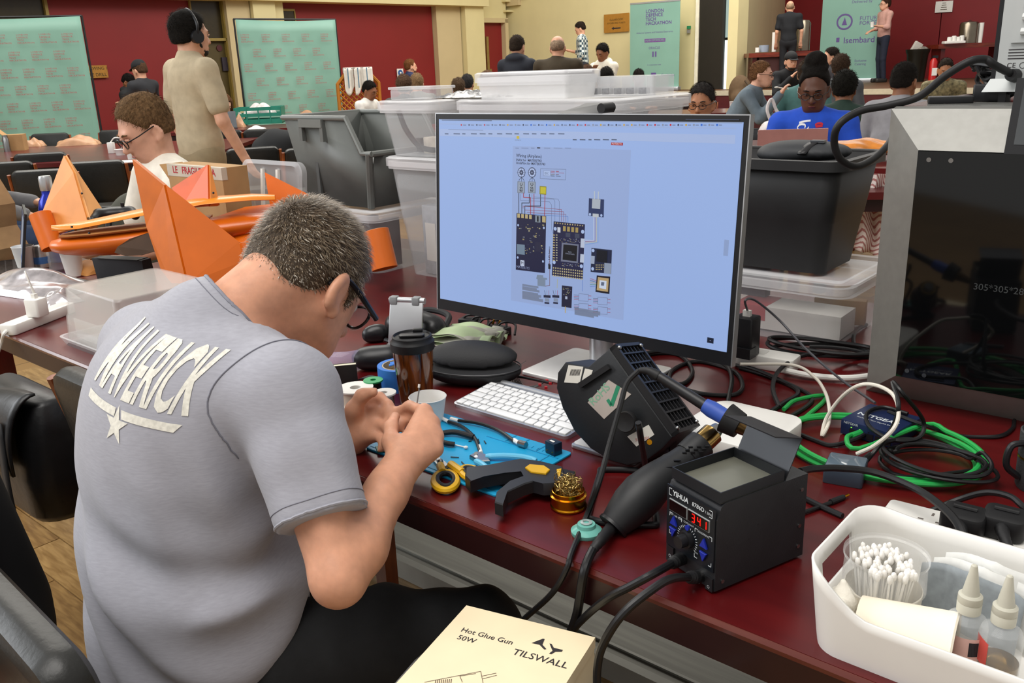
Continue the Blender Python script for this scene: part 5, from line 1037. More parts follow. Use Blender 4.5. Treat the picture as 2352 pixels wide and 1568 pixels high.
side = [(tp, 0), (Lc-tp*.8, 0), (Lc-.0, Hc_*.62), (Lc-.035, Hc_*.62), (Lc-.10, Hc_), (0, Hc_)]
def wallq(pts, nm, y): return MB().add([(x, y+(tp*.5*(1-z_/Hc_))*(1 if y < Dc/2 else -1), z_) for x, z_ in pts], [tuple(range(len(pts)))]).solid(nm, m_greyc, gcr, .004, 20)
wallq(side, 'long_side', 0); wallq(side[::-1], 'long_side', Dc)
MB().add([(tp, tp*.5, 0), (tp, Dc-tp*.5, 0), (0, Dc, Hc_), (0, 0, Hc_)], [(0, 1, 2, 3)]).solid('end_wall', m_greyc, gcr, .004, 20)
MB().add([(Lc-tp*.8, tp*.5, 0), (Lc-tp*.8, Dc-tp*.5, 0), (Lc, Dc-.02, Hc_*.62), (Lc, .02, Hc_*.62)], [(3, 2, 1, 0)]).solid('low_end_wall', m_greyc, gcr, .004, 20)
MB().box(tp, Lc-tp*.8, tp*.5, Dc-tp*.5, 0, .006).build('floor_panel', m_greyc, gcr)
for y_, nm in ((0, 'front_rim'), (Dc, 'back_rim')):
    MB().tube([(-.012, y_, Hc_), (Lc-.10, y_, Hc_), (Lc-.035, y_, Hc_*.62), (Lc+.012, y_, Hc_*.62)], .009, 8).build(nm, M('crate_rim', '#6c6f6b', .5), gcr)
MB().tube([(-.008, 0, Hc_), (-.008, Dc, Hc_)], .009, 8).build('end_rim', M('crate_rim', '#6c6f6b'), gcr); MB().tube([(Lc+.01, 0, Hc_*.62), (Lc+.01, Dc, Hc_*.62)], .009, 8).build('low_rim', M('crate_rim', '#6c6f6b'), gcr)
for x_ in (.10, .21): MB().box(x_-.008, x_+.008, -.014, .002, Hc_-.075, Hc_-.005).build('handle_rib', m_greyc, gcr)
MB().box(.095, .215, -.016, .0, Hc_-.03, Hc_-.004).build('handle_lip', M('crate_rim', '#6c6f6b'), gcr)
MB().box(.13, .145, .012, .03, .02, Hc_-.03).build('groove_rib', M('crate_groove', '#4d4f4e', .5), gcr)
for y_, y2 in ((tp*.5, 0), (Dc-tp*.5, Dc)): MB().tube([(Lc-tp*.8, y_, 0), (Lc-.002, y2, Hc_*.62)], .012, 8).build('corner_post', m_greyc, gcr)
pp = thing('paper_sheets', 'white sheets inside the grey crate', 'paper', TP(-1.36, 1.16, .9675), TA); MB().box(-.12, .08, -.08, .08, 0, .13).build('sheets', m_white, pp)
# ================================================================ small things between the man and the monitor
def loc(P): return Tr(-P.x, -P.y, -P.z)
tm_ = thing('travel_tumbler', 'dark wood effect travel tumbler with black lid', 'tumbler', TP(-.28, .29), 0)
MB().lathe([(0, 0), (.031, 0), (.033, .003), (.0405, .115), (.0405, .12), (0, .12)], 40).build('body', wood('tumbler_wood', '#2a1206', '#8a4a18', .12, 9, .6, (9, 9, .9)), tm_)
lid_ = MB().lathe([(.0425, .112), (.0435, .116), (.0435, .128), (.041, .131), (.039, .134), (.039, .139), (.036, .141), (.034, .137), (0, .136)], 40).build('lid', m_rubber, tm_)
MB().at(Tr(0, 0, .137)).rbox(.05, .022, 0, .005, .008, .002).build('sip_flap', m_black, lid_); MB().at(Tr(.01, .02, .139)).rbox(.02, .01, 0, .008, .003, .002).build('flap_catch', m_black, lid_)
text(MB(), 'NAMENDO', Tr(-.0, -.0335, .012) @ Rx(math.pi/2), .007).build('maker_mark', M('mark_pale', '#a8988a', .5), tm_, 0)
tp_ = thing('masking_tape_roll', 'roll of bright blue masking tape with a torn flap', 'tape roll', TP(-.375, .335), 0)
MB().lathe([(.036, 0), (.046, 0), (.046, .048), (.037, .048), (.036, .047)], 40, False, False).build('tape', M('tape_blue', '#2f74c8', .6), tp_); MB().lathe([(.0335, .0), (.036, 0), (.036, .048), (.0335, .048), (.0335, .0)], 40, False, False).build('core', M('tape_core', '#b7a88c', .7), tp_)
MB().grid(lambda u, v: (-.02+.024*u, .0-.012+.022*v, .0485+.012*u*u+.003*math.sin(v*7)), 8, 6).solid('torn_flap', M('tape_blue', '#2f74c8'), tp_, .0008)
for a in (2.2, 2.7): text(MB(), 'Scotch', Rz(a) @ Tr(.0332, 0, .03) @ Rz(-math.pi/2) @ Rx(math.pi/2), .011).build('core_print', M('print_orange', '#b8862a', .6), tp_, 0)
gcP = TP(-.26, .435); gcs = thing('glasses_case', 'black hard shell glasses case half open beside the tumbler', 'glasses case', gcP, TA+.5)
SDF().ell((0, 0, .032), (.105, .045, .036), None, .01).cut((0, 0, .003), (0, 0, -1), .003).cut((0, 0, .040), (0, -.25, 1), .003).build('lower_shell', m_blackm, gcs, .004); SDF().ell((-.004, .016, .052), (.1, .042, .03), Rx(.5), .01).cut((0, .0, .047), (0, .4, -1), .003).build('upper_shell', m_blackm, gcs, .004)
MB().tube([(.104*math.cos(a), .044*math.sin(a), .040+.008*math.sin(a)) for a in [2*math.pi*i/40 for i in range(40)]], .0016, 6, True).build('zip_seam', M('zip_black', '#2b2b2d', .4), gcs)
sd = thing('tablet_stand', 'folding silver aluminium tablet stand', 'tablet stand', TP(-.555, .515), TA+.42)
MB().at(Tr(0, 0, .012) @ Rx(-.30)).rbox(.085, .006, 0, .105, .002, .001).build('back_plate', m_alu, sd); MB().at(Tr(0, .034, .111)).cyl((-.045, 0, 0), (.045, 0, 0), .008, n=18).build('hinge_bar', m_alu, sd)
for x_ in (-.033, .024): MB().at(Tr(x_, .033, .102)).rbox(.019, .02, 0, .019, .003, .002).build('rubber_pad', M('pad_grey', '#8b8d8f', .6), sd)
MB().loft([[(-.03, .03, .1), (.03, .03, .1), (.03, .034, .1), (-.03, .034, .1)], [(-.03, .085, .002), (.03, .085, .002), (.03, .09, .002), (-.03, .09, .002)]]).build('rear_leg', m_alu, sd); MB().box(-.05, .05, -.03, .012, 0, .008).build('front_lip', m_alu, sd)
pb = thing('paper_bundle', 'crumpled bundle of pale green papers and padded envelope', 'papers', TP(-.455, .625), TA+.3); random.seed(12)
for k in range(6):
    a = random.uniform(-.3, .3); z0_ = .004+.006*k; mt = M('paper_green', '#b7c9a0', .75, var=.05) if k in (0, 1, 5) else M('paper_grey', '#a9a79c', .75, var=.08)
    MB().at(Rz(a)).grid(lambda u, v, k=k, z0_=z0_: (-.085+.16*u+.01*(k % 2), -.055+.11*v, z0_+.006*math.sin(u*7+k)+.006*math.sin(v*9+k*2)+.010*(u > .8)*math.sin(v*12+k)), 18, 12).solid('sheet', mt, pb, .001)
ctp = thing('clear_case', 'empty clear plastic tray beside the glasses case', 'tray', TP(-.44, .50), TA+.15); MB().rbox(.115, .075, 0, .012, .006, .002).build('tray', clearplastic('case_clear', '#dfe3da', .3, .15), ctp); MB().at(Tr(0, 0, .012)).rbox(.09, .05, 0, .002, .006, .0005).build('inner_lip', clearplastic('case_clear'), ctp)
def lump(name, label, cat, P, ells, mat, h=.005, rz=0, chains=()):
    t = thing(name, label, cat, P, rz); s_ = SDF()
    for e in ells: s_.ell(*e)
    for c in chains: s_.chain(*c)
    s_.cut((0, 0, .0005), (0, 0, -1), .003); s_.build('body', mat, t, h); return t
g1 = lump('video_goggles', 'black video goggles behind the silver stand', 'goggles', TP(-.60, .60), [((0, 0, .035), (.075, .035, .035), None, .02), ((.055, -.01, .03), (.03, .03, .028), None, .02), ((-.055, -.01, .03), (.03, .03, .028), None, .02)], M('goggle_black', '#161619', .35), .006, TA+.2)
MB().at(Tr(0, -.035, .035) @ Rx(math.pi/2)).rbox(.05, .03, 0, .006, .01, .002).build('lens_window', M('lens_dark', '#0c0d12', .1), g1); MB().tube(cr([(-.07, .02, .03), (-.02, .07, .05), (.05, .065, .045), (.075, .01, .03)], 8), .008, 8).build('strap', m_blackm, g1)
g2 = lump('black_headband', 'rounded black headband end left of the silver stand', 'headband', TP(-.655, .52), [((0, 0, .022), (.03, .02, .024), None, .01), ((-.02, -.005, .02), (.02, .018, .02), None, .01)], M('goggle_black', '#161619'), .005); MB().tube([(.02, -.02, .01), (.05, -.05, .01)], .006, 8).build('clip', m_black, g2)
cdp = thing('adapter_leads', 'pair of black adapters with gold tipped coiled leads behind the papers', 'adapter', TP(-.50, .735), TA)
MB().at(Tr(-.05, 0, 0) @ Rz(.3)).rbox(.05, .035, 0, .025, .004, .002).build('adapter_block', m_black, cdp); MB().at(Tr(.05, .0, 0)).rbox(.06, .03, 0, .02, .004, .002).build('adapter_block', m_black, cdp)
for k in range(5): MB().tube(cr([(-.07+.03*k, -.02, .006), (-.06+.03*k, .0, .03), (-.03+.03*k, .015, .028), (-.01+.03*k, -.01, .01)], 6), .003, 7).build('lead', m_cable, cdp)
for x_ in (.03, .05): MB().cyl((x_, 0, .022), (x_+.004, .002, .034), .003, n=10).build('gold_plug', m_gold, cdp)
pg_ = thing('radio_controller', 'black pistol grip device lying behind the man\'s hands', 'controller', TP(-.475, .40), TA+.7)
SDF().chain([(-.06, 0, .022), (.0, 0, .026), (.045, .0, .02)], [.02, .026, .016], .01).ell((-.04, .0, .03), (.045, .03, .022)).cut((0, 0, .001), (0, 0, -1), .002).build('body', M('dev_black', '#1b1b1e', .4), pg_, .004); MB().cyl((.052, 0, .02), (.061, 0, .019), .011, n=18).cyl((.0, 0, 0), (0, 0, .001), .001).build('end_ring', m_black, pg_); MB().cyl((.0605, 0, .019), (.062, 0, .019), .005, n=12).build('brass_socket', m_gold, pg_)
sg = thing('clear_visor', 'curved clear violet tinted visor lens under the man\'s chin', 'visor', TP(-.60, .36), TA+.3); MB().loft([[(.075*math.cos(a), .05*math.sin(a)*k_-.02, .005+.045*z_) for a in [math.pi+.3+i*(math.pi-.6)/14 for i in range(15)]] for z_, k_ in ((0, 1.15), (.5, 1.1), (1, .95))], closed=False).solid('lens', clearplastic('visor_clear', '#cdbfe0', .3, .05), sg, .002)
st_ = thing('velcro_strap', 'black strap curled beside the wire spools', 'strap', TP(-.43, .30), TA+.1); MB().grid(lambda u, v: (-.04+.08*u, -.011+.022*v, .004+.014*math.sin(u*math.pi)), 14, 2).solid('webbing', m_blackm, st_, .0025)
nb = thing('notebook', 'small cream paged notebook standing by the man\'s shirt', 'notebook', TP(-.465, .255), TA+.9); MB().box(-.03, .03, 0, .012, 0, .05).build('pages', M('pages_cream', '#e0d6bc', .8), nb); MB().box(-.031, .031, -.0015, 0, -.0, .051).box(-.031, .031, .012, .0135, 0, .051).build('cover', m_black, nb)
def spool(name, label, s, q, r, h, flange, core, cm, rz=0):
    t = thing(name, label, 'spool', TP(s, q), rz)
    for z_, nm in ((0, 'flange'), (h-.003, 'flange')): MB().at(Tr(0, 0, z_)).lathe([(r*.3, 0), (r, 0), (r, .003), (r*.3, .003), (r*.3, 0)], 32, False, False).build(nm, flange, t)
    MB().lathe([(core, .003), (core, h-.003)], 28, False, False).build('winding', cm, t); MB().lathe([(r*.3, 0), (r*.3, h)], 20, False, False).build('hub', flange, t); return t
m_sp = M('spool_white', '#e4e1da', .4); spool('wire_spool', 'large white spool of pale wire near the man\'s hand', -.375, .215, .036, .034, m_sp, .033, M('wire_cream', '#ddd2c0', .5), 0)
spool('wire_spool', 'white flanged spool of silver solder', -.285, .212, .0235, .044, m_sp, .019, M('solder_silver', '#a9a9a6', .25, .9, var=.1, vs=200), 0)
spool('wire_spool', 'spool with green flange standing behind the white spool', -.375, .262, .02, .036, M('spool_green', '#1f9a5a', .4), .016, m_cable)
pcu = thing('paper_cup', 'small white paper cup behind the working hand', 'paper cup', TP(-.185, .232), 0); MB().lathe([(0, .002), (.026, 0), (.0345, .05), (.0358, .051), (.0345, .052), (.0335, .049), (.025, .004), (0, .004)], 32).build('cup_wall', M('cup_white', '#ebe9e4', .6), pcu)
wr_ = thing('wire_harness', 'thin black wire harness with red connectors behind the keyboard', 'wire harness', at(1200, 880, TZ), 0); sh = loc(at(1200, 880, TZ))
z = TZ+.012
ptube(pmb(sh), [(1145, 858, z), (1200, 866, z), (1268, 880, z)], .003).build('sheath', m_cable, wr_); ptube(pmb(sh), [(1138, 856, z), (1148, 859, z)], .0034).build('white_end', m_white, wr_)
for k in range(6): ptube(pmb(sh), [(1176+k*2, 860-3*k, z), (1180+4*k, 878+k, TZ+.006), (1210+6*k, 893-2*k, TZ+.006), (1240+3*k, 886-3*k, z)], .0008, 5).build('thin_wire', m_cable, wr_)
for x, y in ((1256, 874), (1264, 880), (1240, 884), (1254, 890)): pmb(sh).cbox(at(x, y, z), (.006, .005, .005)).build('red_connector', M('conn_red', '#b5202a', .4), wr_)
for x, y, x2, y2 in ((1176, 866, 1188, 832), (1190, 846, 1208, 829)): ptube(pmb(sh), [(x, y, z), ((x+x2)/2-3, (y+y2)/2, TZ+.03), (x2, y2, TZ+.045)], .0008, 5).build('silver_wire', m_steel, wr_)
# ================================================================ orange drone
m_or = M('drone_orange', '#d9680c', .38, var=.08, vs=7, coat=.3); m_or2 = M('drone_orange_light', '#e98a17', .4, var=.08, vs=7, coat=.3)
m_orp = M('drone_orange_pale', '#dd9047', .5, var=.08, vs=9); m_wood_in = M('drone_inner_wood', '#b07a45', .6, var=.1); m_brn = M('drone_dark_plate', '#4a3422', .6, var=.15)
dp = at(345, 650, TZ); dr_ = thing('orange_drone', 'bright orange wooden drone airframe with swept fins on a black block', 'drone', (dp.x, dp.y, TZ), 0); sh = loc(Vector((dp.x, dp.y, TZ)))
def sheet(nm, pts, t, mt, ends=None, off=0):
    P = [atd(*p) for p in pts]; return pmb(sh).add(P, [tuple(range(len(P)))]).solid(nm, mt, dr_, t, 0, off)
n0, n1 = atd(112, 562, 2.74), atd(640, 500, 2.86); ax_ = (n1-n0); sd_ = Vector((0, 0, 1)).cross(ax_).normalized(); up_ = ax_.cross(sd_).normalized()*-1
if up_.z < 0: up_ = -up_
def hull(ts, ws, hu, hd, zo=0, n=20):
    R = []
    for t, w_, a, b in zip(ts, ws, hu, hd):
        c = n0+ax_*t+up_*zo; R.append([c+sd_*w_*math.cos(2*math.pi*i/n)+up_*((a if math.sin(2*math.pi*i/n) > 0 else b)*math.sin(2*math.pi*i/n)) for i in range(n)])
    return pmb(sh).loft(R)
hull([0, .015, .06, .14, .28, .42, .6, .85, 1], [.004, .03, .052, .068, .078, .08, .08, .075, .06], [.002, .015, .02, .024, .026, .028, .03, .03, .02], [.002, .02, .032, .042, .052, .055, .05, .04, .03], -.004).build('lower_hull', m_or, dr_, 60)
hull([.06, .10, .2, .32, .5, .7], [.025, .05, .068, .072, .072, .066], [.002]*6, [.012]*6, .026).build('inner_lining', m_wood_in, dr_, 60)
R = []; n = 14
for t, w_, zo in ((.03, .008, .045), (.07, .03, .044), (.16, .052, .046), (.3, .066, .056), (.5, .07, .07), (.7, .064, .078), (.9, .045, .072), (1.0, .02, .062)):
    c = n0+ax_*t+up_*zo; R.append([c+sd_*w_*math.cos(2*math.pi*i/n)+up_*(.014*math.sin(2*math.pi*i/n) if math.sin(2*math.pi*i/n) > 0 else .004*math.sin(2*math.pi*i/n)) for i in range(n)])
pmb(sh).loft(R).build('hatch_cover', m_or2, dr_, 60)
for x, y in ((165, 523), (205, 537)): pmb(sh).cyl(atd(x, y, 2.68), atd(x, y-4, 2.68), .0035, n=8).build('hatch_screw', m_black, dr_)
# big near fin: folded panel
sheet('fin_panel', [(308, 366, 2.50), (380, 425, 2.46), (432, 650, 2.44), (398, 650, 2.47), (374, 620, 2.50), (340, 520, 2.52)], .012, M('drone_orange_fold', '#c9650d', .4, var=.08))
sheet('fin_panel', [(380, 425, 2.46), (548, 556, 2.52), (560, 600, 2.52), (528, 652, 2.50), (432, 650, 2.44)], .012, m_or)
sheet('root_plate', [(264, 580, 2.60), (272, 566, 2.60), (300, 548, 2.59), (345, 533, 2.58), (352, 560, 2.58), (356, 577, 2.58), (325, 586, 2.59), (290, 588, 2.6)], .006, m_brn)
# rear left fin, light on its right face painted as paler orange
sheet('fin_panel', [(150, 358, 2.98), (100, 490, 3.0), (110, 545, 2.98), (205, 512, 2.9), (172, 398, 2.94)], .012, m_orp); sheet('fin_panel', [(150, 358, 2.98), (236, 488, 2.97), (205, 505, 2.9), (172, 400, 2.94)], .012, M('drone_lit_face', '#e0a05c', .5, var=.06))
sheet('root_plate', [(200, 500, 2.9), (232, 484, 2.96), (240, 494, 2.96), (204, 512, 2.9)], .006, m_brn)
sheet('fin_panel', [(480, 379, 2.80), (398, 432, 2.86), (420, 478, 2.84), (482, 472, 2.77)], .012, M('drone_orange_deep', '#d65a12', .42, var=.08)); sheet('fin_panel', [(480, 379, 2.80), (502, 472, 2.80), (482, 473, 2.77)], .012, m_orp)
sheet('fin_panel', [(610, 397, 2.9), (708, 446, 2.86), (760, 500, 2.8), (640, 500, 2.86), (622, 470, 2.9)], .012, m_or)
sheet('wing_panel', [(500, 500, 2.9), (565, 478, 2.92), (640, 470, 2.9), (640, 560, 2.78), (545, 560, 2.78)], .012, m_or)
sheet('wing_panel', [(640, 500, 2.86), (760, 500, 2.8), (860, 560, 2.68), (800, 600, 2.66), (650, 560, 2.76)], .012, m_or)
def pod(x0, y0, x1, y1, D, r, nm='tip_tube'):
    a, b = atd(x0, y0, D), atd(x1, y1, D); o = pmb(sh @ align(a, b)); Lq = (b-a).length; o.lathe([(r, 0), (r, Lq), (r*.93, Lq), (r*.93, Lq*.02), (0, .004)], 28).build(nm, m_or, dr_)
    pmb(sh @ align(a, b)).lathe([(0, -.001), (r*.97, -.001), (r*.97, .002), (0, .002)], 28).build('tube_cap', M('cap_peach', '#e8b08a', .5), dr_)
pod(863, 530, 884, 617, 2.60, .039); pod(92, 492, 122, 570, 2.95, .036); pod(560, 560, 572, 596, 2.6, .028)
for x, y, D in ((188, 444, 2.93), (490, 443, 2.79)): pmb(sh).sphere(atd(x, y, D-.02), .004, 8).build('bolt_head', m_black, dr_)
st2 = thing('stand_block', 'tapered matt black block holding up the orange drone', 'block', (dp.x, dp.y, TZ), TA+.35)
Pb = [lp(MW_((dp.x, dp.y, TZ), TA+.35), *p, 2, 0) for p in ((352, 657), (370, 651))]
MB().loft([[(-.20, -.02, 0), (.0, -.02, 0), (.0, .03, 0), (-.20, .03, 0)], [(-.215, -.015, .078), (-.005, -.015, .078), (-.005, .025, .078), (-.215, .025, .078)]]).build('block', M('block_black', '#2c2d30', .75, var=.05), st2); MB().box(-.19, -.02, -.019, .029, .078, .08).build('foam_pad', m_rubber, st2)
# ================================================================ left end of the table
cbx = thing('clear_plastic_box', 'clear upturned plastic box on its tray at the table edge', 'plastic box', TP(-1.17, .19), TA)
MB().loft([[(x, y, z_) for x, y in rrect(.30-2*k, .27-2*k, .02)] for k, z_ in ((0, .012), (.004, .075), (.007, .08), (.012, .145), (.016, .15))], False, True).solid('box_shell', clearplastic('box_clear', '#e9e6e0', .14, .12), cbx, .003, 40)
MB().loft([[(x, y, z_) for x, y in rrect(.34-2*k, .30-2*k, .025)] for k, z_ in ((.01, 0), (.0, .022), (.006, .022), (.014, .006))]).build('tray', m_milky, cbx, 40)
MB().box(-.12, .12, -.12, -.119, .02, .07).build('inner_partition', clearplastic('box_clear'), cbx)
lst = thing('power_strip', 'white extension strip at the left table edge', 'power strip', at(92, 742, TZ), math.atan2((at(155, 712, TZ)-at(30, 760, TZ)).y, (at(155, 712, TZ)-at(30, 760, TZ)).x)); MB().rbox(.24, .05, 0, .03, .01, .005).build('case', m_white, lst)
upl = thing('usb_power_plug', 'white usb power plug in the left strip', 'plug', at(88, 725, TZ+.0305)+Vector((0, 0, 0)), TA+.4); upl.location.z = TZ+.0305; MB().rbox(.045, .04, 0, .05, .006, .004).build('body', m_white, upl); MB().box(-.006, .006, -.006, .006, .05, .062).build('usb_head', m_white, upl); MB().tube(cr([(0, 0, .06), (-.01, .0, .10), (-.025, .01, .12), (-.03, .03, .06), (-.02, .05, -.02)], 6), .002, 7).build('lead', m_white, upl)
cable('strip_flex', 'white flex dropping over the table edge at far left', [at(28, 752, TZ+.012), at(10, 765, TZ+.01), edgep(2, 790, -.02), edgep(-20, 850, -.05)], .005, m_white)
def crumple(name, label, cat, P, w, d, h, mat, seed, rz=0, nu=26, nv=20):
    t = thing(name, label, cat, P, rz); rng = np.random.RandomState(seed); ph = rng.uniform(0, 6.3, 12); fr2 = rng.uniform(3, 13, 12)
    def fn(u, v):
        e = math.sin(math.pi*u)**.5*math.sin(math.pi*v)**.5; zz = sum(math.sin(fr2[i]*u+ph[i])*math.sin(fr2[i+1]*v+ph[i+1]) for i in range(0, 10, 2))/5
        return (-w/2+w*u+.02*w*math.sin(9*v+ph[0]), -d/2+d*v+.03*d*math.sin(8*u+ph[1]), max(.001, h*e*(.75+.55*zz)))
    MB().grid(fn, nu, nv).build('film', mat, t, 25); return t
m_film = M('antistatic_film', '#b9b3b4', .15, .35, var=.3, vs=22)
crumple('plastic_bag', 'crumpled silver plastic packaging at the left of the table', 'plastic bag', at(70, 662, TZ), .46, .22, .07, m_film, 1, TA+.3)
crumple('plastic_bag', 'small torn silver bag in front of the crumpled packaging', 'plastic bag', at(140, 690, TZ), .14, .1, .04, m_film, 2, TA-.2)
crumple('paper_wrapper', 'crumpled brown food wrapper beside the clear bottle', 'wrapper', at(205, 622, TZ), .16, .10, .05, M('kraft', '#b47a3c', .7, var=.1), 5, TA)
lpc = thing('laptop', 'open black laptop with a document on screen at far left', 'laptop', at(35, 625, TZ), TA-.35)
MB().box(-.20, .10, -.2, .02, 0, .014).build('base', M('laptop_grey', '#3a3a3c', .4), lpc)
for i in range(4):
    for j in range(10): MB().box(-.19+j*.027, -.167+j*.027, -.10+i*.025, -.08+i*.025, .014, .0155).build('key', m_black, lpc)
lb = MB().at(Tr(0, .02, .012) @ Rx(-.22)); lb.box(-.20, .10, 0, .008, 0, .205).build('lid', m_black, lpc); MB().at(Tr(0, .02, .012) @ Rx(-.22)).box(-.185, .09, -.001, 0, .02, .195).build('display', M('lap_screen', '#46516a', emit=.5), lpc); MB().at(Tr(0, .02, .012) @ Rx(-.22)).box(-.07, .075, -.0015, -.001, .03, .18).build('document', M('lap_page', '#9aa6b8', emit=.55), lpc); MB().at(Tr(0, .02, .012) @ Rx(-.22)).box(-.065, .07, -.0018, -.0015, .04, .055).build('taskbar', M('lap_blue', '#2f4a9a', emit=.6), lpc)
cn = thing('drink_can', 'slim silver drink can next to the laptop', 'can', at(100, 616, TZ), 0); MB().lathe([(0, 0), (.022, 0), (.027, .006), (.027, .075), (.022, .084), (.021, .083), (0, .080)], 28).build('can_body', M('can_silver', '#b9b4b2', .25, .7, var=.3, vs=20), cn); MB().lathe([(.0273, .02), (.0273, .045)], 28, False, False).build('blue_print', M('can_blue', '#4a78b8', .3, .3), cn)
wbt = thing('water_bottle', 'empty clear ribbed water bottle beside the can', 'bottle', at(136, 622, TZ), 0); MB().lathe([(0, 0), (.026, 0)]+[(.029+.0015*math.sin(i*2.1), .006+.009*i) for i in range(9)]+[(.024, .1), (.012, .115), (.011, .125)], 28).build('bottle_wall', clearplastic('pet_clear', '#e8eef0', .14, .04), wbt); MB().lathe([(.0125, .122), (.0125, .134), (0, .134)], 20).build('cap', M('cap_blue', '#3f6fc0', .4), wbt)
bbt = thing('steel_bottle', 'cobalt blue steel drinks bottle with silver cap', 'bottle', TP(-2.46, .53), 0); bbt.scale = (1.15, 1.15, 1.5); MB().lathe([(0, 0), (.034, 0), (.036, .004), (.036, .13), (.03, .15), (.018, .165), (.017, .175)], 32).build('body', M('bottle_blue', '#1f2fa0', .25, .4), bbt); MB().lathe([(.0185, .175), (.0195, .178), (.0195, .205), (.017, .21), (0, .21)], 28).build('cap', m_alu, bbt)
pbg = thing('paper_carrier_bag', 'crumpled brown paper bag at the far left edge', 'paper bag', TP(-2.72, .40), TA+.2)
MB().loft([[(x*kx+dx, y*ky, z_+tz*x) for x, y in ((-.1, -.07), (-.02, -.085), (.06, -.07), (.1, -.06), (.1, .06), (0, .075), (-.1, .07))] for z_, kx, ky, dx, tz in ((0, 1, 1, 0, 0), (.05, 1.12, 1.1, .005, .05), (.12, .98, .9, -.008, .1), (.19, 1.08, .75, .012, .25), (.26, .95, .35, .0, .5), (.29, .9, .12, .01, .6))]).build('bag', M('kraft_bag', '#b08a60', .7, var=.1, bump=.5, bs=22), pbg, 0)
for (px, py, lab) in ((62, 590, 'white paper cup behind the laptop screen'), (172, 602, 'white paper cup behind the clear bottle')):
    c_ = thing('paper_cup', lab, 'paper cup', at(px, py+30, TZ), 0); MB().lathe([(0, .002), (.026, 0), (.036, .085), (.0375, .087), (.036, .088), (.034, .083), (.024, .004), (0, .005)], 28).build('cup_wall', M('cup_white', '#ebe9e4'), c_)
fb = thing('fragile_carton', 'brown cardboard box with red FRAGILE tape behind the drone', 'carton', TP(-1.90, .80, TZ), TA)
zf = .345; MB().box(-.17, .18, 0, .10, 0, zf).build('carton', m_card, fb); MB().box(-.171, .181, -.001, .02, zf-.04, zf+.001).build('tape', M('tape_clear', '#c9bfae', .4), fb); text(MB(), 'LE   FRAGILE   FRA', Tr(.005, -.0015, zf-.018) @ Rx(math.pi/2), .034, bold=.02).build('tape_print', M('print_red3', '#b0202c', .6), fb, 0)['kind'] = 'stuff'
MB().at(Tr(-.17, .0, zf-.05) @ Ry(-2.4)).box(0, .07, 0, .09, 0, .003).build('flap', m_card, fb)
ld = thing('frosted_box_cover', 'frosted clear box cover leaning behind the orange fins', 'box cover', TP(-1.73, .985, TZ+.03), TA)
LMx = Rx(-.12); MB().at(LMx @ Rx(math.pi/2)).loft([[(x, y+.17, z_) for x, y in rrect(.36-2*k, .30-2*k, .04)] for k, z_ in ((0, 0), (0, .02), (.014, .024), (.03, .012))], False, True).build('lid_shell', m_lid, ld, 40)
for x_ in (-.06, .03): MB().at(LMx).box(x_, x_+.012, -.022, -.012, .05, .29).build('lid_rib', m_white, ld)
MB().at(LMx).box(-.15, .15, -.03, .0, -.03, .03).build('lid_foot', m_milky, ld)
# ================================================================ hot glue gun carton in front
gb0, gb1, gb2 = at(1072, 1392, .68), at(1365, 1465, .68), at(890, 1568, .68); rzb = math.atan2(gb1.y-gb0.y, gb1.x-gb0.x)
gx = thing('glue_gun_carton', 'cream carton printed Hot Glue Gun 50W in the foreground', 'carton', (gb0.x, gb0.y, .605), rzb); wq = (gb1-gb0).length; GB = MW_((gb0.x, gb0.y, .605), rzb)
gl = lp(GB, 890, 1568, 2, .075); ang_ = math.atan2(-gl.y, -gl.x); dq = .235; skx = gl.x/gl.y
m_cr = M('carton_cream', '#ecdcb8', .7, var=.03)
def sk(x, y): return (x+skx*y*.25, y)
MB().prism([sk(0, 0), sk(0, -dq), sk(wq, -dq), sk(wq, 0)], 0, .075).build('carton', m_cr, gx); MB().prism([sk(-.001, .001), sk(-.001, -dq), sk(wq+.001, -dq), sk(wq+.001, .001)], .060, .0758).build('lid', m_cr, gx)
def gt(t, px, py, size, rot=0, **kw):
    p = lp(GB, px, py, 2, .0762); return text(MB(), t, Tr(p.x, p.y, .0762) @ Rz(rot), size, **kw)
rt = 0
gt('Hot Glue Gun', 1060, 1445, .0128, rt, align_x='LEFT', bold=.005).build('print_title', m_ink, gx, 0); gt('50W', 1051, 1462, .0128, rt, align_x='LEFT', bold=.005).build('print_power', m_ink, gx, 0)
gt('TILSWALL', 1240, 1512, .0165, rt, bold=.005, shear=.05).build('print_brand', m_ink, gx, 0)
lg = MB()
for pts in (((1221, 1476), (1247, 1466), (1251, 1467), (1246, 1480), (1255, 1490), (1250, 1491), (1239, 1480)), ((1262, 1477), (1267, 1478), (1272, 1487), (1293, 1492), (1290, 1496), (1276, 1496), (1266, 1502), (1261, 1500), (1269, 1494))):
    p = [lp(GB, *q, 2, .0762) for q in pts]; lg.add([(v.x, v.y, .0762) for v in p], [tuple(range(len(p)))])
tag(lg.build('print_logo', m_ink, gx, 0), kind='stuff')
lg = MB()
for k in range(9): p = [lp(GB, *q, 2, .0762) for q in ((1000+k*4.5, 1561-.3*k), (1002+k*4.5, 1561-.3*k), (1000+k*4.5, 1572), (998+k*4.5, 1572))]; lg.add([(v.x, v.y, .0762) for v in p], [(0, 1, 2, 3)])
for a, b in (((975, 1566), (1104, 1541)), ((1104, 1541), (1110, 1570)), ((1107, 1552), (1140, 1545)), ((1109, 1558), (1141, 1550)), ((1056, 1552), (1093, 1546)), ((1056, 1552), (1062, 1566))):
    A, B = lp(GB, *a, 2, .0762), lp(GB, *b, 2, .0762); d = (B-A).normalized(); n_ = Vector((-d.y, d.x, 0))*.0004; lg.add([A+n_, A-n_, B-n_, B+n_], [(0, 1, 2, 3)])
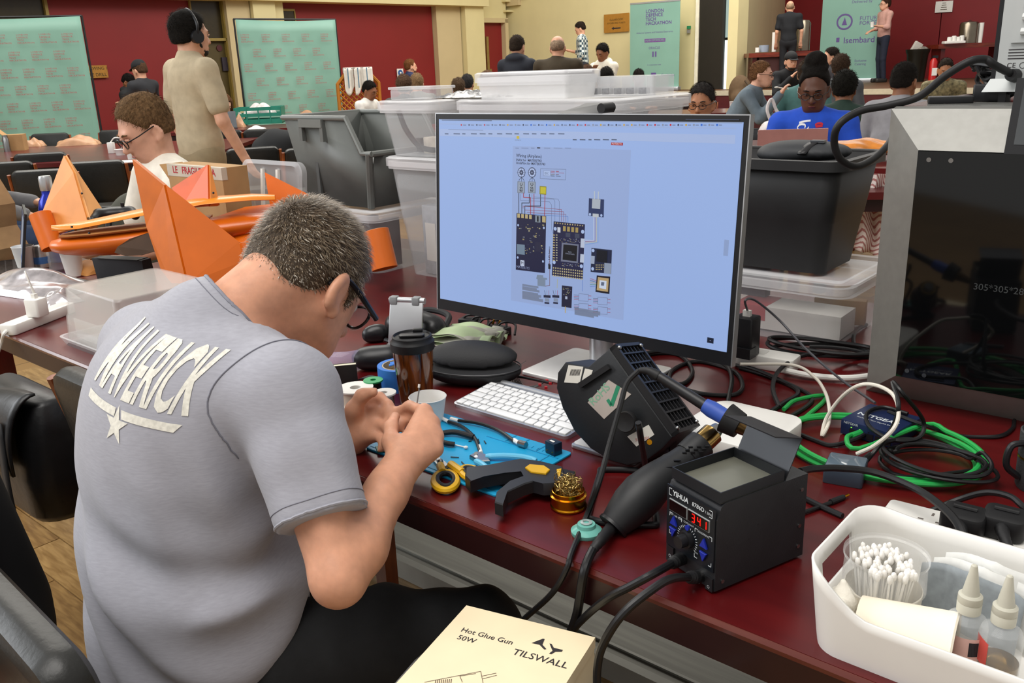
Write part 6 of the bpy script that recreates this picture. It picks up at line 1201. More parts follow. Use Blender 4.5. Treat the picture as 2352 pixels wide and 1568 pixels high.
tag(lg.build('print_drawing', M('ink_brown', '#6e5f50', .7), gx, 0), kind='stuff')
sk_ = thing('steel_stool', 'metal stool under the glue gun carton', 'stool', GB @ Vector((wq*.5, -.12, -.605)), rzb); m_tube = M('tube_grey', '#8f9092', .3, .8)
MB().rbox(.30, .26, .585, .604, .03, .004).build('seat', m_black, sk_)
for x_ in (-.12, .12):
    for y_ in (-.1, .1): MB().tube([(x_, y_, .585), (x_*1.35, y_*1.35, .0)], .011, 10).build('leg', m_tube, sk_)
MB().tube([(x, y, .575) for x, y in rrect(.33, .30, .05)], .011, 10, True).build('seat_ring', m_tube, sk_)
# ================================================================ the man at the bench (local axes: x along the table edge, y towards the table)
m_skin = M('skin_light', '#d39a7c', .5, var=.10, vs=38, sss=.15, bump=.06, bs=160)
m_tee = M('tee_grey', '#9c9ca5', .85, var=.05, vs=120, stretch=(.6, .6, 4), bump=.12, bs=900, sheen=.2)
m_trous = M('trousers_black', '#17181a', .85, var=.12, vs=40, bump=.1, bs=300)
B0 = (-.27, -.30); man = thing('person', 'man in grey MAVERICK t-shirt bending over the soldering mat', 'person', TP(B0[0], B0[1], 0), TA)
def j(s, q, z): return (s-B0[0], q-B0[1], z)
MANI = (Tr(*TP(B0[0], B0[1], 0)) @ Rz(TA)).inverted()
def jp(px, py, D): v = MANI @ atd(px, py, D); return (v.x, v.y, v.z)
# head frame: pitched down
hc = Vector(j(-.25, .052, 1.066)); HR = Rx(math.radians(-45)) @ Rz(math.radians(4)) @ Ry(math.radians(-3)); HMx = Tr(*hc) @ HR
def hp(x, y, z): v = HMx @ Vector((x, y, z)); return (v.x, v.y, v.z)
def head_sdf(b, hp, HR, k=1.0, nose=1.0):
    b.ell(hp(0, -.012*k, .012*k), (.074*k, .096*k, .088*k), HR, .02*k)
    b.ell(hp(0, .035*k, -.04*k), (.062*k, .06*k, .075*k), HR, .03*k)
    b.ell(hp(0, .052*k, -.092*k), (.043*k, .038*k, .034*k), HR, .035*k)          # jaw, chin
    b.cone(hp(.055*k, -.002*k, -.06*k), hp(.03*k, .06*k, -.105*k), .018*k, .016*k, .03*k).cone(hp(-.055*k, -.002*k, -.06*k), hp(-.03*k, .06*k, -.105*k), .018*k, .016*k, .03*k)
    b.cone(hp(0, .088*k, -.006*k), hp(0, .112*k, -.046*k), .009*k, .0125*k, .014*k).ell(hp(.012*k, .097*k, -.05*k), (.009*k, .011*k, .008*k), HR, .008*k).ell(hp(-.012*k, .097*k, -.05*k), (.009*k, .011*k, .008*k), HR, .008*k)
    b.cone(hp(-.032*k, .083*k, .008*k), hp(.032*k, .083*k, .008*k), .011*k, .011*k, .016*k)  # brow ridge
    b.ell(hp(0, .092*k, -.076*k), (.022*k, .010*k, .009*k), HR, .01*k)                       # lips
    b.sub(hp(.03*k, .098*k, -.012*k), (.016*k, .014*k, .010*k), HR, .012*k).sub(hp(-.03*k, .098*k, -.012*k), (.016*k, .014*k, .010*k), HR, .012*k)
def ears(b, hp, HR, k=1.0):
    for sx in (1, -1):
        R_ = HR @ Rz(sx*.35) @ Rx(-.15)
        b.ell(hp(sx*.081*k, -.010*k, -.030*k), (.011*k, .021*k, .034*k), R_, .005*k); b.ell(hp(sx*.080*k, .003*k, -.058*k), (.009*k, .010*k, .012*k), R_, .005*k)
        b.sub(hp(sx*.0915*k, -.003*k, -.027*k), (.009*k, .013*k, .023*k), R_, .003*k)
body = SDF()
head_sdf(body, hp, HR, 1.04); ears(body, hp, HR, 1.08)
sub_ = [p for p in body.p]; 
nb = j(-.285, -.105, .998)
body.cone(nb, hp(0, -.055, -.055), .066, .060, .03).cone(j(-.275, -.07, .965), hp(0, .0, -.085), .058, .050, .03).cone(j(-.29, -.12, .97), j(-.15, -.13, .965), .055, .04, .04).cone(j(-.29, -.12, .97), j(-.43, -.14, .97), .055, .04, .04)
body.ell(j(-.28, -.17, .92), (.15, .09, .12), None, .03).ell(j(-.265, -.21, .75), (.14, .09, .16), None, .03).ell(j(-.25, -.23, .56), (.14, .10, .10), None, .03)
shR, elR, wrR = j(-.075, -.14, .945), j(.082, -.202, .735), jp(912, 1085, 1.335)
body.cone(j(-.2, -.15, .95), shR, .06, .055, .03).cone(shR, elR, .051, .035, .03)
fm_ = tuple(Vector(elR).lerp(Vector(wrR), .28)); body.cone(elR, fm_, .035, .0415, .02).cone(fm_, tuple(Vector(elR).lerp(Vector(wrR), .85)), .041, .029, .02).cone(tuple(Vector(elR).lerp(Vector(wrR), .8)), wrR, .031, .029, .02)
# right hand: knuckle row upright, fingers curled round the wire
Ki, Km, Kr, Kp = jp(975, 945, 1.43), jp(992, 972, 1.415), jp(1002, 1002, 1.40), jp(1002, 1032, 1.385)
for Kx, rr in ((Ki, .0145), (Km, .0145), (Kr, .0135), (Kp, .0125)): body.cone(wrR, Kx, .021, rr, .014)
def finger(b, pts, r0, r1, k=.006): n = len(pts); b.chain(pts, [r0+(r1-r0)*i/(n-1) for i in range(n)], k)
finger(body, [Ki, jp(940, 932, 1.475), jp(915, 945, 1.49), jp(905, 962, 1.485)], .0105, .0075)
finger(body, [Km, jp(955, 958, 1.475), jp(925, 968, 1.485), jp(912, 985, 1.475)], .0108, .0078)
finger(body, [Kr, jp(968, 990, 1.465), jp(938, 998, 1.47), jp(925, 1012, 1.46)], .0102, .0075)
finger(body, [Kp, jp(975, 1024, 1.44), jp(950, 1028, 1.445), jp(940, 1038, 1.44)], .009, .0068)
finger(body, [jp(915, 1058, 1.345), jp(898, 1015, 1.38), jp(898, 982, 1.42), jp(908, 955, 1.455)], .0165, .0085, .01)
# left arm and hand reaching in from behind
shL, elL, wrL = j(-.48, -.14, .945), j(-.50, -.02, .77), jp(803, 1010, 1.535)
body.cone(j(-.38, -.15, .95), shL, .06, .055, .03).cone(shL, elL, .05, .042, .03).cone(elL, wrL, .042, .029, .02)
Li, Lm, Lr, Lp = jp(845, 918, 1.53), jp(862, 945, 1.515), jp(866, 975, 1.505), jp(858, 1000, 1.50)
for Kx, rr in ((Li, .014), (Lm, .014), (Lr, .013), (Lp, .012)): body.cone(wrL, Kx, .021, rr, .014)
finger(body, [Li, jp(872, 912, 1.515), jp(893, 930, 1.50), jp(900, 952, 1.49)], .0105, .0075)
finger(body, [Lm, jp(888, 945, 1.50), jp(902, 965, 1.485), jp(900, 982, 1.475)], .0105, .0075)
finger(body, [Lr, jp(888, 978, 1.485), jp(896, 998, 1.47), jp(888, 1012, 1.47)], .010, .0072)
finger(body, [Lp, jp(876, 1006, 1.485), jp(882, 1022, 1.475), jp(874, 1032, 1.475)], .0088, .0066)
finger(body, [jp(815, 985, 1.52), jp(812, 940, 1.50), jp(832, 908, 1.49), jp(858, 900, 1.48)], .016, .0088, .01)
body.cone(j(-.16, -.26, .51), j(.05, .07, .475), .07, .055, .03).cone(j(-.38, -.26, .53), j(-.42, .10, .52), .07, .055, .03)
bo = body.build('body', m_skin, man, .0045, 2)
# ears, eyes, hair
eb = []
for sx in (1, -1): MB().at(HMx).sphere((sx*.03, .082, -.012), .0125, 14).build('eye', M('eye_white', '#cfc5bd', .2), man)
hs_ = SDF(); hs_.ell(hp(0, -.014, .016), (.083, .107, .099), HR, .01).ell(hp(0, -.062, -.037), (.067, .047, .052), HR, .03)
hs_.cut(hp(0, .06, .04), HR.to_3x3() @ Vector((0, 1, -.62)), .012).cut(hp(0, -.06, -.062), HR.to_3x3() @ Vector((0, .25, -1)), .01)
hs_.sub(hp(.085, .01, -.045), (.02, .045, .05), HR, .012).sub(hp(-.085, .01, -.045), (.02, .045, .05), HR, .012)
hs_.cone(hp(.073, .036, .0), hp(.070, .033, -.035), .008, .004, .012).cone(hp(-.073, .036, .0), hp(-.070, .033, -.035), .008, .004, .012)
hair = hs_.build('hair', M('hair_brown', '#4c3e2f', .7, var=.25, vs=120), man, .004, 2)
# individual short hairs over the scalp
def strands(hair, HMx, HR, nm, cnt, mat, L0, seed, zmin=-.01, w=.00055):
    me = hair.data; nv = len(me.vertices); V = np.empty(nv*3); me.vertices.foreach_get('co', V); V = V.reshape(-1, 3); Nn = np.empty(nv*3); me.vertices.foreach_get('normal', Nn); Nn = Nn.reshape(-1, 3)
    HI_ = np.array(HMx.inverted()); hl_ = V@HI_[:3, :3].T+HI_[:3, 3]; ok = np.where((Nn@np.array(HR.to_3x3() @ Vector((0, -.2, 1))) > -.75))[0]
    fwd = np.array(HR.to_3x3() @ Vector((0, .8, -.5))); r2 = np.random.RandomState(seed); I = r2.choice(ok, cnt); n = Nn[I]; p = V[I]+r2.normal(0, .002, (cnt, 3))
    t = fwd-n*(n@fwd)[:, None]; t /= np.linalg.norm(t, axis=1)[:, None]+1e-6; sd = np.cross(n, t); L = L0*np.where(hl_[I, 2] < zmin, .45, 1.)*r2.uniform(.7, 1.3, cnt)
    d = n*.55+t*.75+sd*r2.normal(0, .38, cnt)[:, None]; d /= np.linalg.norm(d, axis=1)[:, None]; w_ = sd*w; m1 = p+d*(L*.5)[:, None]+n*.0012; tip = p+d*L[:, None]
    vs = np.stack([p-w_, p+w_, m1+w_*.8, m1-w_*.8, tip], 1).reshape(-1, 3).tolist(); fs = []
    for i in range(cnt): b = 5*i; fs += [(b, b+1, b+2, b+3), (b+3, b+2, b+4)]
    m_ = bpy.data.meshes.new(nm); m_.from_pydata(vs, [], fs); m_.update(); tag(meshobj(nm, m_, hair, mat), kind='stuff')
for c_, hx, L_h, sd_n in ((7000, ('hair_strand_brown', '#5a4936'), .013, 5), (4200, ('hair_strand_grey', '#84735d'), .013, 6), (1400, ('hair_strand_silver', '#bdb5a8'), .012, 7)): strands(hair, HMx, HR, 'hair_strands', c_, M(*hx, .45, var=0), L_h, sd_n)
# glasses
m_fr = M('glasses_black', '#101012', .3); gl_ = None
gls = thing('glasses', 'thick black framed glasses on the bending man', 'glasses', man.matrix_world @ Vector((0, 0, 0)), 0); gls.parent = None
gw = Tr(*TP(B0[0], B0[1], 0)) @ Rz(TA) @ HMx; gls.matrix_world = gw
for sx in (1, -1):
    MB().tube(cr([(sx*.082, -.030, -.030), (sx*.0835, -.012, -.006), (sx*.084, .02, -.004), (sx*.081, .070, -.012), (sx*.074, .107, -.016)], 6), [.003+.0022*min(1, i/16) for i in range(25)], 8).build('temple', m_fr, gls)
    MB().tube([(sx*.034+.028*math.cos(a), .108-.006*abs(math.cos(a)), -.02+.021*math.sin(a)) for a in [2*math.pi*i/20 for i in range(20)]], .0028, 6, True).build('rim', m_fr, gls)
    MB().at(Tr(sx*.034, .1065, -.02) @ Rx(math.pi/2)).lathe([(0, 0), (.027, 0), (.027, .001), (0, .001)], 20).build('lens', clearplastic('lens_clear', '#dfe6ea', .12, .03), gls)
MB().tube([(-.008, .110, -.014), (.008, .110, -.014)], .0028, 8).build('bridge', m_fr, gls)
# ---- t-shirt
def folds(X, Y, Z, G):
    s, q, z = X+B0[0], Y+B0[1], Z
    lo = np.clip((.86-z)/.22, 0, 1); d = .0045*lo*np.sin(46*(z+.55*(s+.27)-.35*q)+4*np.sin(9*s+3*z))
    dr = np.exp(-((z-.70-.30*np.abs(s+.06))/.03)**2)*np.clip((s+.42)/.3, 0, 1); d += -.010*dr
    dr2 = np.exp(-((z-.645-.34*np.abs(s+.10))/.035)**2)*np.clip((s+.45)/.3, 0, 1); d += .009*dr2
    d += .003*np.sin(60*(s*.6+q)+18*z)*np.clip((z-.70)/.1, 0, 1)*np.clip((.95-z)/.1, 0, 1)*np.clip((s+.25)/.1, 0, 1)
    d += .006*np.exp(-((s+.43+.15*(.9-z))/.02)**2)*np.clip((.92-z)/.1, 0, 1)*np.clip((-.2-q)/.05, 0, 1)
    return G-1.7*d
te = SDF()
te.ell(j(-.25, -.245, .47), (.195, .155, .16), None, .05).ell(j(-.25, -.235, .60), (.190, .150, .15), None, .06).ell(j(-.262, -.225, .72), (.183, .145, .15), None, .06).ell(j(-.278, -.212, .84), (.188, .135, .14), None, .06).ell(j(-.285, -.175, .93), (.195, .125, .11), None, .06)
te.cone(j(-.29, -.125, .975), shR, .070, .066, .05).cone(j(-.29, -.125, 1.005), shL, .070, .066, .05)
cuR = tuple(Vector(shR).lerp(Vector(elR), .70)); te.cone(shR, tuple(Vector(shR).lerp(Vector(elR), .35)), .069, .066, .035).cone(tuple(Vector(shR).lerp(Vector(elR), .35)), tuple(Vector(shR).lerp(Vector(elR), .86)), .066, .063, .02)
te.cone(shL, tuple(Vector(shL).lerp(Vector(elL), .80)), .068, .062, .04)
te.cone(j(-.29, -.115, 1.0), j(-.285, -.085, 1.012), .082, .076, .03)
nd = (Vector(hp(0, -.02, -.06))-Vector(nb)).normalized()
te.fn(folds)
cN = (nd+Vector((0, 0, .25))).normalized(); cC = Vector(nb)+nd*.036+Vector((0, 0, .004))
def neckcut(X, Y, Z, G):
    dx, dy, dz = X-cC.x, Y-cC.y, Z-cC.z; d = dx*cN.x+dy*cN.y+dz*cN.z; rad = np.sqrt(np.maximum(0, dx*dx+dy*dy+dz*dz-d*d))
    return np.where((rad < .105), np.maximum(G, d), G)
te.fn(neckcut)
ad = (Vector(elR)-Vector(shR)).normalized(); ld_ = (Vector(elL)-Vector(shL)).normalized()
def cuffcut(X, Y, Z, G):
    d = (X-cuR[0])*ad.x+(Y-cuR[1])*ad.y+(Z-cuR[2])*ad.z; near = np.sqrt((X-cuR[0])**2+(Y-cuR[1])**2+(Z-cuR[2])**2) < .13
    side = (X > cuR[0]-.085)
    return np.where(near & side, np.maximum(G, d), G)
te.fn(cuffcut)
tee = te.build('t_shirt', m_tee, man, .0055, 2)
# cuff band, collar band, sleeve seam
def ring_on(c, n, r, rr, nm, mat, par, squash=1, n_=40):
    n = Vector(n).normalized(); a = n.orthogonal().normalized(); b = n.cross(a); MB().tube([Vector(c)+a*r*math.cos(2*math.pi*i/n_)+b*r*squash*math.sin(2*math.pi*i/n_) for i in range(n_)], rr, 6, True).build(nm, mat, par)
bvh = BVHTree.FromPolygons([tuple(v.co) for v in tee.data.vertices], [tuple(p.vertices) for p in tee.data.polygons])
def snap(p, off=.001):
    q_, n, i, d = bvh.find_nearest(Vector(p)); return q_+n*off
def seam(pts, r, nm, mat, off=.0006, closed=False): MB().tube([snap(p, off) for p in cr(pts, 8, closed)], r, 6, closed).build(nm, mat, tee)
m_seam = M('tee_seam', '#70707a', .9)
def ringpts(c, n, r, m_=16): 
    n = Vector(n).normalized(); a = n.orthogonal().normalized(); b = n.cross(a); return [Vector(c)+(a*math.cos(2*math.pi*i/m_)+b*math.sin(2*math.pi*i/m_))*r for i in range(m_)]
seam(ringpts(Vector(cuR)-ad*.006, ad, .066), .0022, 'cuff_hem', m_tee, 0, True); seam(ringpts(Vector(cuR)-ad*.022, ad, .066), .0008, 'cuff_stitch', m_seam, 0, True)
seam(ringpts(cC-cN*.004, cN, .085, 24), .0035, 'collar_band', M('tee_collar', '#85858f', .85), 0, True); seam(ringpts(cC-cN*.018, cN, .09, 24), .0009, 'collar_stitch', m_seam, 0, True)
sn_ = Vector((.80, -.15, -.30)).normalized(); seam(ringpts(Vector(shR)+Vector((-.045, 0, .0)), sn_, .085, 24), .0012, 'sleeve_seam', m_seam, .0004, True)
# printed lettering projected straight on to the back
m_pr = M('print_cream', '#dbd8cd', .8, var=.12, vs=150)
def cam_hit(px, py):
    o_ = MANI @ Vector(CC); d_ = (MANI.to_3x3() @ Vector(ray(px, py))).normalized(); h, n, i, d = bvh.ray_cast(o_, d_); return h
hL, hR_ = cam_hit(245, 825), cam_hit(452, 882)
ev_ = (hR_-hL); eH = Vector((ev_.x, ev_.y, 0)).normalized(); slope = 1.75*ev_.z/Vector((ev_.x, ev_.y)).length; dI = Vector((-eH.y, eH.x, 0)); 
if dI.y < 0: dI = -dI
PC = hR_
def on_back(pts, faces, nm):              # pts: (u along the back, v up) from the print's right-hand edge
    import bmesh
    bm = bmesh.new(); vs_ = [bm.verts.new((p[0], p[1], 0)) for p in pts]
    for f in faces:
        try: bm.faces.new([vs_[i] for i in f])
        except Exception: pass
    bmesh.ops.triangulate(bm, faces=bm.faces[:])
    for _ in range(3): 
        es = [e for e in bm.edges if e.calc_length() > .009]
        if not es: break
        bmesh.ops.subdivide_edges(bm, edges=es, cuts=1); bmesh.ops.triangulate(bm, faces=bm.faces[:])
    for v in bm.verts:
        P = PC+eH*v.co.x+Vector((0, 0, v.co.y+slope*v.co.x)); h, n, i, d = bvh.ray_cast(P-dI*.4, dI)
        if h is None: h, n, i, d = bvh.find_nearest(P)
        v.co = h+n*.0011
    m_ = bpy.data.meshes.new(nm); bm.to_mesh(m_); bm.free(); return meshobj(nm, m_, tee, m_pr)
WT = ev_.length*1.06; HT = .078
v_, f_ = text_mesh('MAVERICK', 1, bold=.022, spacing=.95, res=3)
xa, xb = min(v[0] for v in v_), max(v[0] for v in v_); ya, yb = min(v[1] for v in v_), max(v[1] for v in v_)
def tu(v): t = (v[0]-xa)/(xb-xa); y_ = (v[1]-ya)/(yb-ya)-.5; return ((t-1)*WT+.02*y_+.012, y_*HT)
on_back([tu(v) for v in v_], f_, 'print_maverick')
on_back([(-WT, -.060), (-WT*.58, -.060), (-WT*.58, -.049), (-WT, -.049)], [(0, 1, 2, 3)], 'print_bar'); on_back([(-WT*.50, -.060), (-.012, -.060), (-.002, -.049), (-WT*.52, -.049)], [(0, 1, 2, 3)], 'print_bar')
sp_ = [((.024 if i % 2 == 0 else .0095)*math.cos(math.pi/2+i*math.pi/5)-WT*.55, -.070+(.026 if i % 2 == 0 else .010)*math.sin(math.pi/2+i*math.pi/5)) for i in range(10)]
on_back(sp_+[(-WT*.55, -.070)], [(i, (i+1) % 10, 10) for i in range(10)], 'print_star')
# trousers
tr_ = SDF(); tr_.ell(j(-.26, -.24, .50), (.17, .14, .085), None, .03)
tr_.chain([j(-.15, -.24, .51), j(-.03, -.05, .495), j(.06, .085, .475)], [.096, .086, .072], .03).chain([j(.06, .085, .475), j(.05, .09, .27), j(.05, .06, .07)], [.072, .062, .055], .03)
tr_.chain([j(-.39, -.24, .53), j(-.43, .12, .535)], [.095, .072], .03).chain([j(-.43, .12, .535), j(-.43, .12, .30), j(-.43, .09, .07)], [.072, .062, .055], .03)
tr_.fn(lambda X, Y, Z, G: G-.003*np.sin(55*(X+Y)+20*Z)); tr_.build('trousers', m_trous, man, .01, 1)
for s_, q_ in ((.05, .06), (-.43, .09)): SDF().chain([j(s_, q_-.03, .04), j(s_, q_+.13, .035)], [.04, .036], .02).cut(j(0, 0, .004), (0, 0, -1), .004).build('shoe', M('shoe_dark', '#24211f', .5), man, .01)
wrk = thing('work_wire', 'thin wire held between the man\'s fingers', 'wire', atd(925, 950, 1.475), 0); s_ = loc(atd(925, 950, 1.475)); pmb(s_).tube(cr([atd(955, 975, 1.47), atd(956, 940, 1.47), atd(962, 900, 1.47), atd(962, 887, 1.47)], 5), .0012, 6).build('strand', m_steel, wrk); pmb(s_).tube([atd(962, 890, 1.47), atd(963, 882, 1.47)], .002, 6).build('tip', m_white, wrk)
# ================================================================ hall furniture
m_pad = M('chair_leatherette', '#1c1c1a', .38, var=.1, vs=30, bump=.15, bs=90)
m_chw = wood('chair_wood', '#6b2f12', '#8f4a1e', .4, 5, .2, (6, 6, 1.5))
def make_chair(label, P, rz, group=None):
    t = thing('chair', label, 'chair', P, rz, group)
    MB().at(Tr(0, .02, .43)).rbox(.46, .44, 0, .05, .05, .015).build('seat', m_pad, t)
    bp = MB().at(Tr(0, -.225, .50) @ Rx(.14)); bp.at(bp.m @ Rx(math.pi/2)).rbox(.42, .30, -.025, .025, .05, .018) if False else None
    MB().at(Tr(0, -.235, .67) @ Rx(.16) @ Rx(math.pi/2)).rbox(.43, .32, -.030, .030, .05, .024).build('backrest', m_pad, t)
    for sx in (-1, 1):
        MB().tube(cr([(sx*.225, -.20, .0), (sx*.225, -.19, .25), (sx*.225, -.20, .45), (sx*.224, -.238, .66), (sx*.222, -.27, .80)], 5), .013, 8).build('back_post', m_chw, t)
        MB().box(sx*.22-.018, sx*.22+.018, .19, .226, 0, .44).build('front_leg', m_chw, t)
        MB().box(sx*.22-.012, sx*.22+.012, -.19, .2, .385, .43).build('side_rail', m_chw, t)
    MB().box(-.21, .21, .195, .215, .385, .43).build('front_rail', m_chw, t); MB().box(-.21, .21, -.205, -.185, .20, .235).build('rear_stretcher', m_chw, t)
    return t
c0 = make_chair('black padded wooden chair beside the man on the left', TP(-.70, .13, 0), TA)
def chair(P, rz, label, group=None): P = Vector(P); return copy_tree(c0, None, (P.x, P.y, P.z), rz, label)
mc = chair(TP(-.185, -.26, .0), TA-.05, 'black padded chair under the man in grey t-shirt'); mc.scale = (1, 1, .92)
# bag and coat hanging at the left
bgP = TP(-1.20, -.11, .42); bag = thing('shoulder_bag', 'black leather bag hanging beside the left chair', 'bag', bgP, TA)
m_bagb = M('bag_black', '#151517', .4, var=.15, bump=.4, bs=25)
MB().loft([[(x*k+.01*math.sin(z_*30+y*20), y*k2, z_) for x, y in rrect(.34, .15, .05, 4)] for z_, k, k2 in ((0, .93, .8), (.02, 1, 1), (.12, 1.02, 1.12), (.22, .98, .95), (.28, .9, .6), (.29, .84, .4))]).build('bag_body', m_bagb, bag, 50)
MB().grid(lambda u, v: (-.16+.32*u, -.03-.065*math.sin(v*1.7)-.012*v, .295-.02*math.cos(u*3)-.17*v*v), 12, 10).solid('flap', m_bagb, bag, .006)
MB().grid(lambda u, v: (.10+.03*v+.03*math.sin(u*3), -.10-.02*math.sin(u*3), .26-.36*u), 12, 1).solid('strap', m_blackm, bag, .005); MB().cbox((.06, -.115, .15), (.04, .01, .012)).build('buckle', m_steel, bag)
ctP = TP(-.67, -.375, -.0); coat = thing('coat', 'black coat draped over a chair at the left edge', 'coat', ctP, TA)
SDF().chain([(-.28, 0, .80), (-.12, 0, .80)], [.05, .05], .03).chain([(-.2, -.02, .74), (-.08, -.03, .46)], [.09, .10], .06).chain([(-.12, -.02, .72), (.02, -.02, .42)], [.05, .075], .05).chain([(-.28, -.02, .72), (-.26, -.03, .40)], [.08, .09], .06).cut((0, 0, .40), (.12, 0, -1), .01).fn(lambda X, Y, Z, G: G-.009*np.sin(30*X+6*Z)*np.clip((.75-Z)/.3, 0, 1)).build('cloth', M('coat_black', '#0f0f11', .8, var=.1), coat, .012)
copy_tree(c0, None, TP(-.80, -.66, 0), TA+math.pi, 'chair hidden under the black coat at the left edge')
# ---- tables in the hall
def make_table(label, P, rz, w, d, group=None):
    t = thing('table', label, 'table', P, rz, group); MB().box(-w/2, w/2, -d/2, d/2, .715, .75).build('table_top', m_mahog, t)
    MB().box(-w/2+.05, w/2-.05, -d/2+.05, d/2-.05, .65, .715).build('apron', wood('mahogany_edge', '#2d070a', '#3d0c0e'), t)
    for sx in (-1, 1):
        for sy in (-1, 1): MB().box(sx*(w/2-.08)-.03, sx*(w/2-.08)+.03, sy*(d/2-.08)-.03, sy*(d/2-.08)+.03, 0, .66).build('leg', m_mahog, t)
    return t
def on(px, py, z=.75): return at(px, py, z)
c1 = on(130, 352); make_table('dark polished table in front of the left green backdrop', (c1.x, c1.y, 0), .05, 3.4, 2.2)
c2 = on(600, 291); make_table('dark table carrying the green crate before the second backdrop', (c2.x+.3, c2.y, 0), .1, 3.2, 1.0)
c3 = on(1500, 236); make_table('dark table with paper cups below the roll-up banner', (c3.x+.2, c3.y, 0), -.2, 1.5, .9)
c4 = on(1690, 253); make_table('dark table with food behind the monitor corner', (c4.x, c4.y, 0), -.2, 2.2, 1.0)
c8 = atd(1750, 330, 6.7); make_table('dark table carrying the white carrier bag', (c8.x, c8.y, 0), -.3, 1.5, .7)
c5 = atd(1840, 420, 4.5); make_table('table with a pink laptop used by the woman in blue', (c5.x, c5.y, 0), -.2, 1.6, .6)
c6 = atd(1060, 245, 9.2); make_table('long dark table hidden behind the storage bins', (c6.x, c6.y, 0), .1, 3.0, 1.0)
c7 = atd(2190, 225, 8.5); make_table('dark table in front of the man in camouflage', (c7.x, c7.y, 0), -.25, 1.7, .8)
def fl(px, py, D): p = atd(px, py, D); return Vector((p.x, p.y, 0))
for (px, D, rz, lab) in ((8, 6.9, .3, 'chair at the far left of the near row before the left table'), (102, 7.7, .2, 'second chair from the left at the polished left table'), (112, 6.2, .15, 'chair pulled out nearest the orange fin on the left'), (218, 6.7, .25, 'chair with curved wooden post right of the orange fin'),
        (95, 10.2, 3.3, 'chair against the left green backdrop'), (250, 10.4, 3.2, 'green backed chair beside the backdrop pole'),
        (516, 9.9, .2, 'left chair of the pair below the seated girl'), (612, 9.9, .1, 'right chair of the pair below the seated girl'), (565, 7.4, .4, 'chair with red wooden rail behind the walking man'), (700, 7.2, .35, 'chair left of the grey crate holding a jacket'),
        (1590, 12.5, 2.2, 'chair beside the far table below the roll-up banner'), (1660, 9.3, .0, 'chair behind the older man in glasses'), (2010, 4.6, -.6, 'wooden chair draped with the striped shirt by the printer')):
    chair(fl(px, 300, D), rz, lab)
lc = thing('cup_lid_table_items', '', '') if False else None
# ---- things on the left table
def cup(px, py, label, z=.75, r=.038, h=.095, mt=None):
    P = at(px, py, z); c_ = thing('paper_cup', label, 'paper cup', P, 0); MB().lathe([(0, .002), (r*.75, 0), (r, h), (r*1.04, h+.002), (r*.96, h), (r*.7, .005), (0, .006)], 20).build('cup_wall', mt or M('cup_white', '#ebe9e4'), c_); return c_
cup(302, 365, 'white paper cup right of the plug on the left table'); cup(278, 356, 'short white tub on the left table', .75, .05, .05)
bxp = on(40, 345); bt = thing('kraft_box', 'open brown carton standing on the left table', 'carton', bxp, .2); MB().box(-.09, .09, -.07, .07, 0, .16).build('carton', m_card, bt); MB().at(Tr(-.09, 0, .16) @ Ry(-2.4)).box(0, .12, -.07, .07, 0, .004).build('flap', m_card, bt)
fk = thing('steel_flask', 'steel vacuum flask beside the brown carton', 'flask', on(18, 348), 0); MB().lathe([(0, 0), (.032, 0), (.032, .12), (.026, .135), (.026, .16), (0, .162)], 20).build('flask_body', m_steel, fk)
crumple('paper_parcel', 'brown paper bag of food on the left table centre', 'paper bag', on(180, 333), .42, .22, .12, M('kraft_shiny', '#b58a68', .4, var=.1), 21, .2); crumple('paper_parcel', 'smaller brown paper bag left on the polished table', 'paper bag', on(78, 336), .22, .16, .10, M('kraft_shiny', '#b58a68'), 22)
pg1 = thing('plug_adapter', 'white mains plug with a looped cable on the left table', 'plug', on(258, 352), 0); MB().rbox(.06, .05, 0, .10, .01, .005).build('plug_body', m_white, pg1); MB().tube(cr([(0, 0, .1), (.05, 0, .14), (.14, 0, .12), (.22, .0, .06), (.25, .0, .01)], 6), .006, 7).build('cable_loop', m_white, pg1)
ppz = thing('paper_stack', 'white paper sheets on the edge of the left table', 'papers', on(265, 372), .1); MB().box(-.2, .2, -.06, .06, 0, .006).box(-.1, .25, -.12, .0, 0, .003).build('sheets', m_white, ppz)
# ---- table with the green crate
m_gcr = M('crate_green', '#1f7a66', .45); gP = on(600, 283); gcx = thing('green_crate', 'green slatted plastic crate holding carrier bags', 'crate', gP, .1)
for z_ in (.02, .10, .18): MB().box(-.32, .32, -.2, -.185, z_, z_+.045).build('slat', m_gcr, gcx); MB().box(-.32, .32, .185, .2, z_, z_+.045).build('slat', m_gcr, gcx)
for x_ in (-.32, -.16, 0, .16, .305): MB().box(x_, x_+.015, -.205, -.19, 0, .225).build('upright', m_gcr, gcx)
MB().box(-.32, .32, -.2, .2, 0, .02).build('base', m_gcr, gcx); MB().box(-.32, -.305, -.2, .2, 0, .225).box(.305, .32, -.2, .2, 0, .225).build('end_panel', m_gcr, gcx)
crumple('carrier_bag', 'white carrier bag with red print bulging from the green crate', 'carrier bag', gP+Vector((0, 0, .13)), .42, .3, .17, M('bag_white', '#d9d2d0', .35, var=.18, vs=15), 31); crumple('paper_parcel', 'brown paper bag standing right of the green crate', 'paper bag', on(705, 272), .26, .2, .16, M('kraft_shiny', '#b58a68'), 33)
lg2 = thing('laptop', 'grey laptop in front of the seated girl', 'laptop', on(516, 296), .3); MB().box(-.16, .16, -.11, .11, 0, .015).build('base', M('laptop_grey', '#3a3a3c'), lg2); MB().at(Tr(0, .11, .01) @ Rx(-.3)).box(-.16, .16, 0, .01, 0, .21).build('lid', M('laptop_lid', '#4c5258', .4), lg2)
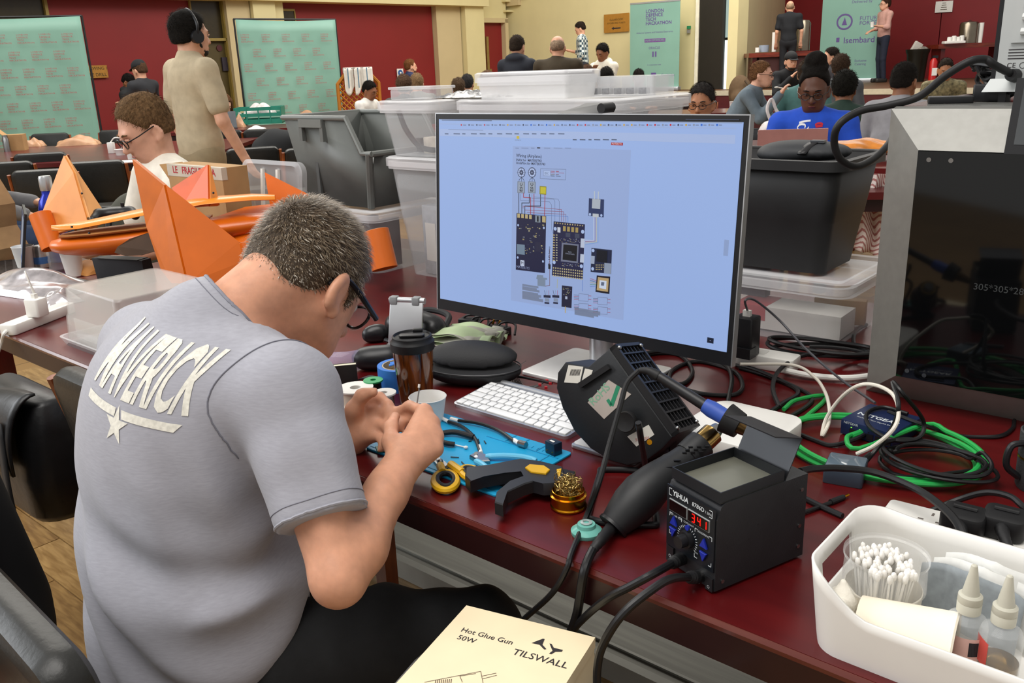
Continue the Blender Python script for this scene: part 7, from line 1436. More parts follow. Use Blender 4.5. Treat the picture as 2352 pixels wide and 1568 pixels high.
crumple('paper_parcel', 'open brown paper bag beside the girl\'s laptop', 'paper bag', on(545, 292), .22, .14, .17, M('kraft_shiny', '#b58a68'), 35); crumple('white_cloth', 'white cloth hanging off the table edge by the crate', 'cloth', on(590, 296), .2, .14, .05, m_white, 36); cup(522, 300, 'small white cup by the girl\'s laptop')
jkP = fl(628, 300, 8.6); jk_ = thing('jacket', 'black jacket heaped over a chair left of the grey crate', 'jacket', jkP, 0); SDF().ell((0, 0, .62), (.24, .18, .26), None, .05).ell((.12, 0, .74), (.16, .14, .14), None, .05).ell((-.1, -.02, .45), (.18, .15, .22), None, .05).cut((0, 0, .2), (0, 0, -1), .02).fn(lambda X, Y, Z, G: G-.01*np.sin(24*X+9*Z)).build('cloth', M('jacket_black', '#17191c', .85), jk_, .018)
# ---- right side small things
for px, py, lab in ((1474, 232, 'paper cup beside the reading man'), (1531, 226, 'left of two cups on the table below the banner'), (1549, 224, 'right of two cups on the table below the banner'), (1682, 252, 'brown paper cup left of the white bag'), (1712, 254, 'brown paper cup next to the white carrier bag')): cup(px, py, lab, .75, .04, .10)
wbg = thing('carrier_bag', 'white plastic carrier bag with handles beside the woman in blue', 'carrier bag', fl(1790, 300, 6.6)+Vector((0, 0, .75)), 0)
SDF().ell((0, 0, .09), (.16, .12, .10), None, .03).ell((.05, 0, .15), (.10, .09, .08), None, .03).cut((0, 0, .003), (0, 0, -1), .004).fn(lambda X, Y, Z, G: G-.006*np.sin(45*X+20*Z)*np.sin(30*Z+13*Y)).build('bag', M('bag_white', '#d9d2d0'), wbg, .012); MB().tube(cr([(-.06, 0, .15), (-.1, 0, .26), (-.07, .0, .33), (-.03, 0, .25), (.02, 0, .19)], 6), .012, 6).build('handle', M('bag_white', '#d9d2d0'), wbg)
pk = thing('laptop', 'rose coloured laptop lid facing away from the woman in blue', 'laptop', atd(1815, 372, 4.45), -.13); pk.location.z = .75
PKM = MW_(pk.location, -.13); MB().box(-.17, .17, 0, .22, 0, .012).build('base', M('rose_metal', '#c08a84', .35, .4), pk); MB().at(Tr(0, 0, .01) @ Rx(.08)).box(-.17, .17, -.006, .0, 0, .275).build('lid', M('rose_metal', '#c08a84'), pk)
bbg = thing('black_pouch', 'black tech pouch with buckle strap lying on the black crate', 'pouch', TP(.125, 1.18, 1.1525), TA+.1)
SDF().ell((0, 0, .02), (.10, .07, .024), None, .02).ell((-.045, 0, .014), (.07, .065, .022), None, .02).cut((0, 0, .002), (0, 0, -1), .004).build('pouch', M('pouch_grey', '#2d2f32', .6, var=.08), bbg, .007); MB().grid(lambda u, v: (.0+.02*v+.03*u, -.075+.11*u, .008+.034*math.sin(math.pi*min(1, .12+u*.8))), 14, 2).solid('strap', m_black, bbg, .003); MB().cbox((.03, -.02, .044), (.03, .02, .006)).build('buckle', M('buckle_grey', '#4a4c50', .3), bbg)
obg = thing('orange_packet', 'crumpled orange packet beside the printer', 'packet', atd(1985, 352, 3.2), -.3); obg.location.z = max(.75, obg.location.z)
SDF().ell((0, 0, .02), (.14, .10, .03), None, .02).fn(lambda X, Y, Z, G: G-.006*np.sin(60*X+35*Y)*np.sin(50*Y+11*X)).build('packet', M('packet_orange', '#d07f2c', .35, var=.25, vs=14), obg, .008)
ob2 = thing('side_table', 'small table behind the printer carrying the orange packet', 'table', (obg.location.x, obg.location.y, 0), -.5); zz_ = obg.location.z-.012; MB().box(-.3, .3, -.25, .25, zz_-.03, zz_-.012).build('table_top', m_mahog, ob2)
for sx in (-.26, .26):
    for sy in (-.21, .21): MB().box(sx-.02, sx+.02, sy-.02, sy+.02, 0, zz_-.03).build('leg', m_mahog, ob2)
shP = fl(2010, 400, 4.35); shp = thing('striped_shirt', 'red and white striped shirt hanging over a chair by the printer', 'shirt', shP, -.35)
m_str = M('stripe_cloth', '#d8bdb8', .8, var=0); nt = m_str.node_tree; wv = nt.nodes.new('ShaderNodeTexWave'); wv.inputs['Scale'].default_value = 22; wv.bands_direction = 'DIAGONAL'; rp_ = nt.nodes.new('ShaderNodeValToRGB'); rp_.color_ramp.interpolation = 'CONSTANT'; rp_.color_ramp.elements[0].color = lin('#a8706c'); rp_.color_ramp.elements[1].color = lin('#ddcfc8'); rp_.color_ramp.elements[1].position = .32
tc_ = [n for n in nt.nodes if n.type == 'TEX_COORD'][0]; nt.links.new(tc_.outputs['Object'], wv.inputs['Vector']); nt.links.new(wv.outputs['Fac'], rp_.inputs[0]); nt.links.new(rp_.outputs[0], nt.nodes['Principled BSDF'].inputs['Base Color'])
MB().grid(lambda u, v: (-.16+.3*u+.015*math.sin(9*v), -.05+.035*math.sin(7*u*3+3*v)+.05*v, .88-.42*v-.10*u*v), 26, 22).solid('cloth', m_str, shp, .006)
# ---- lattice screen, towels
lsP = fl(832, 300, 14.2); lsc = thing('lattice_screen', 'orange brown wooden lattice screen against the red wall', 'lattice screen', lsP, .35); m_lat = M('lattice_wood', '#a8681c', .5)
lw_, lh_ = .66, 1.42
MB().tube([(-lw_/2, 0, 0), (-lw_/2, 0, lh_-.2), (-lw_/2+.18, 0, lh_), (lw_/2-.18, 0, lh_), (lw_/2, 0, lh_-.2), (lw_/2, 0, 0)], .03, 6).build('frame', m_lat, lsc)
for k in range(-12, 13):
    for sg_ in (1, -1):
        P = []
        for t in np.linspace(-1.2, 1.2, 49):
            x = k*.085+t*.7*sg_; z_ = .75+t*.7
            if abs(x) < lw_/2-.01 and .02 < z_ < lh_-.02-max(0, abs(x)-(lw_/2-.18)): P.append((x, .006*sg_, z_))
        if len(P) > 1: MB().tube([P[0], P[-1]], .013, 4).build('slat', m_lat, lsc)
for k, (x_, lab) in enumerate(((-.13, 'left white towel with blue edge on the lattice screen'), (.03, 'middle white towel hanging on the lattice screen'), (.17, 'right white towel on the lattice screen'))):
    tw_ = thing('towel', lab, 'towel', lsP+Vector((x_, -.05*1, lh_+.035)), .35); MB().grid(lambda u, v: (-.08+.15*u, -.04+.012*math.sin(u*9+k), -.34*v-.08*v*math.sin(u*4+k)), 10, 10).grid(lambda u, v: (-.08+.15*u, .04, -.1*v), 4, 3).grid(lambda u, v: (-.08+.15*u, -.04+.08*v, .003), 4, 3).solid('terry', M('towel_white', '#dcd8d0', .9), tw_, .012); MB().box(-.03, -.015, -.062, -.052, -.3, 0).build('blue_stripe', M('towel_blue', '#5a7a90', .8), tw_)
# ---- signs on the walls
def wall_thing(fr, name, label, cat, x0, y0, x1, y1, mt, dy=-.02, part='board'):
    u0, zt0 = on_wall(fr, x0, y0); u1, zb0 = on_wall(fr, x1, y1); a, ang, _ = fr; P = a+Vector((math.cos(ang), math.sin(ang), 0))*((u0+u1)/2)+Vector((math.sin(ang), -math.cos(ang), 0))*(-dy); t = thing(name, label, cat, (P.x, P.y, (zt0+zb0)/2), ang)
    w_, h_ = abs(u1-u0), abs(zt0-zb0); MB().box(-w_/2, w_/2, -.01, .01, -h_/2, h_/2).build(part, mt, t); return t, w_, h_
m_sg = M('sign_ochre', '#a9762a', .5); m_gink = M('sign_ink', '#4a3a14', .6)
W1f = (W1[0]+Vector((-math.sin(W1[1]), math.cos(W1[1]), 0))*.14, W1[1], 0)
t, w_, h_ = wall_thing(W1f, 'wall_sign', 'ochre sign on the red wall right of the left backdrop', 'sign', 190, 151, 248, 178, m_sg); text(MB(), 'DRAWING 1', Tr(0, -.0125, .05) @ Rx(math.pi/2), .07).build('sign_text', m_gink, t, 0); text(MB(), 'FIRE DRILL', Tr(0, -.0125, -.05) @ Rx(math.pi/2), .07).build('sign_text', m_gink, t, 0)
t, w_, h_ = wall_thing(W1f, 'safety_sign', 'blue and white mandatory sign near the navy shirt man', 'sign', 910, 158, 926, 188, m_white); MB().at(Tr(0, -.011, .05) @ Rx(math.pi/2)).lathe([(0, 0), (.065, 0), (.065, .004), (0, .004)], 24).build('blue_disc', M('sign_blue', '#2f5f9c', .5), t); MB().box(-.06, .06, -.013, -.01, -h_/2+.01, -h_/2+.1).build('blue_band', M('sign_blue', '#2f5f9c'), t); MB().sphere((0, -.015, .05), .025, 10).build('white_symbol', m_white, t)
t, w_, h_ = wall_thing(W2, 'wall_sign', 'wide ochre direction sign with arrow on the cream wall', 'sign', 1389.5, 34, 1446.5, 72, m_sg, -.03); text(MB(), 'CLOAKROOM', Tr(0, -.0125, h_*.18) @ Rx(math.pi/2), .055).build('sign_text', m_gink, t, 0); text(MB(), 'KITCHEN AND TOILETS', Tr(0, -.0125, 0) @ Rx(math.pi/2), .045).build('sign_text', m_gink, t, 0); MB().at(Tr(0, -.0125, -h_*.28) @ Rx(math.pi/2)).prism([(-.12, 0), (-.06, .03), (-.06, .01), (.12, .01), (.12, -.01), (-.06, -.01), (-.06, -.03)], 0, .002).build('arrow', m_ink, t)
wall_thing(W2, 'exit_notice', 'small green notice above a switch on the cream wall', 'notice', 1580, 60, 1588, 66, M('notice_green', '#2f8a5a', .5), -.03); wall_thing(W2, 'light_switch', 'small grey switch on the cream wall', 'switch', 1580, 69, 1587, 76, M('switch_grey', '#8f8a84', .5), -.03)
t, w_, h_ = wall_thing(W3, 'paper_notice', 'white paper notice on the dark red wall', 'notice', 2151, 4, 2188, 27, m_white, -.03)
for k in range(4): MB().box(-.04-.01*k, .04+.01*k, -.012, -.01, h_*.3-.045*k, h_*.3-.045*k+.012).build('print_line', m_gink, t)
# ---- backdrops and roll-up banners
m_mint = M('banner_mint', '#7ba596', .5, var=.04, vs=2, bump=.25, bs=4); m_bred = M('banner_print_red', '#a83a48', .6, var=0)
def backdrop(label, xl, xr, ytop, D_l, D_r, cols, rows, seed):
    a, b = atd(xl, ytop, D_l), atd(xr, ytop, D_r); ang = math.atan2(b.y-a.y, b.x-a.x); L = (Vector((b.x, b.y))-Vector((a.x, a.y))).length; hgt = (a.z+b.z)/2; t = thing('backdrop_banner', label, 'banner', (a.x, a.y, 0), ang)
    MB().grid(lambda u, v: (L*u, .012*math.sin(u*9+v*3)+.02*math.sin(math.pi*v)*math.sin(7*u+seed), .06+(hgt-.06)*v-.02*math.sin(math.pi*u)*(v > .95)), 24, 12).solid('fabric', m_mint, t, .006)
    for x_ in (-.02, L+.02): MB().cyl((x_, .02, 0), (x_, .02, hgt+.01), .014, n=10).build('pole', m_black, t); MB().box(x_-.02, x_+.02, -.25, .25, 0, .02).build('foot', m_black, t)
    MB().cyl((-.02, .02, hgt+.005), (L+.02, .02, hgt+.005), .014, n=10).build('top_rail', m_black, t)
    pr_ = MB(); cw = L/cols
    for r in range(rows):
        for c in range(cols+1):
            x = cw*(c+.5*(r % 2)+.22); z_ = hgt-.22-r*(hgt-.3)/rows
            if x > L-.1 or x < .02: continue
            for q, (tx, w_) in enumerate((('LONDON', .1), ('DEFENCE', .11), ('TECH', .06), ('HACKATHON', .14))): text(pr_, tx, Tr(x-.05, -.052, z_-.033*q) @ Rx(math.pi/2), .031, align_x='LEFT', res=1)
    tag(pr_.build('printed_pattern', m_bred, t, 0), 'repeated red LONDON DEFENCE TECH HACKATHON print', kind='stuff'); return t
backdrop('large mint green backdrop with red text repeats at the far left', -190, 184, 40, 11.0, 11.6, 7, 9, 1)
backdrop('mint green backdrop with red text repeats in front of the pillars', 541, 769, 45, 13.0, 14.0, 5, 9, 2)
m_pur = M('banner_print_purple', '#5d4a86', .6, var=0)
def rollup(label, x0, y0, x1, y1, D, ang, lines, zb, extra=None):
    a = atd(x0, y1, D); b = atd(x1, y1, D); c = atd((x0+x1)/2, y0, D); L = (b-a).length/max(.5, math.cos(ang)*1.0); t = thing('roll_up_banner', label, 'banner', ((a.x+b.x)/2, (a.y+b.y)/2, zb), ang); hgt = c.z-zb
    MB().box(-L/2, L/2, -.004, .004, .06, hgt).build('printed_sheet', m_mint, t); MB().rbox(L+.04, .16, 0, .08, .03, .01).build('base_cassette', m_alu, t); MB().box(-L/2, L/2, -.01, .01, hgt-.02, hgt+.01).build('top_bar', m_alu, t); MB().cyl((0, .03, .05), (0, .03, hgt), .012, n=8).build('support_pole', m_black, t)
    for (tx, x_, f, sz, bd) in lines: text(MB(), tx, Tr(x_*L, -.0055, hgt*f) @ Rx(math.pi/2), sz*L, bold=bd, align_x='LEFT' if bd >= 0 and x_ < 0 else 'CENTER').build('banner_text', m_pur, t, 0)
    return t, L, hgt
t, L, hg_ = rollup('mint roll-up banner reading LONDON DEFENCE TECH HACKATHON on the cream wall', 1452, 8, 1552, 205, 18.0, -.62, [('LONDON', -.18, .90, .082, .02), ('DEFENCE', -.18, .855, .082, .02), ('TECH', -.18, .81, .082, .02), ('HACKATHON', -.18, .765, .082, .02), ('Airborne Systems and Robotics Electronics', .0, .665, .042, 0), ('ORACLE', .0, .49, .06, 0), ('In cooperation with', .0, .30, .035, 0)], SZ)
pl_ = MB().box(-.2*L, .22*L, -.0055, -.004, hg_*.555, hg_*.595).build('purple_label', M('label_purple', '#6f4a8a', .5), t); text(MB(), 'MAIN SPONSORS', Tr(0.01*L, -.0065, hg_*.575) @ Rx(math.pi/2), .05*L).build('label_text', m_mint, t, 0); MB().box(-.04*L, -.01*L, -.0055, -.004, hg_*.39, hg_*.45).box(.015*L, .045*L, -.0055, -.004, hg_*.39, hg_*.45).build('bar_logo', m_pur, t); MB().box(-.06*L, .04*L, -.0055, -.004, hg_*.15, hg_*.21).build('square_logo', m_pur, t); text(MB(), 'Cambridge', Tr(.28*L, -.0055, hg_*.18) @ Rx(math.pi/2), .06*L).build('banner_text', m_pur, t, 0)
t, L, hg_ = rollup('tall mint banner with Future Forces and Isembard logos behind the pink shirt', 1890, -70, 2012, 181, 18.6, -.5, [('HACKATHON', -.12, .79, .10, .02), ('Delivered by', -.05, .70, .06, 0), ('FUTURE', .24, .555, .085, 0), ('FORCES', .24, .515, .085, 0), ('Isembard', -.14, .37, .13, .01), ('Exclusive', .15, .19, .05, 0), ('Catering', .15, .16, .05, 0)], SZ)
MB().at(Tr(-.14*L, -.0055, .535*hg_) @ Rx(math.pi/2)).lathe([(.10*L, 0), (.125*L, 0), (.125*L, .003), (.10*L, .003), (.10*L, 0)], 28, False, False).build('ring_logo', m_pur, t); MB().at(Tr(-.14*L, -.0055, .535*hg_) @ Rx(math.pi/2)).prism([(-.04*L, -.05*L), (.04*L, -.05*L), (0, .07*L)], 0, .002).build('arrow_logo', m_pur, t); MB().box(-.25*L, -.2*L, -.0055, -.004, .36*hg_, .40*hg_).build('flag_logo', m_pur, t)
# ---- stage furniture
def stage_pt(px, py, D): p = atd(px, py, D); return Vector((p.x, p.y, SZ))
for k, (x0, x1, yt, D, lab) in enumerate(((1716, 1862, 120, 17.0, 'dark refreshment table at the left of the stage'), (2146, 2300, 100, 17.8, 'dark refreshment table with the urn at the right of the stage'))):
    a, b = atd(x0, yt, D), atd(x1, yt, D); w_ = (b-a).length; P = (a+b)/2; hgt = P.z-SZ; t = thing('serving_table', lab, 'table', (P.x, P.y, SZ), -.12); MB().box(-w_/2, w_/2, -.35, .35, hgt-.08, hgt).build('table_top', wood('serving_wood', '#5a1c10', '#7a2c18', .35, 4, .2), t)
    for sx in (-1, 1): MB().box(sx*(w_/2-.12)-.04, sx*(w_/2-.12)+.04, -.28, .28, 0, hgt-.08).build('leg', m_mahog, t)
    if k == 0: MB().box(-w_/2+.2, w_/2, -.3, .3, .05, hgt-.08).build('skirt', M('skirt_dark', '#3a1614', .7), t)
zL, zR = atd(1748, 120, 17.2).z, atd(2200, 100, 17.8).z
def stg(name, label, cat, px, D, z, prof, mt, n=18, part='body'):
    p = atd(px, 100, D); t = thing(name, label, cat, (p.x, p.y, z), 0); MB().lathe(prof, n).build(part, mt, t); return t
stg('coffee_urn', 'steel coffee urn behind the uniformed man', 'urn', 1843, 17.2, zL+.0, [(0, 0), (.14, 0), (.14, .5), (.1, .56), (0, .58)], M('urn_steel', '#7d7466', .25, .9)); stg('cup_tower', 'tall stack of white cups on the left stage table', 'cup stack', 1778, 17.1, zL, [(0, 0), (.04, 0), (.045, .36), (0, .36)], m_white); stg('plate_stack', 'stack of blue grey plates on the left stage table', 'plates', 1755, 17.2, zL, [(0, 0), (.09, 0), (.1, .13), (0, .13)], M('plates_blue', '#98a4b4', .4)); stg('mug', 'white mug at the left of the stage table', 'mug', 1740, 17.1, zL, [(0, 0), (.04, 0), (.04, .09), (.035, .09), (.03, .01)], m_white)
ur = stg('tea_urn', 'large steel tea urn on the right stage table', 'urn', 2222, 17.8, zR, [(0, 0), (.18, 0), (.18, .36), (.16, .40), (.03, .43), (0, .45)], M('urn_steel', '#7d7466')); stg('cup_tower', 'tall stack of white cups right of the tea urn', 'cup stack', 2250, 17.7, zR, [(0, 0), (.04, 0), (.045, .38), (0, .38)], m_white); 
for k, px in enumerate((2180, 2190, 2200, 2208)): stg('milk_jug', ('white jug at the left end of the urn group', 'white sugar pot beside the urn jugs', 'small white milk carton before the urn', 'narrow white jug touching the urn')[k], 'jug', px, 17.6, zR, [(0, 0), (.05, 0), (.045, .12+.02*(k % 2)), (.03, .13+.02*(k % 2)), (0, .13+.02*(k % 2))], m_white)
tyP = atd(2190, 100, 17.5); ty = thing('serving_tray', 'flat white tray of napkins on the right stage table', 'tray', (tyP.x, tyP.y, zR), -.12); MB().rbox(.4, .2, 0, .05, .02, .01).build('tray', m_white, ty)
wbP = stage_pt(2110, 100, 17.3); wb2 = thing('waste_bin', 'tall black waste bin overflowing with rubbish on the stage', 'bin', wbP, 0); MB().lathe([(0, 0), (.16, 0), (.20, .52), (.22, .56), (.23, .62), (.19, .60), (.18, .5)], 24).build('bin_body', M('bin_black', '#15150f', .35), wb2); MB().at(Tr(-.03, 0, .66) @ Ry(.5)).rbox(.16, .08, -.09, .09, .01, .005).build('carton_rubbish', M('carton_grey', '#b5aea6', .7), wb2); SDF().ell((.08, 0, .60), (.12, .12, .07)).ell((-.06, .05, .58), (.1, .1, .06)).build('crumpled_rubbish', M('rubbish_grey', '#7c756c', .7, var=.3, vs=20), wb2, .02)
fxP = stage_pt(2149, 100, 16.9); fx_ = thing('fire_extinguisher', 'red fire extinguisher beside the waste bin', 'fire extinguisher', fxP, 0); fx_.location.z = SZ-.0; MB().lathe([(0, 0), (.07, 0), (.07, .38), (.03, .44), (0, .44)], 18).build('cylinder', M('ext_red', '#b01818', .3), fx_); MB().box(-.03, .07, -.02, .02, .44, .49).build('valve_handle', m_black, fx_); MB().box(-.05, .05, -.072, -.069, .12, .26).build('label', m_white, fx_)
rkP = fl(1700, 200, 15.5); rk = thing('backpack', 'brown canvas backpack leaning at the stage corner', 'backpack', (rkP.x, rkP.y, .5), -.4); SDF().ell((0, 0, .3), (.2, .14, .3), None, .05).ell((0, -.12, .2), (.14, .07, .14), None, .04).cut((0, 0, .005), (0, 0, -1), .02).build('sack', M('canvas_brown', '#5a4630', .85, var=.12), rk, .02); MB().tube(cr([(.1, -.14, .5), (.2, -.2, .35), (.18, -.16, .1)], 6), .02, 6).build('strap', M('canvas_strap', '#3d2f20', .85), rk)
MB().box(-.35, .35, -.3, .3, 0, .5).build('plinth', M('step_dark', '#3a1418')).location = (rkP.x, rkP.y, 0); pz = col.objects[-1]; tag(pz, 'dark red step block under the canvas backpack', 'step')
# ================================================================ people in the hall
SK = {'pale': '#d8a58c', 'fair': '#cf9c80', 'tan': '#a8714f', 'brown': '#8a5a3e', 'dark': '#5c3828'}
def m_sk(k): return M('skin_'+k, SK[k], .5, var=.06, vs=30, sss=.1)
def cloth(hx, bump=.2): return M('cloth_'+hx, hx, .85, var=.08, vs=18, bump=bump, bs=40)
npers = [0]
def person(label, px, py, D, yaw, sit=False, lean=0, hp_=0, hy_=0, skin='fair', top='#777777', sleeve='long', bottom='#222226', hair='short', hcol='#2a2019', armR=None, armL=None, floor=0, beard=None, glasses=None, h=None, hood=None, zoff=None, bulk=1.0, eyes=True, cap=None, topmat=None, group=None, scale=None):
    h = h or (.0105 if D < 7 else .0135)
    P = atd(px, py, D); ang = math.atan2(-P.y, -P.x)+math.radians(yaw); rz = ang-math.pi/2
    if not sit: S = (P.z-floor)/1.62; pel = .93*S
    else: S = scale or 1.0; pel = None
    ln = math.sin(lean)*.53*S; lz = math.cos(lean)*.53*S; hz_ = .155*S
    hd = Vector((0, ln+.03*S+math.sin(lean)*.06, lz+hz_))           # head centre relative to pelvis
    if sit: pel = P.z-hd.z-floor
    t = thing('person', label, 'person', (0, 0, 0), rz, group); r2 = Rz(rz); base = P-r2.to_3x3() @ Vector((hd.x, hd.y, 0)); t.location = (base.x, base.y, floor)
    pv = Vector((0, 0, pel)); N_ = pv+Vector((0, ln, lz)); hc_ = pv+hd; kh = 1.04*S if not sit else 1.03*S
    HRl = Rz(math.radians(hy_)) @ Rx(math.radians(-hp_)); Hm = Tr(*hc_) @ HRl
    def q(x, y, z): v = Hm @ Vector((x, y, z)); return (v.x, v.y, v.z)
    b = SDF(); head_sdf(b, q, HRl, kh); ears(b, q, HRl, kh)
    up = (N_-pv).normalized(); fwdv = Vector((0, math.cos(lean), -math.sin(lean)))
    b.cone(tuple(N_-up*.02*S), q(0, -.02*kh, -.06*kh), .060*S, .054*S, .02)
    LR = Rx(-lean)
    b.ell(tuple(pv+(N_-pv)*.72), (.14*S*bulk, .09*S*bulk, .2*S), LR, .03).ell(tuple(pv+(N_-pv)*.25), (.13*S*bulk, .09*S*bulk, .2*S), LR, .03)
    hang = ((.05, -.02, -.28), (.06, .07, -.50)); arms = {1: armR or hang, -1: armL or hang}; AJ = {}
    for sx in (1, -1):
        sh_ = N_-up*.055*S+Vector((sx*.185*S*bulk, 0, 0)); e, w_ = arms[sx]
        el = sh_+Vector((sx*e[0], e[1], e[2]))*S; wr = sh_+Vector((sx*w_[0], w_[1], w_[2]))*S; AJ[sx] = (sh_, el, wr)
        b.cone(tuple(N_-up*.06*S), tuple(sh_), .055*S, .05*S, .03).cone(tuple(sh_), tuple(el), .047*S, .038*S, .02).cone(tuple(el), tuple(wr), .037*S, .027*S, .015)
        d = (wr-el).normalized(); sd_ = d.cross(Vector((0, 0, 1)) if abs(d.z) < .9 else Vector((0, 1, 0))).normalized(); kn = wr+d*.075*S
        for f_ in range(4):
            o_ = sd_*(f_-1.5)*.021*S; k1 = kn+o_; b.cone(tuple(wr+o_*.5), tuple(k1), .018*S, .0125*S, .01); cu = Vector((0, 0, -.03*S)) if d.z > -.6 else Vector((0, .03*S, 0)); k2 = k1+d*.035*S+cu*.4; k3 = k2+d*.02*S+cu*.8
            b.chain([tuple(k1), tuple(k2), tuple(k3)], [.011*S, .0098*S, .0085*S], .004)
        tb = wr+d*.025*S-sd_*.028*S*sx; b.chain([tuple(wr+d*.01*S), tuple(tb), tuple(tb+d*.04*S-sd_*.008*sx)], [.016*S, .0125*S, .0095*S], .008)
    hipz = pv.z
    legs = []
    for sx in (1, -1):
        hip = pv+Vector((sx*.09*S, 0, -.0))
        if sit: kn_ = hip+Vector((sx*.04, .43*S, -.0)); an = Vector((kn_.x, kn_.y-.05, .07))
        else: kn_ = Vector((hip.x, hip.y+.02, pel*.53)); an = Vector((hip.x+sx*.01, hip.y-.02, .08))
        if an.z > kn_.z-.1: an = kn_+Vector((0, 0, -.3))
        legs.append((hip, kn_, an)); b.cone(tuple(hip), tuple(kn_), .07*S, .05*S, .02).cone(tuple(kn_), tuple(an), .048*S, .036*S, .02)
    b.build('body', m_sk(skin), t, h, 1)
    # clothes
    mt = topmat or cloth(top); c = SDF()
    c.ell(tuple(pv+(N_-pv)*.80), (.175*S*bulk, .115*S*bulk, .14*S), LR, .05).ell(tuple(pv+(N_-pv)*.5), (.165*S*bulk, .120*S*bulk, .19*S), LR, .05).ell(tuple(pv+(N_-pv)*.12), (.165*S*bulk, .122*S*bulk, .17*S), LR, .05)
    for sx in (1, -1):
        sh_, el, wr = AJ[sx]; c.cone(tuple(N_-up*.03*S), tuple(sh_), .068*S, .064*S, .04)
        if sleeve == 'long': c.cone(tuple(sh_), tuple(el), .064*S, .053*S, .03).cone(tuple(el), tuple(el.lerp(wr, .93)), .053*S, .042*S, .02)
        elif sleeve == 'rolled': c.cone(tuple(sh_), tuple(el), .062*S, .052*S, .03).cone(tuple(el), tuple(el.lerp(wr, .3)), .052*S, .048*S, .02)
        else: c.cone(tuple(sh_), tuple(sh_.lerp(el, .70)), .066*S, .062*S, .03)
    if hood: c.ell(tuple(N_+up*.02-fwdv*.05*S), (.12*S, .075*S, .055*S), LR, .04).cone(tuple(N_+Vector((-.09*S, .02, .0))), tuple(N_+Vector((.09*S, .02, .0))), .045*S, .045*S, .04)
    else: c.cone(tuple(N_-up*.03*S), tuple(N_+up*.012*S), .078*S, .068*S, .02)
    ph = npers[0]*1.7; npers[0] += 1
    c.fn(lambda X, Y, Z, G: G-.004*np.sin(24*Z+14*X+ph)*np.sin(17*X-9*Y+ph)); c.build('shirt' if not hood else 'hoodie', mt, t, h*1.1, 1)
    tr = SDF(); tr.ell(tuple(pv+Vector((0, 0, -.02))), (.16*S*bulk, .12*S*bulk, .12*S), None, .03)
    for hip, kn_, an in legs: tr.cone(tuple(hip), tuple(kn_), .088*S, .066*S, .03).cone(tuple(kn_), tuple(an), .064*S, .052*S, .02)
    tr.build('trousers', cloth(bottom), t, h*1.5, 1)
    if not sit:
        for hip, kn_, an in legs: MB().at(Tr(an.x, an.y+.05*S, 0)).rbox(.09*S, .26*S, .0, .09*S, .04, .02).build('shoe', M('shoe_dark', '#24211f'), t)
    # hair
    mh = M('hair_'+hcol, hcol, .92, var=.3, vs=90, bump=.6, bs=140, spec=.2); g = SDF(); k = kh
    if hair in ('short', 'curly', 'fade', 'bun', 'long', 'afro'):
        x_ = {'short': 1.0, 'curly': 1.1, 'fade': .97, 'bun': 1.03, 'long': 1.03, 'afro': 1.14}[hair]
        g.ell(q(0, -.016*k, .020*k), (.082*k*x_, .106*k*x_, .098*k*x_), HRl, .01).ell(q(0, -.06*k, -.035*k), (.066*k, .046*k, .052*k), HRl, .03)
        R3 = HRl.to_3x3(); g.cut(q(0, (.040 if hair == 'bun' else .056)*k, .055*k), R3 @ Vector((0, 1, -.60)), .012).cut(q(0, -.06*k, -.065*k), R3 @ Vector((0, .2, -1)), .01)
        for sx in (1, -1): g.sub(q(sx*.088*k, .012*k, -.05*k), (.024*k, .05*k, .052*k), HRl, .012)
        if hair in ('curly', 'afro'): g.fn(lambda X, Y, Z, G: G-.006*np.sin(120*X)*np.sin(120*Y)*np.sin(120*Z))
        if hair == 'bun': g.ell(q(0, -.045*k, .135*k), (.062*k, .06*k, .05*k), HRl, .01).ell(q(0, -.03*k, .10*k), (.075*k, .07*k, .03*k), HRl, .01)
        if hair == 'long': 
            for sx in (1, -1): g.chain([q(sx*.07*k, .0, .03*k), q(sx*.085*k, .01*k, -.08*k), q(sx*.08*k, .03*k, -.2*k)], [.03*k, .032*k, .018*k], .02)
            g.chain([q(0, -.08*k, .0), q(0, -.09*k, -.18*k)], [.06*k, .045*k], .02)
    elif hair == 'bald':
        g.ell(q(0, -.02*k, -.0), (.079*k, .102*k, .075*k), HRl, .01); R3 = HRl.to_3x3(); g.cut(q(0, .0, .035*k), R3 @ Vector((0, .5, 1)), .01).cut(q(0, .02*k, 0), R3 @ Vector((0, 1, -.2)), .01).cut(q(0, -.06*k, -.062*k), R3 @ Vector((0, .2, -1)), .01)
    if g.p and hair != 'none':
        g.fn(lambda X, Y, Z, G: G-.0025*np.sin(95*X+60*Z)*np.sin(80*Y+45*Z)); ho = g.build('hair', mh, t, min(h, .009), 1)
        if hair not in ('bald', 'bun') and not cap: strands(ho, Hm, HRl, 'hair_strands', 2600 if D < 7 else 900, mh, (.012 if hair == 'fade' else .02)*k, npers[0], .0, .0007 if D < 7 else .0016)
    if cap:
        cg = SDF(); cg.ell(q(0, -.012*k, .035*k), (.086*k, .106*k, .088*k), HRl, .01); R3 = HRl.to_3x3(); cg.cut(q(0, 0, .018*k), R3 @ Vector((0, 0, -1)), .006); o_ = cg.build('cap', cloth(cap), t, min(h, .009), 1)
        MB().at(Hm).grid(lambda u, v: (-.06*k+.12*k*u, .07*k+.085*k*v*(1-.6*(2*u-1)**2), .03*k-.012*k*v), 8, 5).solid('peak', cloth(cap), o_, .006)
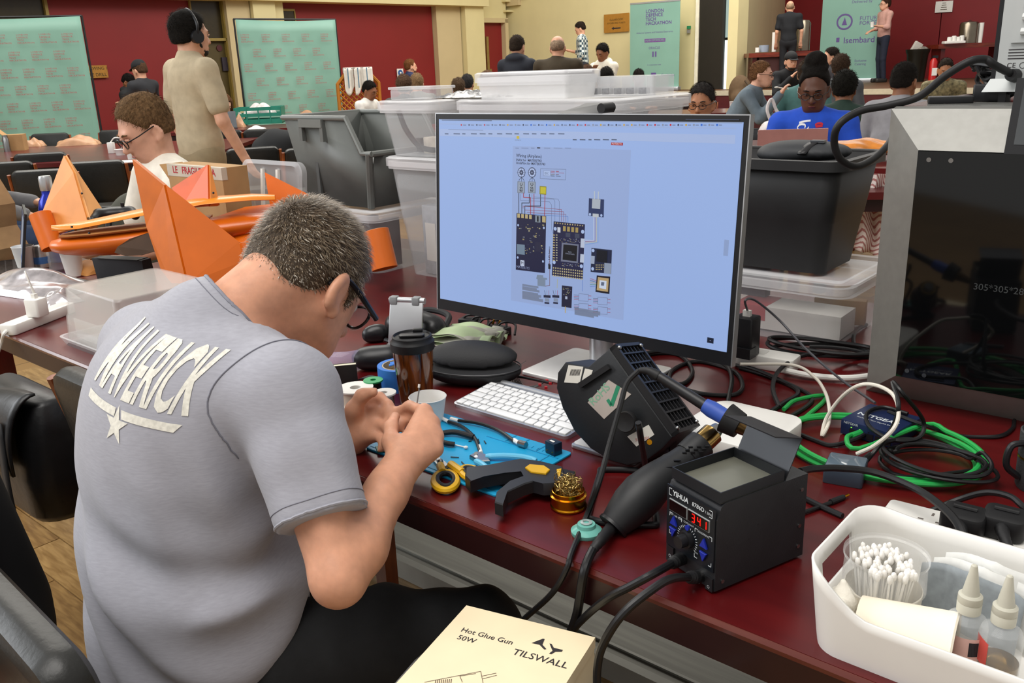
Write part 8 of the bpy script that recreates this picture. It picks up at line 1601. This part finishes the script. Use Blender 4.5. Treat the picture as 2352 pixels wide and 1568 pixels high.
    if beard:
        bg_ = SDF(); bg_.ell(q(0, .056*k, -.094*k), (.050*k, .042*k, .036*k), HRl, .02); 
        for sx in (1, -1): bg_.cone(q(sx*.068*k, .004*k, -.05*k), q(sx*.035*k, .06*k, -.105*k), .013*k, .018*k, .02)
        bg_.sub(q(0, .1*k, -.078*k), (.022*k, .02*k, .008*k), HRl, .006).sub(q(0, .1*k, -.04*k), (.05*k, .04*k, .028*k), HRl, .008); bg_.build('beard', M('hair_'+beard, beard, .7, var=.2, vs=90), t, min(h, .009), 1)
    if eyes:
        for sx in (1, -1):
            e_ = MB().at(Hm).sphere((sx*.031*k, .0835*k, -.013*k), .0125*k, 10, (1, .8, .42)).build('eye', M('eye_toned', '#8f8078', .3), t); MB().at(Hm).sphere((sx*.031*k, .0885*k, -.013*k), .0065*k, 8, (1, 1, .75)).build('iris', M('iris_dark', '#1c130e', .2), e_); MB().at(Hm).tube([(sx*.019*k, .089*k, -.009*k), (sx*.031*k, .0945*k, -.0055*k), (sx*.043*k, .087*k, -.009*k)], .0042*k, 6).build('eyelid', m_sk(skin), t)  # eye whites toned darker so they stare less
            MB().at(Hm).tube([(sx*.016*k, .0955*k, .010*k), (sx*.032*k, .0945*k, .014*k), (sx*.048*k, .084*k, .010*k)], [.003*k, .0036*k, .002*k], 6).build('eyebrow', M('hair_'+hcol, hcol), t)
        MB().at(Hm).sphere((0, .099*k, -.077*k), .02*k, 10, (1, .25, .28)).build('lips', M('lips_'+skin, {'pale': '#b8746a', 'fair': '#b0685c', 'tan': '#8c5044', 'brown': '#6e3c34', 'dark': '#6a3430'}[skin], .4), t)
    if glasses:
        gm = Tr(t.location) @ Rz(rz) @ Hm; go = thing('glasses', glasses, 'glasses'); go.matrix_world = gm
        for sx in (1, -1): MB().tube([(sx*.033*k+.024*k*math.cos(a), .108*k-.004*abs(math.cos(a)), -.016*k+.018*k*math.sin(a)) for a in [2*math.pi*i/16 for i in range(16)]], .0022*k, 5, True).build('rim', m_fr, go); MB().tube([(sx*.058*k, .104*k, -.010*k), (sx*.082*k, .06*k, -.008*k), (sx*.086*k, -.01*k, -.006*k)], .0022*k, 5).build('temple', m_fr, go)
        MB().tube([(-.01*k, .108*k, -.012*k), (.01*k, .108*k, -.012*k)], .002*k, 5).build('bridge', m_fr, go)
    t['hm'] = 0; del t['hm']
    return t, Tr(t.location) @ Rz(rz), Hm, AJ
TYPE = ((.06, .06, -.25), (-.04, .30, -.22)); LOW = ((.07, .0, -.27), (-.02, .24, -.30)); CHIN = ((.05, .12, -.25), (-.14, .20, -.02))
# near group
person('young man in white t-shirt and glasses looking down on the left', 328, 288, 3.45, -72, True, .28, 28, 0, 'pale', '#e6e0d2', 'short', '#2b2c30', 'short', '#6b5238', ((.06, .10, -.25), (.02, .34, -.30)), ((.04, .12, -.24), (.0, .36, -.28)), glasses='thin dark glasses on the young man in white', h=.008)
t, Mw, Hm, AJ = person('man in beige t-shirt walking past the red wall with headphones', 436, 72, 5.1, 118, False, .0, 5, 0, 'fair', '#b5a68a', 'short', '#8f7f62', 'short', '#15120f', ((.07, .02, -.28), (.09, .12, -.50)), beard='#1c1714', h=.009)
hpn = thing('headphones', 'black over-ear headphones on the walking man', 'headphones'); hpn.matrix_world = Mw @ Hm; MB().tube(cr([(.095, -.005, -.03), (.1, -.01, .05), (.0, -.015, .125), (-.1, -.01, .05), (-.095, -.005, -.03)], 8), .009, 8).build('headband', m_black, hpn)
for sx in (1, -1): MB().at(Tr(sx*.09, -.005, -.03) @ Ry(math.pi/2)).lathe([(0, -.016), (.036, -.016), (.038, 0), (.036, .016), (0, .016)], 18).build('ear_cup', m_black, hpn)
person('person in black hoodie looking down beside the capped man', 296, 186, 12.5, 62, False, .05, 40, 0, 'brown', '#1e1e20', 'long', '#1b1b1e', 'short', '#14100e', TYPE, TYPE, hood=True)
person('man in dark cap and charcoal sweater facing the red wall', 319, 158, 11.2, -135, False, 0, 15, 0, 'fair', '#25262b', 'long', '#202024', 'short', '#4a3526', TYPE, TYPE, cap='#17181c')
person('girl with long brown hair reading at the table below the doorway', 517, 236, 12.2, 20, True, .22, 38, 0, 'pale', '#a9a49a', 'long', '#2c2c33', 'long', '#5d3f28', CHIN, TYPE)
person('man in white jacket bending down before the lattice screen', 850, 206, 12.3, 55, True, .35, 25, 0, 'brown', '#dcdad4', 'long', '#25252a', 'short', '#17130f', TYPE, TYPE)
person('bearded man in navy shirt walking by the blue safety sign', 943, 150, 14.6, 105, False, 0, 0, 0, 'fair', '#232c4e', 'short', '#23242a', 'short', '#6d4526', beard='#5c3a22')
person('fair haired person seen from behind below the navy shirt man', 957, 190, 11.5, 185, True, .1, 5, 0, 'fair', '#6a665e', 'long', '#222222', 'short', '#7a6044', LOW, LOW, eyes=False)
person('brown haired head left of the fair haired person', 928, 196, 10.6, 175, True, .1, 0, 0, 'fair', '#4a4744', 'long', '#222222', 'curly', '#4c382a', LOW, LOW, eyes=False)
person('dark haired person seated before the cream pillar', 1074, 190, 12.5, 170, True, .1, 0, 0, 'fair', '#3b3d42', 'long', '#222222', 'short', '#2b2a2b', LOW, LOW, eyes=False)
person('brown haired seated person left of the dark haired head', 1052, 200, 11.5, 190, True, .1, 0, 0, 'fair', '#5a544c', 'long', '#222222', 'short', '#4a3a2b', LOW, LOW, eyes=False)
person('ruddy short haired person seated below the red door', 1122, 184, 11, 130, True, .1, 10, 0, 'pale', '#6d675f', 'long', '#222222', 'fade', '#5d4434', LOW, LOW)
person('man in dark navy hoodie with his back turned behind the bins', 1189, 104, 10.2, 152, False, .03, 10, 0, 'fair', '#20242e', 'long', '#23252b', 'fade', '#2c231c', TYPE, TYPE, hood=True, eyes=False)
person('balding man in brown jacket with his back to the camera', 1281, 104, 9.6, 172, False, .02, 5, 0, 'fair', '#3d3324', 'long', '#2a2622', 'bald', '#8f7a66', TYPE, TYPE, eyes=False, bulk=1.15)
m_plaid = M('plaid_cloth', '#8fa0a0', .85, var=0); _n = m_plaid.node_tree; _c = _n.nodes.new('ShaderNodeTexChecker'); _c.inputs['Scale'].default_value = 22; _c.inputs['Color1'].default_value = lin('#c3ccc8'); _c.inputs['Color2'].default_value = lin('#2f4450'); _n.links.new([q for q in _n.nodes if q.type == 'TEX_COORD'][0].outputs['Object'], _c.inputs['Vector']); _n.links.new(_c.outputs['Color'], _n.nodes['Principled BSDF'].inputs['Base Color'])
t, Mw, Hm, AJ = person('man in checked shirt holding a phone by the cream wall', 1332, 64, 16.6, -95, False, .04, 28, 0, 'fair', '#93a2a0', 'rolled', '#23262e', 'short', '#241b15', ((.03, .05, -.26), (-.02, .30, -.20)), None, floor=.5, topmat=m_plaid)
pcs = MB()
ph_ = thing('phone', 'dark phone held by the man in the checked shirt', 'phone', Mw @ (AJ[1][2]+Vector((0, .09, .02))), 0); MB().rbox(.05, .012, 0, .1, .006, .002).build('phone_body', m_black, ph_); MB().box(-.02, .02, -.008, -.006, .01, .09).build('phone_screen', M('lap_screen', '#46516a'), ph_)
t, Mw, Hm, AJ = person('man in white hooded top holding his chin in thought', 1383, 118, 12.3, -38, False, .12, 25, 0, 'brown', '#d9d3c4', 'long', '#2a2c33', 'short', '#15110e', ((.05, .15, -.22), (-.16, .22, -.03)), ((.0, .08, -.26), (-.22, .24, -.18)), hood=True)
person('brown haired seated person below the checked shirt man', 1349, 172, 11, 165, True, .1, 5, 0, 'pale', '#7d6a60', 'long', '#222222', 'short', '#4c3526', LOW, LOW, eyes=False)
person('black haired seated person below the man in white', 1393, 178, 10.4, 175, True, .1, 0, 0, 'fair', '#5b6068', 'long', '#222222', 'short', '#15120f', LOW, LOW, eyes=False)
person('man in dark grey t-shirt reading at the table under the banner', 1467, 178, 13.2, 5, True, .1, 32, 0, 'tan', '#34363a', 'short', '#25252a', 'short', '#15110e', TYPE, TYPE)
person('older man with round glasses peering over the monitor', 1611, 232, 6.0, -14, True, .1, 8, 0, 'tan', '#4a4c50', 'long', '#25252a', 'short', '#2e2a28', LOW, LOW, glasses='thin round glasses on the older man behind the monitor', h=.008)
t, Mw, Hm, AJ = person('man in blue grey sweater eating with a spoon', 1750, 168, 8.6, 78, True, .55, 5, 0, 'pale', '#66747f', 'long', '#2b2c30', 'short', '#6b4a30', ((.04, .14, -.22), (.0, .32, .02)), ((.05, .14, -.25), (.0, .34, -.25)), glasses='dark rimmed glasses on the man eating')
sp = thing('spoon', 'white plastic spoon held by the man eating', 'spoon', Mw @ (AJ[1][2]+Vector((-.03, .06, .03))), 0); MB().tube([(0, 0, 0), (-.10, 0, .02)], .005, 6).build('handle', m_white, sp); MB().sphere((-.115, 0, .022), .016, 8, (1.4, 1, .5)).build('bowl', m_white, sp)
person('bald man in black uniform with his back turned on the stage', 1815, 14, 16.4, 178, False, 0, 3, 0, 'fair', '#14161b', 'short', '#121318', 'bald', '#9a8068', ((.07, .0, -.28), (.06, .05, -.50)), None, floor=SZ, eyes=False)
person('bearded man in black cap and jacket resting his chin on his hand', 1817, 138, 12.6, 25, True, .2, 8, 0, 'fair', '#131418', 'long', '#18181c', 'short', '#241a14', CHIN, LOW, cap='#16171a', beard='#33261d')
person('dark haired man turned left behind the woman\'s bun', 1908, 128, 12.6, -75, True, .1, 5, 0, 'fair', '#34343a', 'long', '#222222', 'short', '#1d1713', LOW, LOW)
t, Mw, Hm, AJ = person('woman in bright blue t-shirt with glasses and hair in a bun', 1870, 199, 5.2, -6, True, .12, 20, 0, 'dark', '#1f4fc4', 'short', '#23242a', 'bun', '#14110f', ((.09, .05, -.24), (-.02, .27, -.28)), ((.09, .05, -.24), (-.02, .27, -.28)), glasses='clear framed glasses on the woman in blue', h=.008, scale=1.02)
pt = [c for c in t.children if c.name.startswith('shirt')][0]; bv2 = BVHTree.FromPolygons([tuple(v.co) for v in pt.data.vertices], [tuple(p.vertices) for p in pt.data.polygons]); MwI = Mw.inverted()
def shirt_print(nm, pts, mat):
    o_ = MwI @ Vector(CC); vs = []
    for p in pts:
        h_, n_, i_, d_ = bv2.ray_cast(o_, (MwI.to_3x3() @ Vector(ray(*p))).normalized())
        if h_ is None: h_, n_, i_, d_ = bv2.find_nearest(MwI @ atd(p[0], p[1], 5.0))
        vs.append(h_+n_*.003)
    return vs
def band(nm, line, w, mat):
    A = shirt_print(nm, [(x, y-w) for x, y in line], mat); B = shirt_print(nm, [(x, y+w) for x, y in line], mat); n_ = len(line); m_ = MB().add(A+B, [(i, i+1, n_+i+1, n_+i) for i in range(n_-1)]); return m_.build(nm, mat, pt, 0)
m_tw = M('tee_print_white', '#e6e8ee', .7); band('shirt_print', [(1836, 282), (1842, 280), (1848, 279), (1854, 278), (1862, 277)], 2.2, m_tw); band('shirt_print', [(1831, 294), (1836, 287), (1842, 285), (1848, 286), (1851, 289), (1848, 293)], 2.4, m_tw); band('shirt_print', [(1832, 296), (1838, 299), (1846, 300), (1853, 298), (1858, 292)], 2.2, m_tw); band('shirt_print', [(1832, 305), (1836, 303), (1840, 305)], 2.2, m_tw); band('shirt_print', [(1872, 287), (1876, 284), (1881, 283), (1886, 283), (1890, 285)], 2.2, M('tee_print_red', '#c8283c', .7)); band('shirt_print', [(1873, 290), (1878, 290), (1884, 289), (1889, 288)], 3.2, M('tee_print_red', '#c8283c'))
wb3 = thing('water_bottle', 'clear water bottle with purple cap before the woman in blue', 'bottle', atd(1891, 352, 4.5), 0); wb3.location.z = .75; MB().lathe([(0, 0), (.033, 0), (.035, .01), (.033, .08), (.035, .13), (.02, .185), (.013, .2)], 24).build('bottle_wall', clearplastic('pet_clear'), wb3); MB().lathe([(.016, .195), (.017, .225), (.008, .24), (0, .245)], 16).build('cap', M('cap_purple', '#7a5aa0', .4), wb3)
person('person with black curly hair in dark green sweater seen from behind', 1940, 200, 7.0, 172, True, .2, 5, 0, 'brown', '#23382f', 'long', '#222222', 'afro', '#15130f', LOW, LOW, eyes=False)
person('man in pale grey t-shirt with faded hair seen from behind', 2078, 182, 6.2, 155, True, .18, 10, 0, 'brown', '#8f8e92', 'short', '#222222', 'fade', '#171310', LOW, LOW, eyes=False, h=.009)
t, Mw, Hm, AJ = person('man in pink shirt holding a paper cup against the banner', 2033, 8, 17.5, -62, False, 0, 0, 0, 'fair', '#c09489', 'rolled', '#1b2030', 'short', '#3a261b', ((.06, .02, -.27), (-.02, .22, -.33)), ((.04, .05, -.27), (.02, .28, -.24)), floor=SZ, glasses='dark glasses on the man in pink')
cpz = thing('paper_cup', 'white paper cup in the hand of the man in pink', 'paper cup', Mw @ (AJ[-1][2]+Vector((0, .10, -.02))), 0); MB().lathe([(0, 0), (.03, 0), (.04, .1), (.041, .102), (.036, .1), (0, .02)], 18).build('cup_wall', M('cup_white', '#ebe9e4'), cpz)
m_camo = M('camo_cloth', '#7c7355', .85, var=.45, vs=26); person('man in camouflage jacket looking down at the right', 2172, 157, 10.6, 5, True, .15, 22, 0, 'tan', '#7c7355', 'long', '#4a4636', 'fade', '#2b231d', LOW, LOW, topmat=m_camo)
person('brown haired person in teal beside the woman\'s bun', 1853, 166, 8.8, 170, True, .15, 0, 0, 'fair', '#4f7a78', 'long', '#222222', 'short', '#3a2c22', LOW, LOW, eyes=False)
person('curly brown haired person in grey behind the woman in blue', 1932, 152, 9.4, 165, True, .15, 0, 0, 'fair', '#55585c', 'long', '#222222', 'curly', '#3c2d22', LOW, LOW, eyes=False)
person('person in grey sleeve and jeans cut off at the left edge', -62, 268, 4.9, 75, True, .15, 10, 0, 'fair', '#77777a', 'long', '#2d3f5e', 'short', '#3a2c22', ((.09, .05, -.25), (.0, .26, -.33)), LOW)
ctl = thing('game_controller', 'black handset held by the young man in white', 'controller', atd(262, 488, 2.98), .4); SDF().ell((0, 0, 0), (.07, .035, .02)).cone((-.05, -.02, 0), (-.065, -.06, -.01), .018, .014).cone((.05, -.02, 0), (.065, -.06, -.01), .018, .014).build('body', m_black, ctl, .005); MB().cyl((.03, 0, .015), (.03, 0, .03), .006, n=10).build('stick', m_rubber, ctl)
bpk = thing('backpack', 'olive grey backpack behind the young man in white', 'backpack', fl(300, 430, 4.1)+Vector((0, 0, .45)), .3); SDF().ell((0, 0, .2), (.15, .1, .24), None, .04).ell((0, -.08, .12), (.11, .06, .12), None, .04).build('sack', M('canvas_olive', '#4a4a40', .85, var=.1), bpk, .014); MB().tube(cr([(-.1, -.06, .38), (-.12, -.12, .2), (-.08, -.1, .02)], 6), .015, 6).build('strap', m_blackm, bpk)
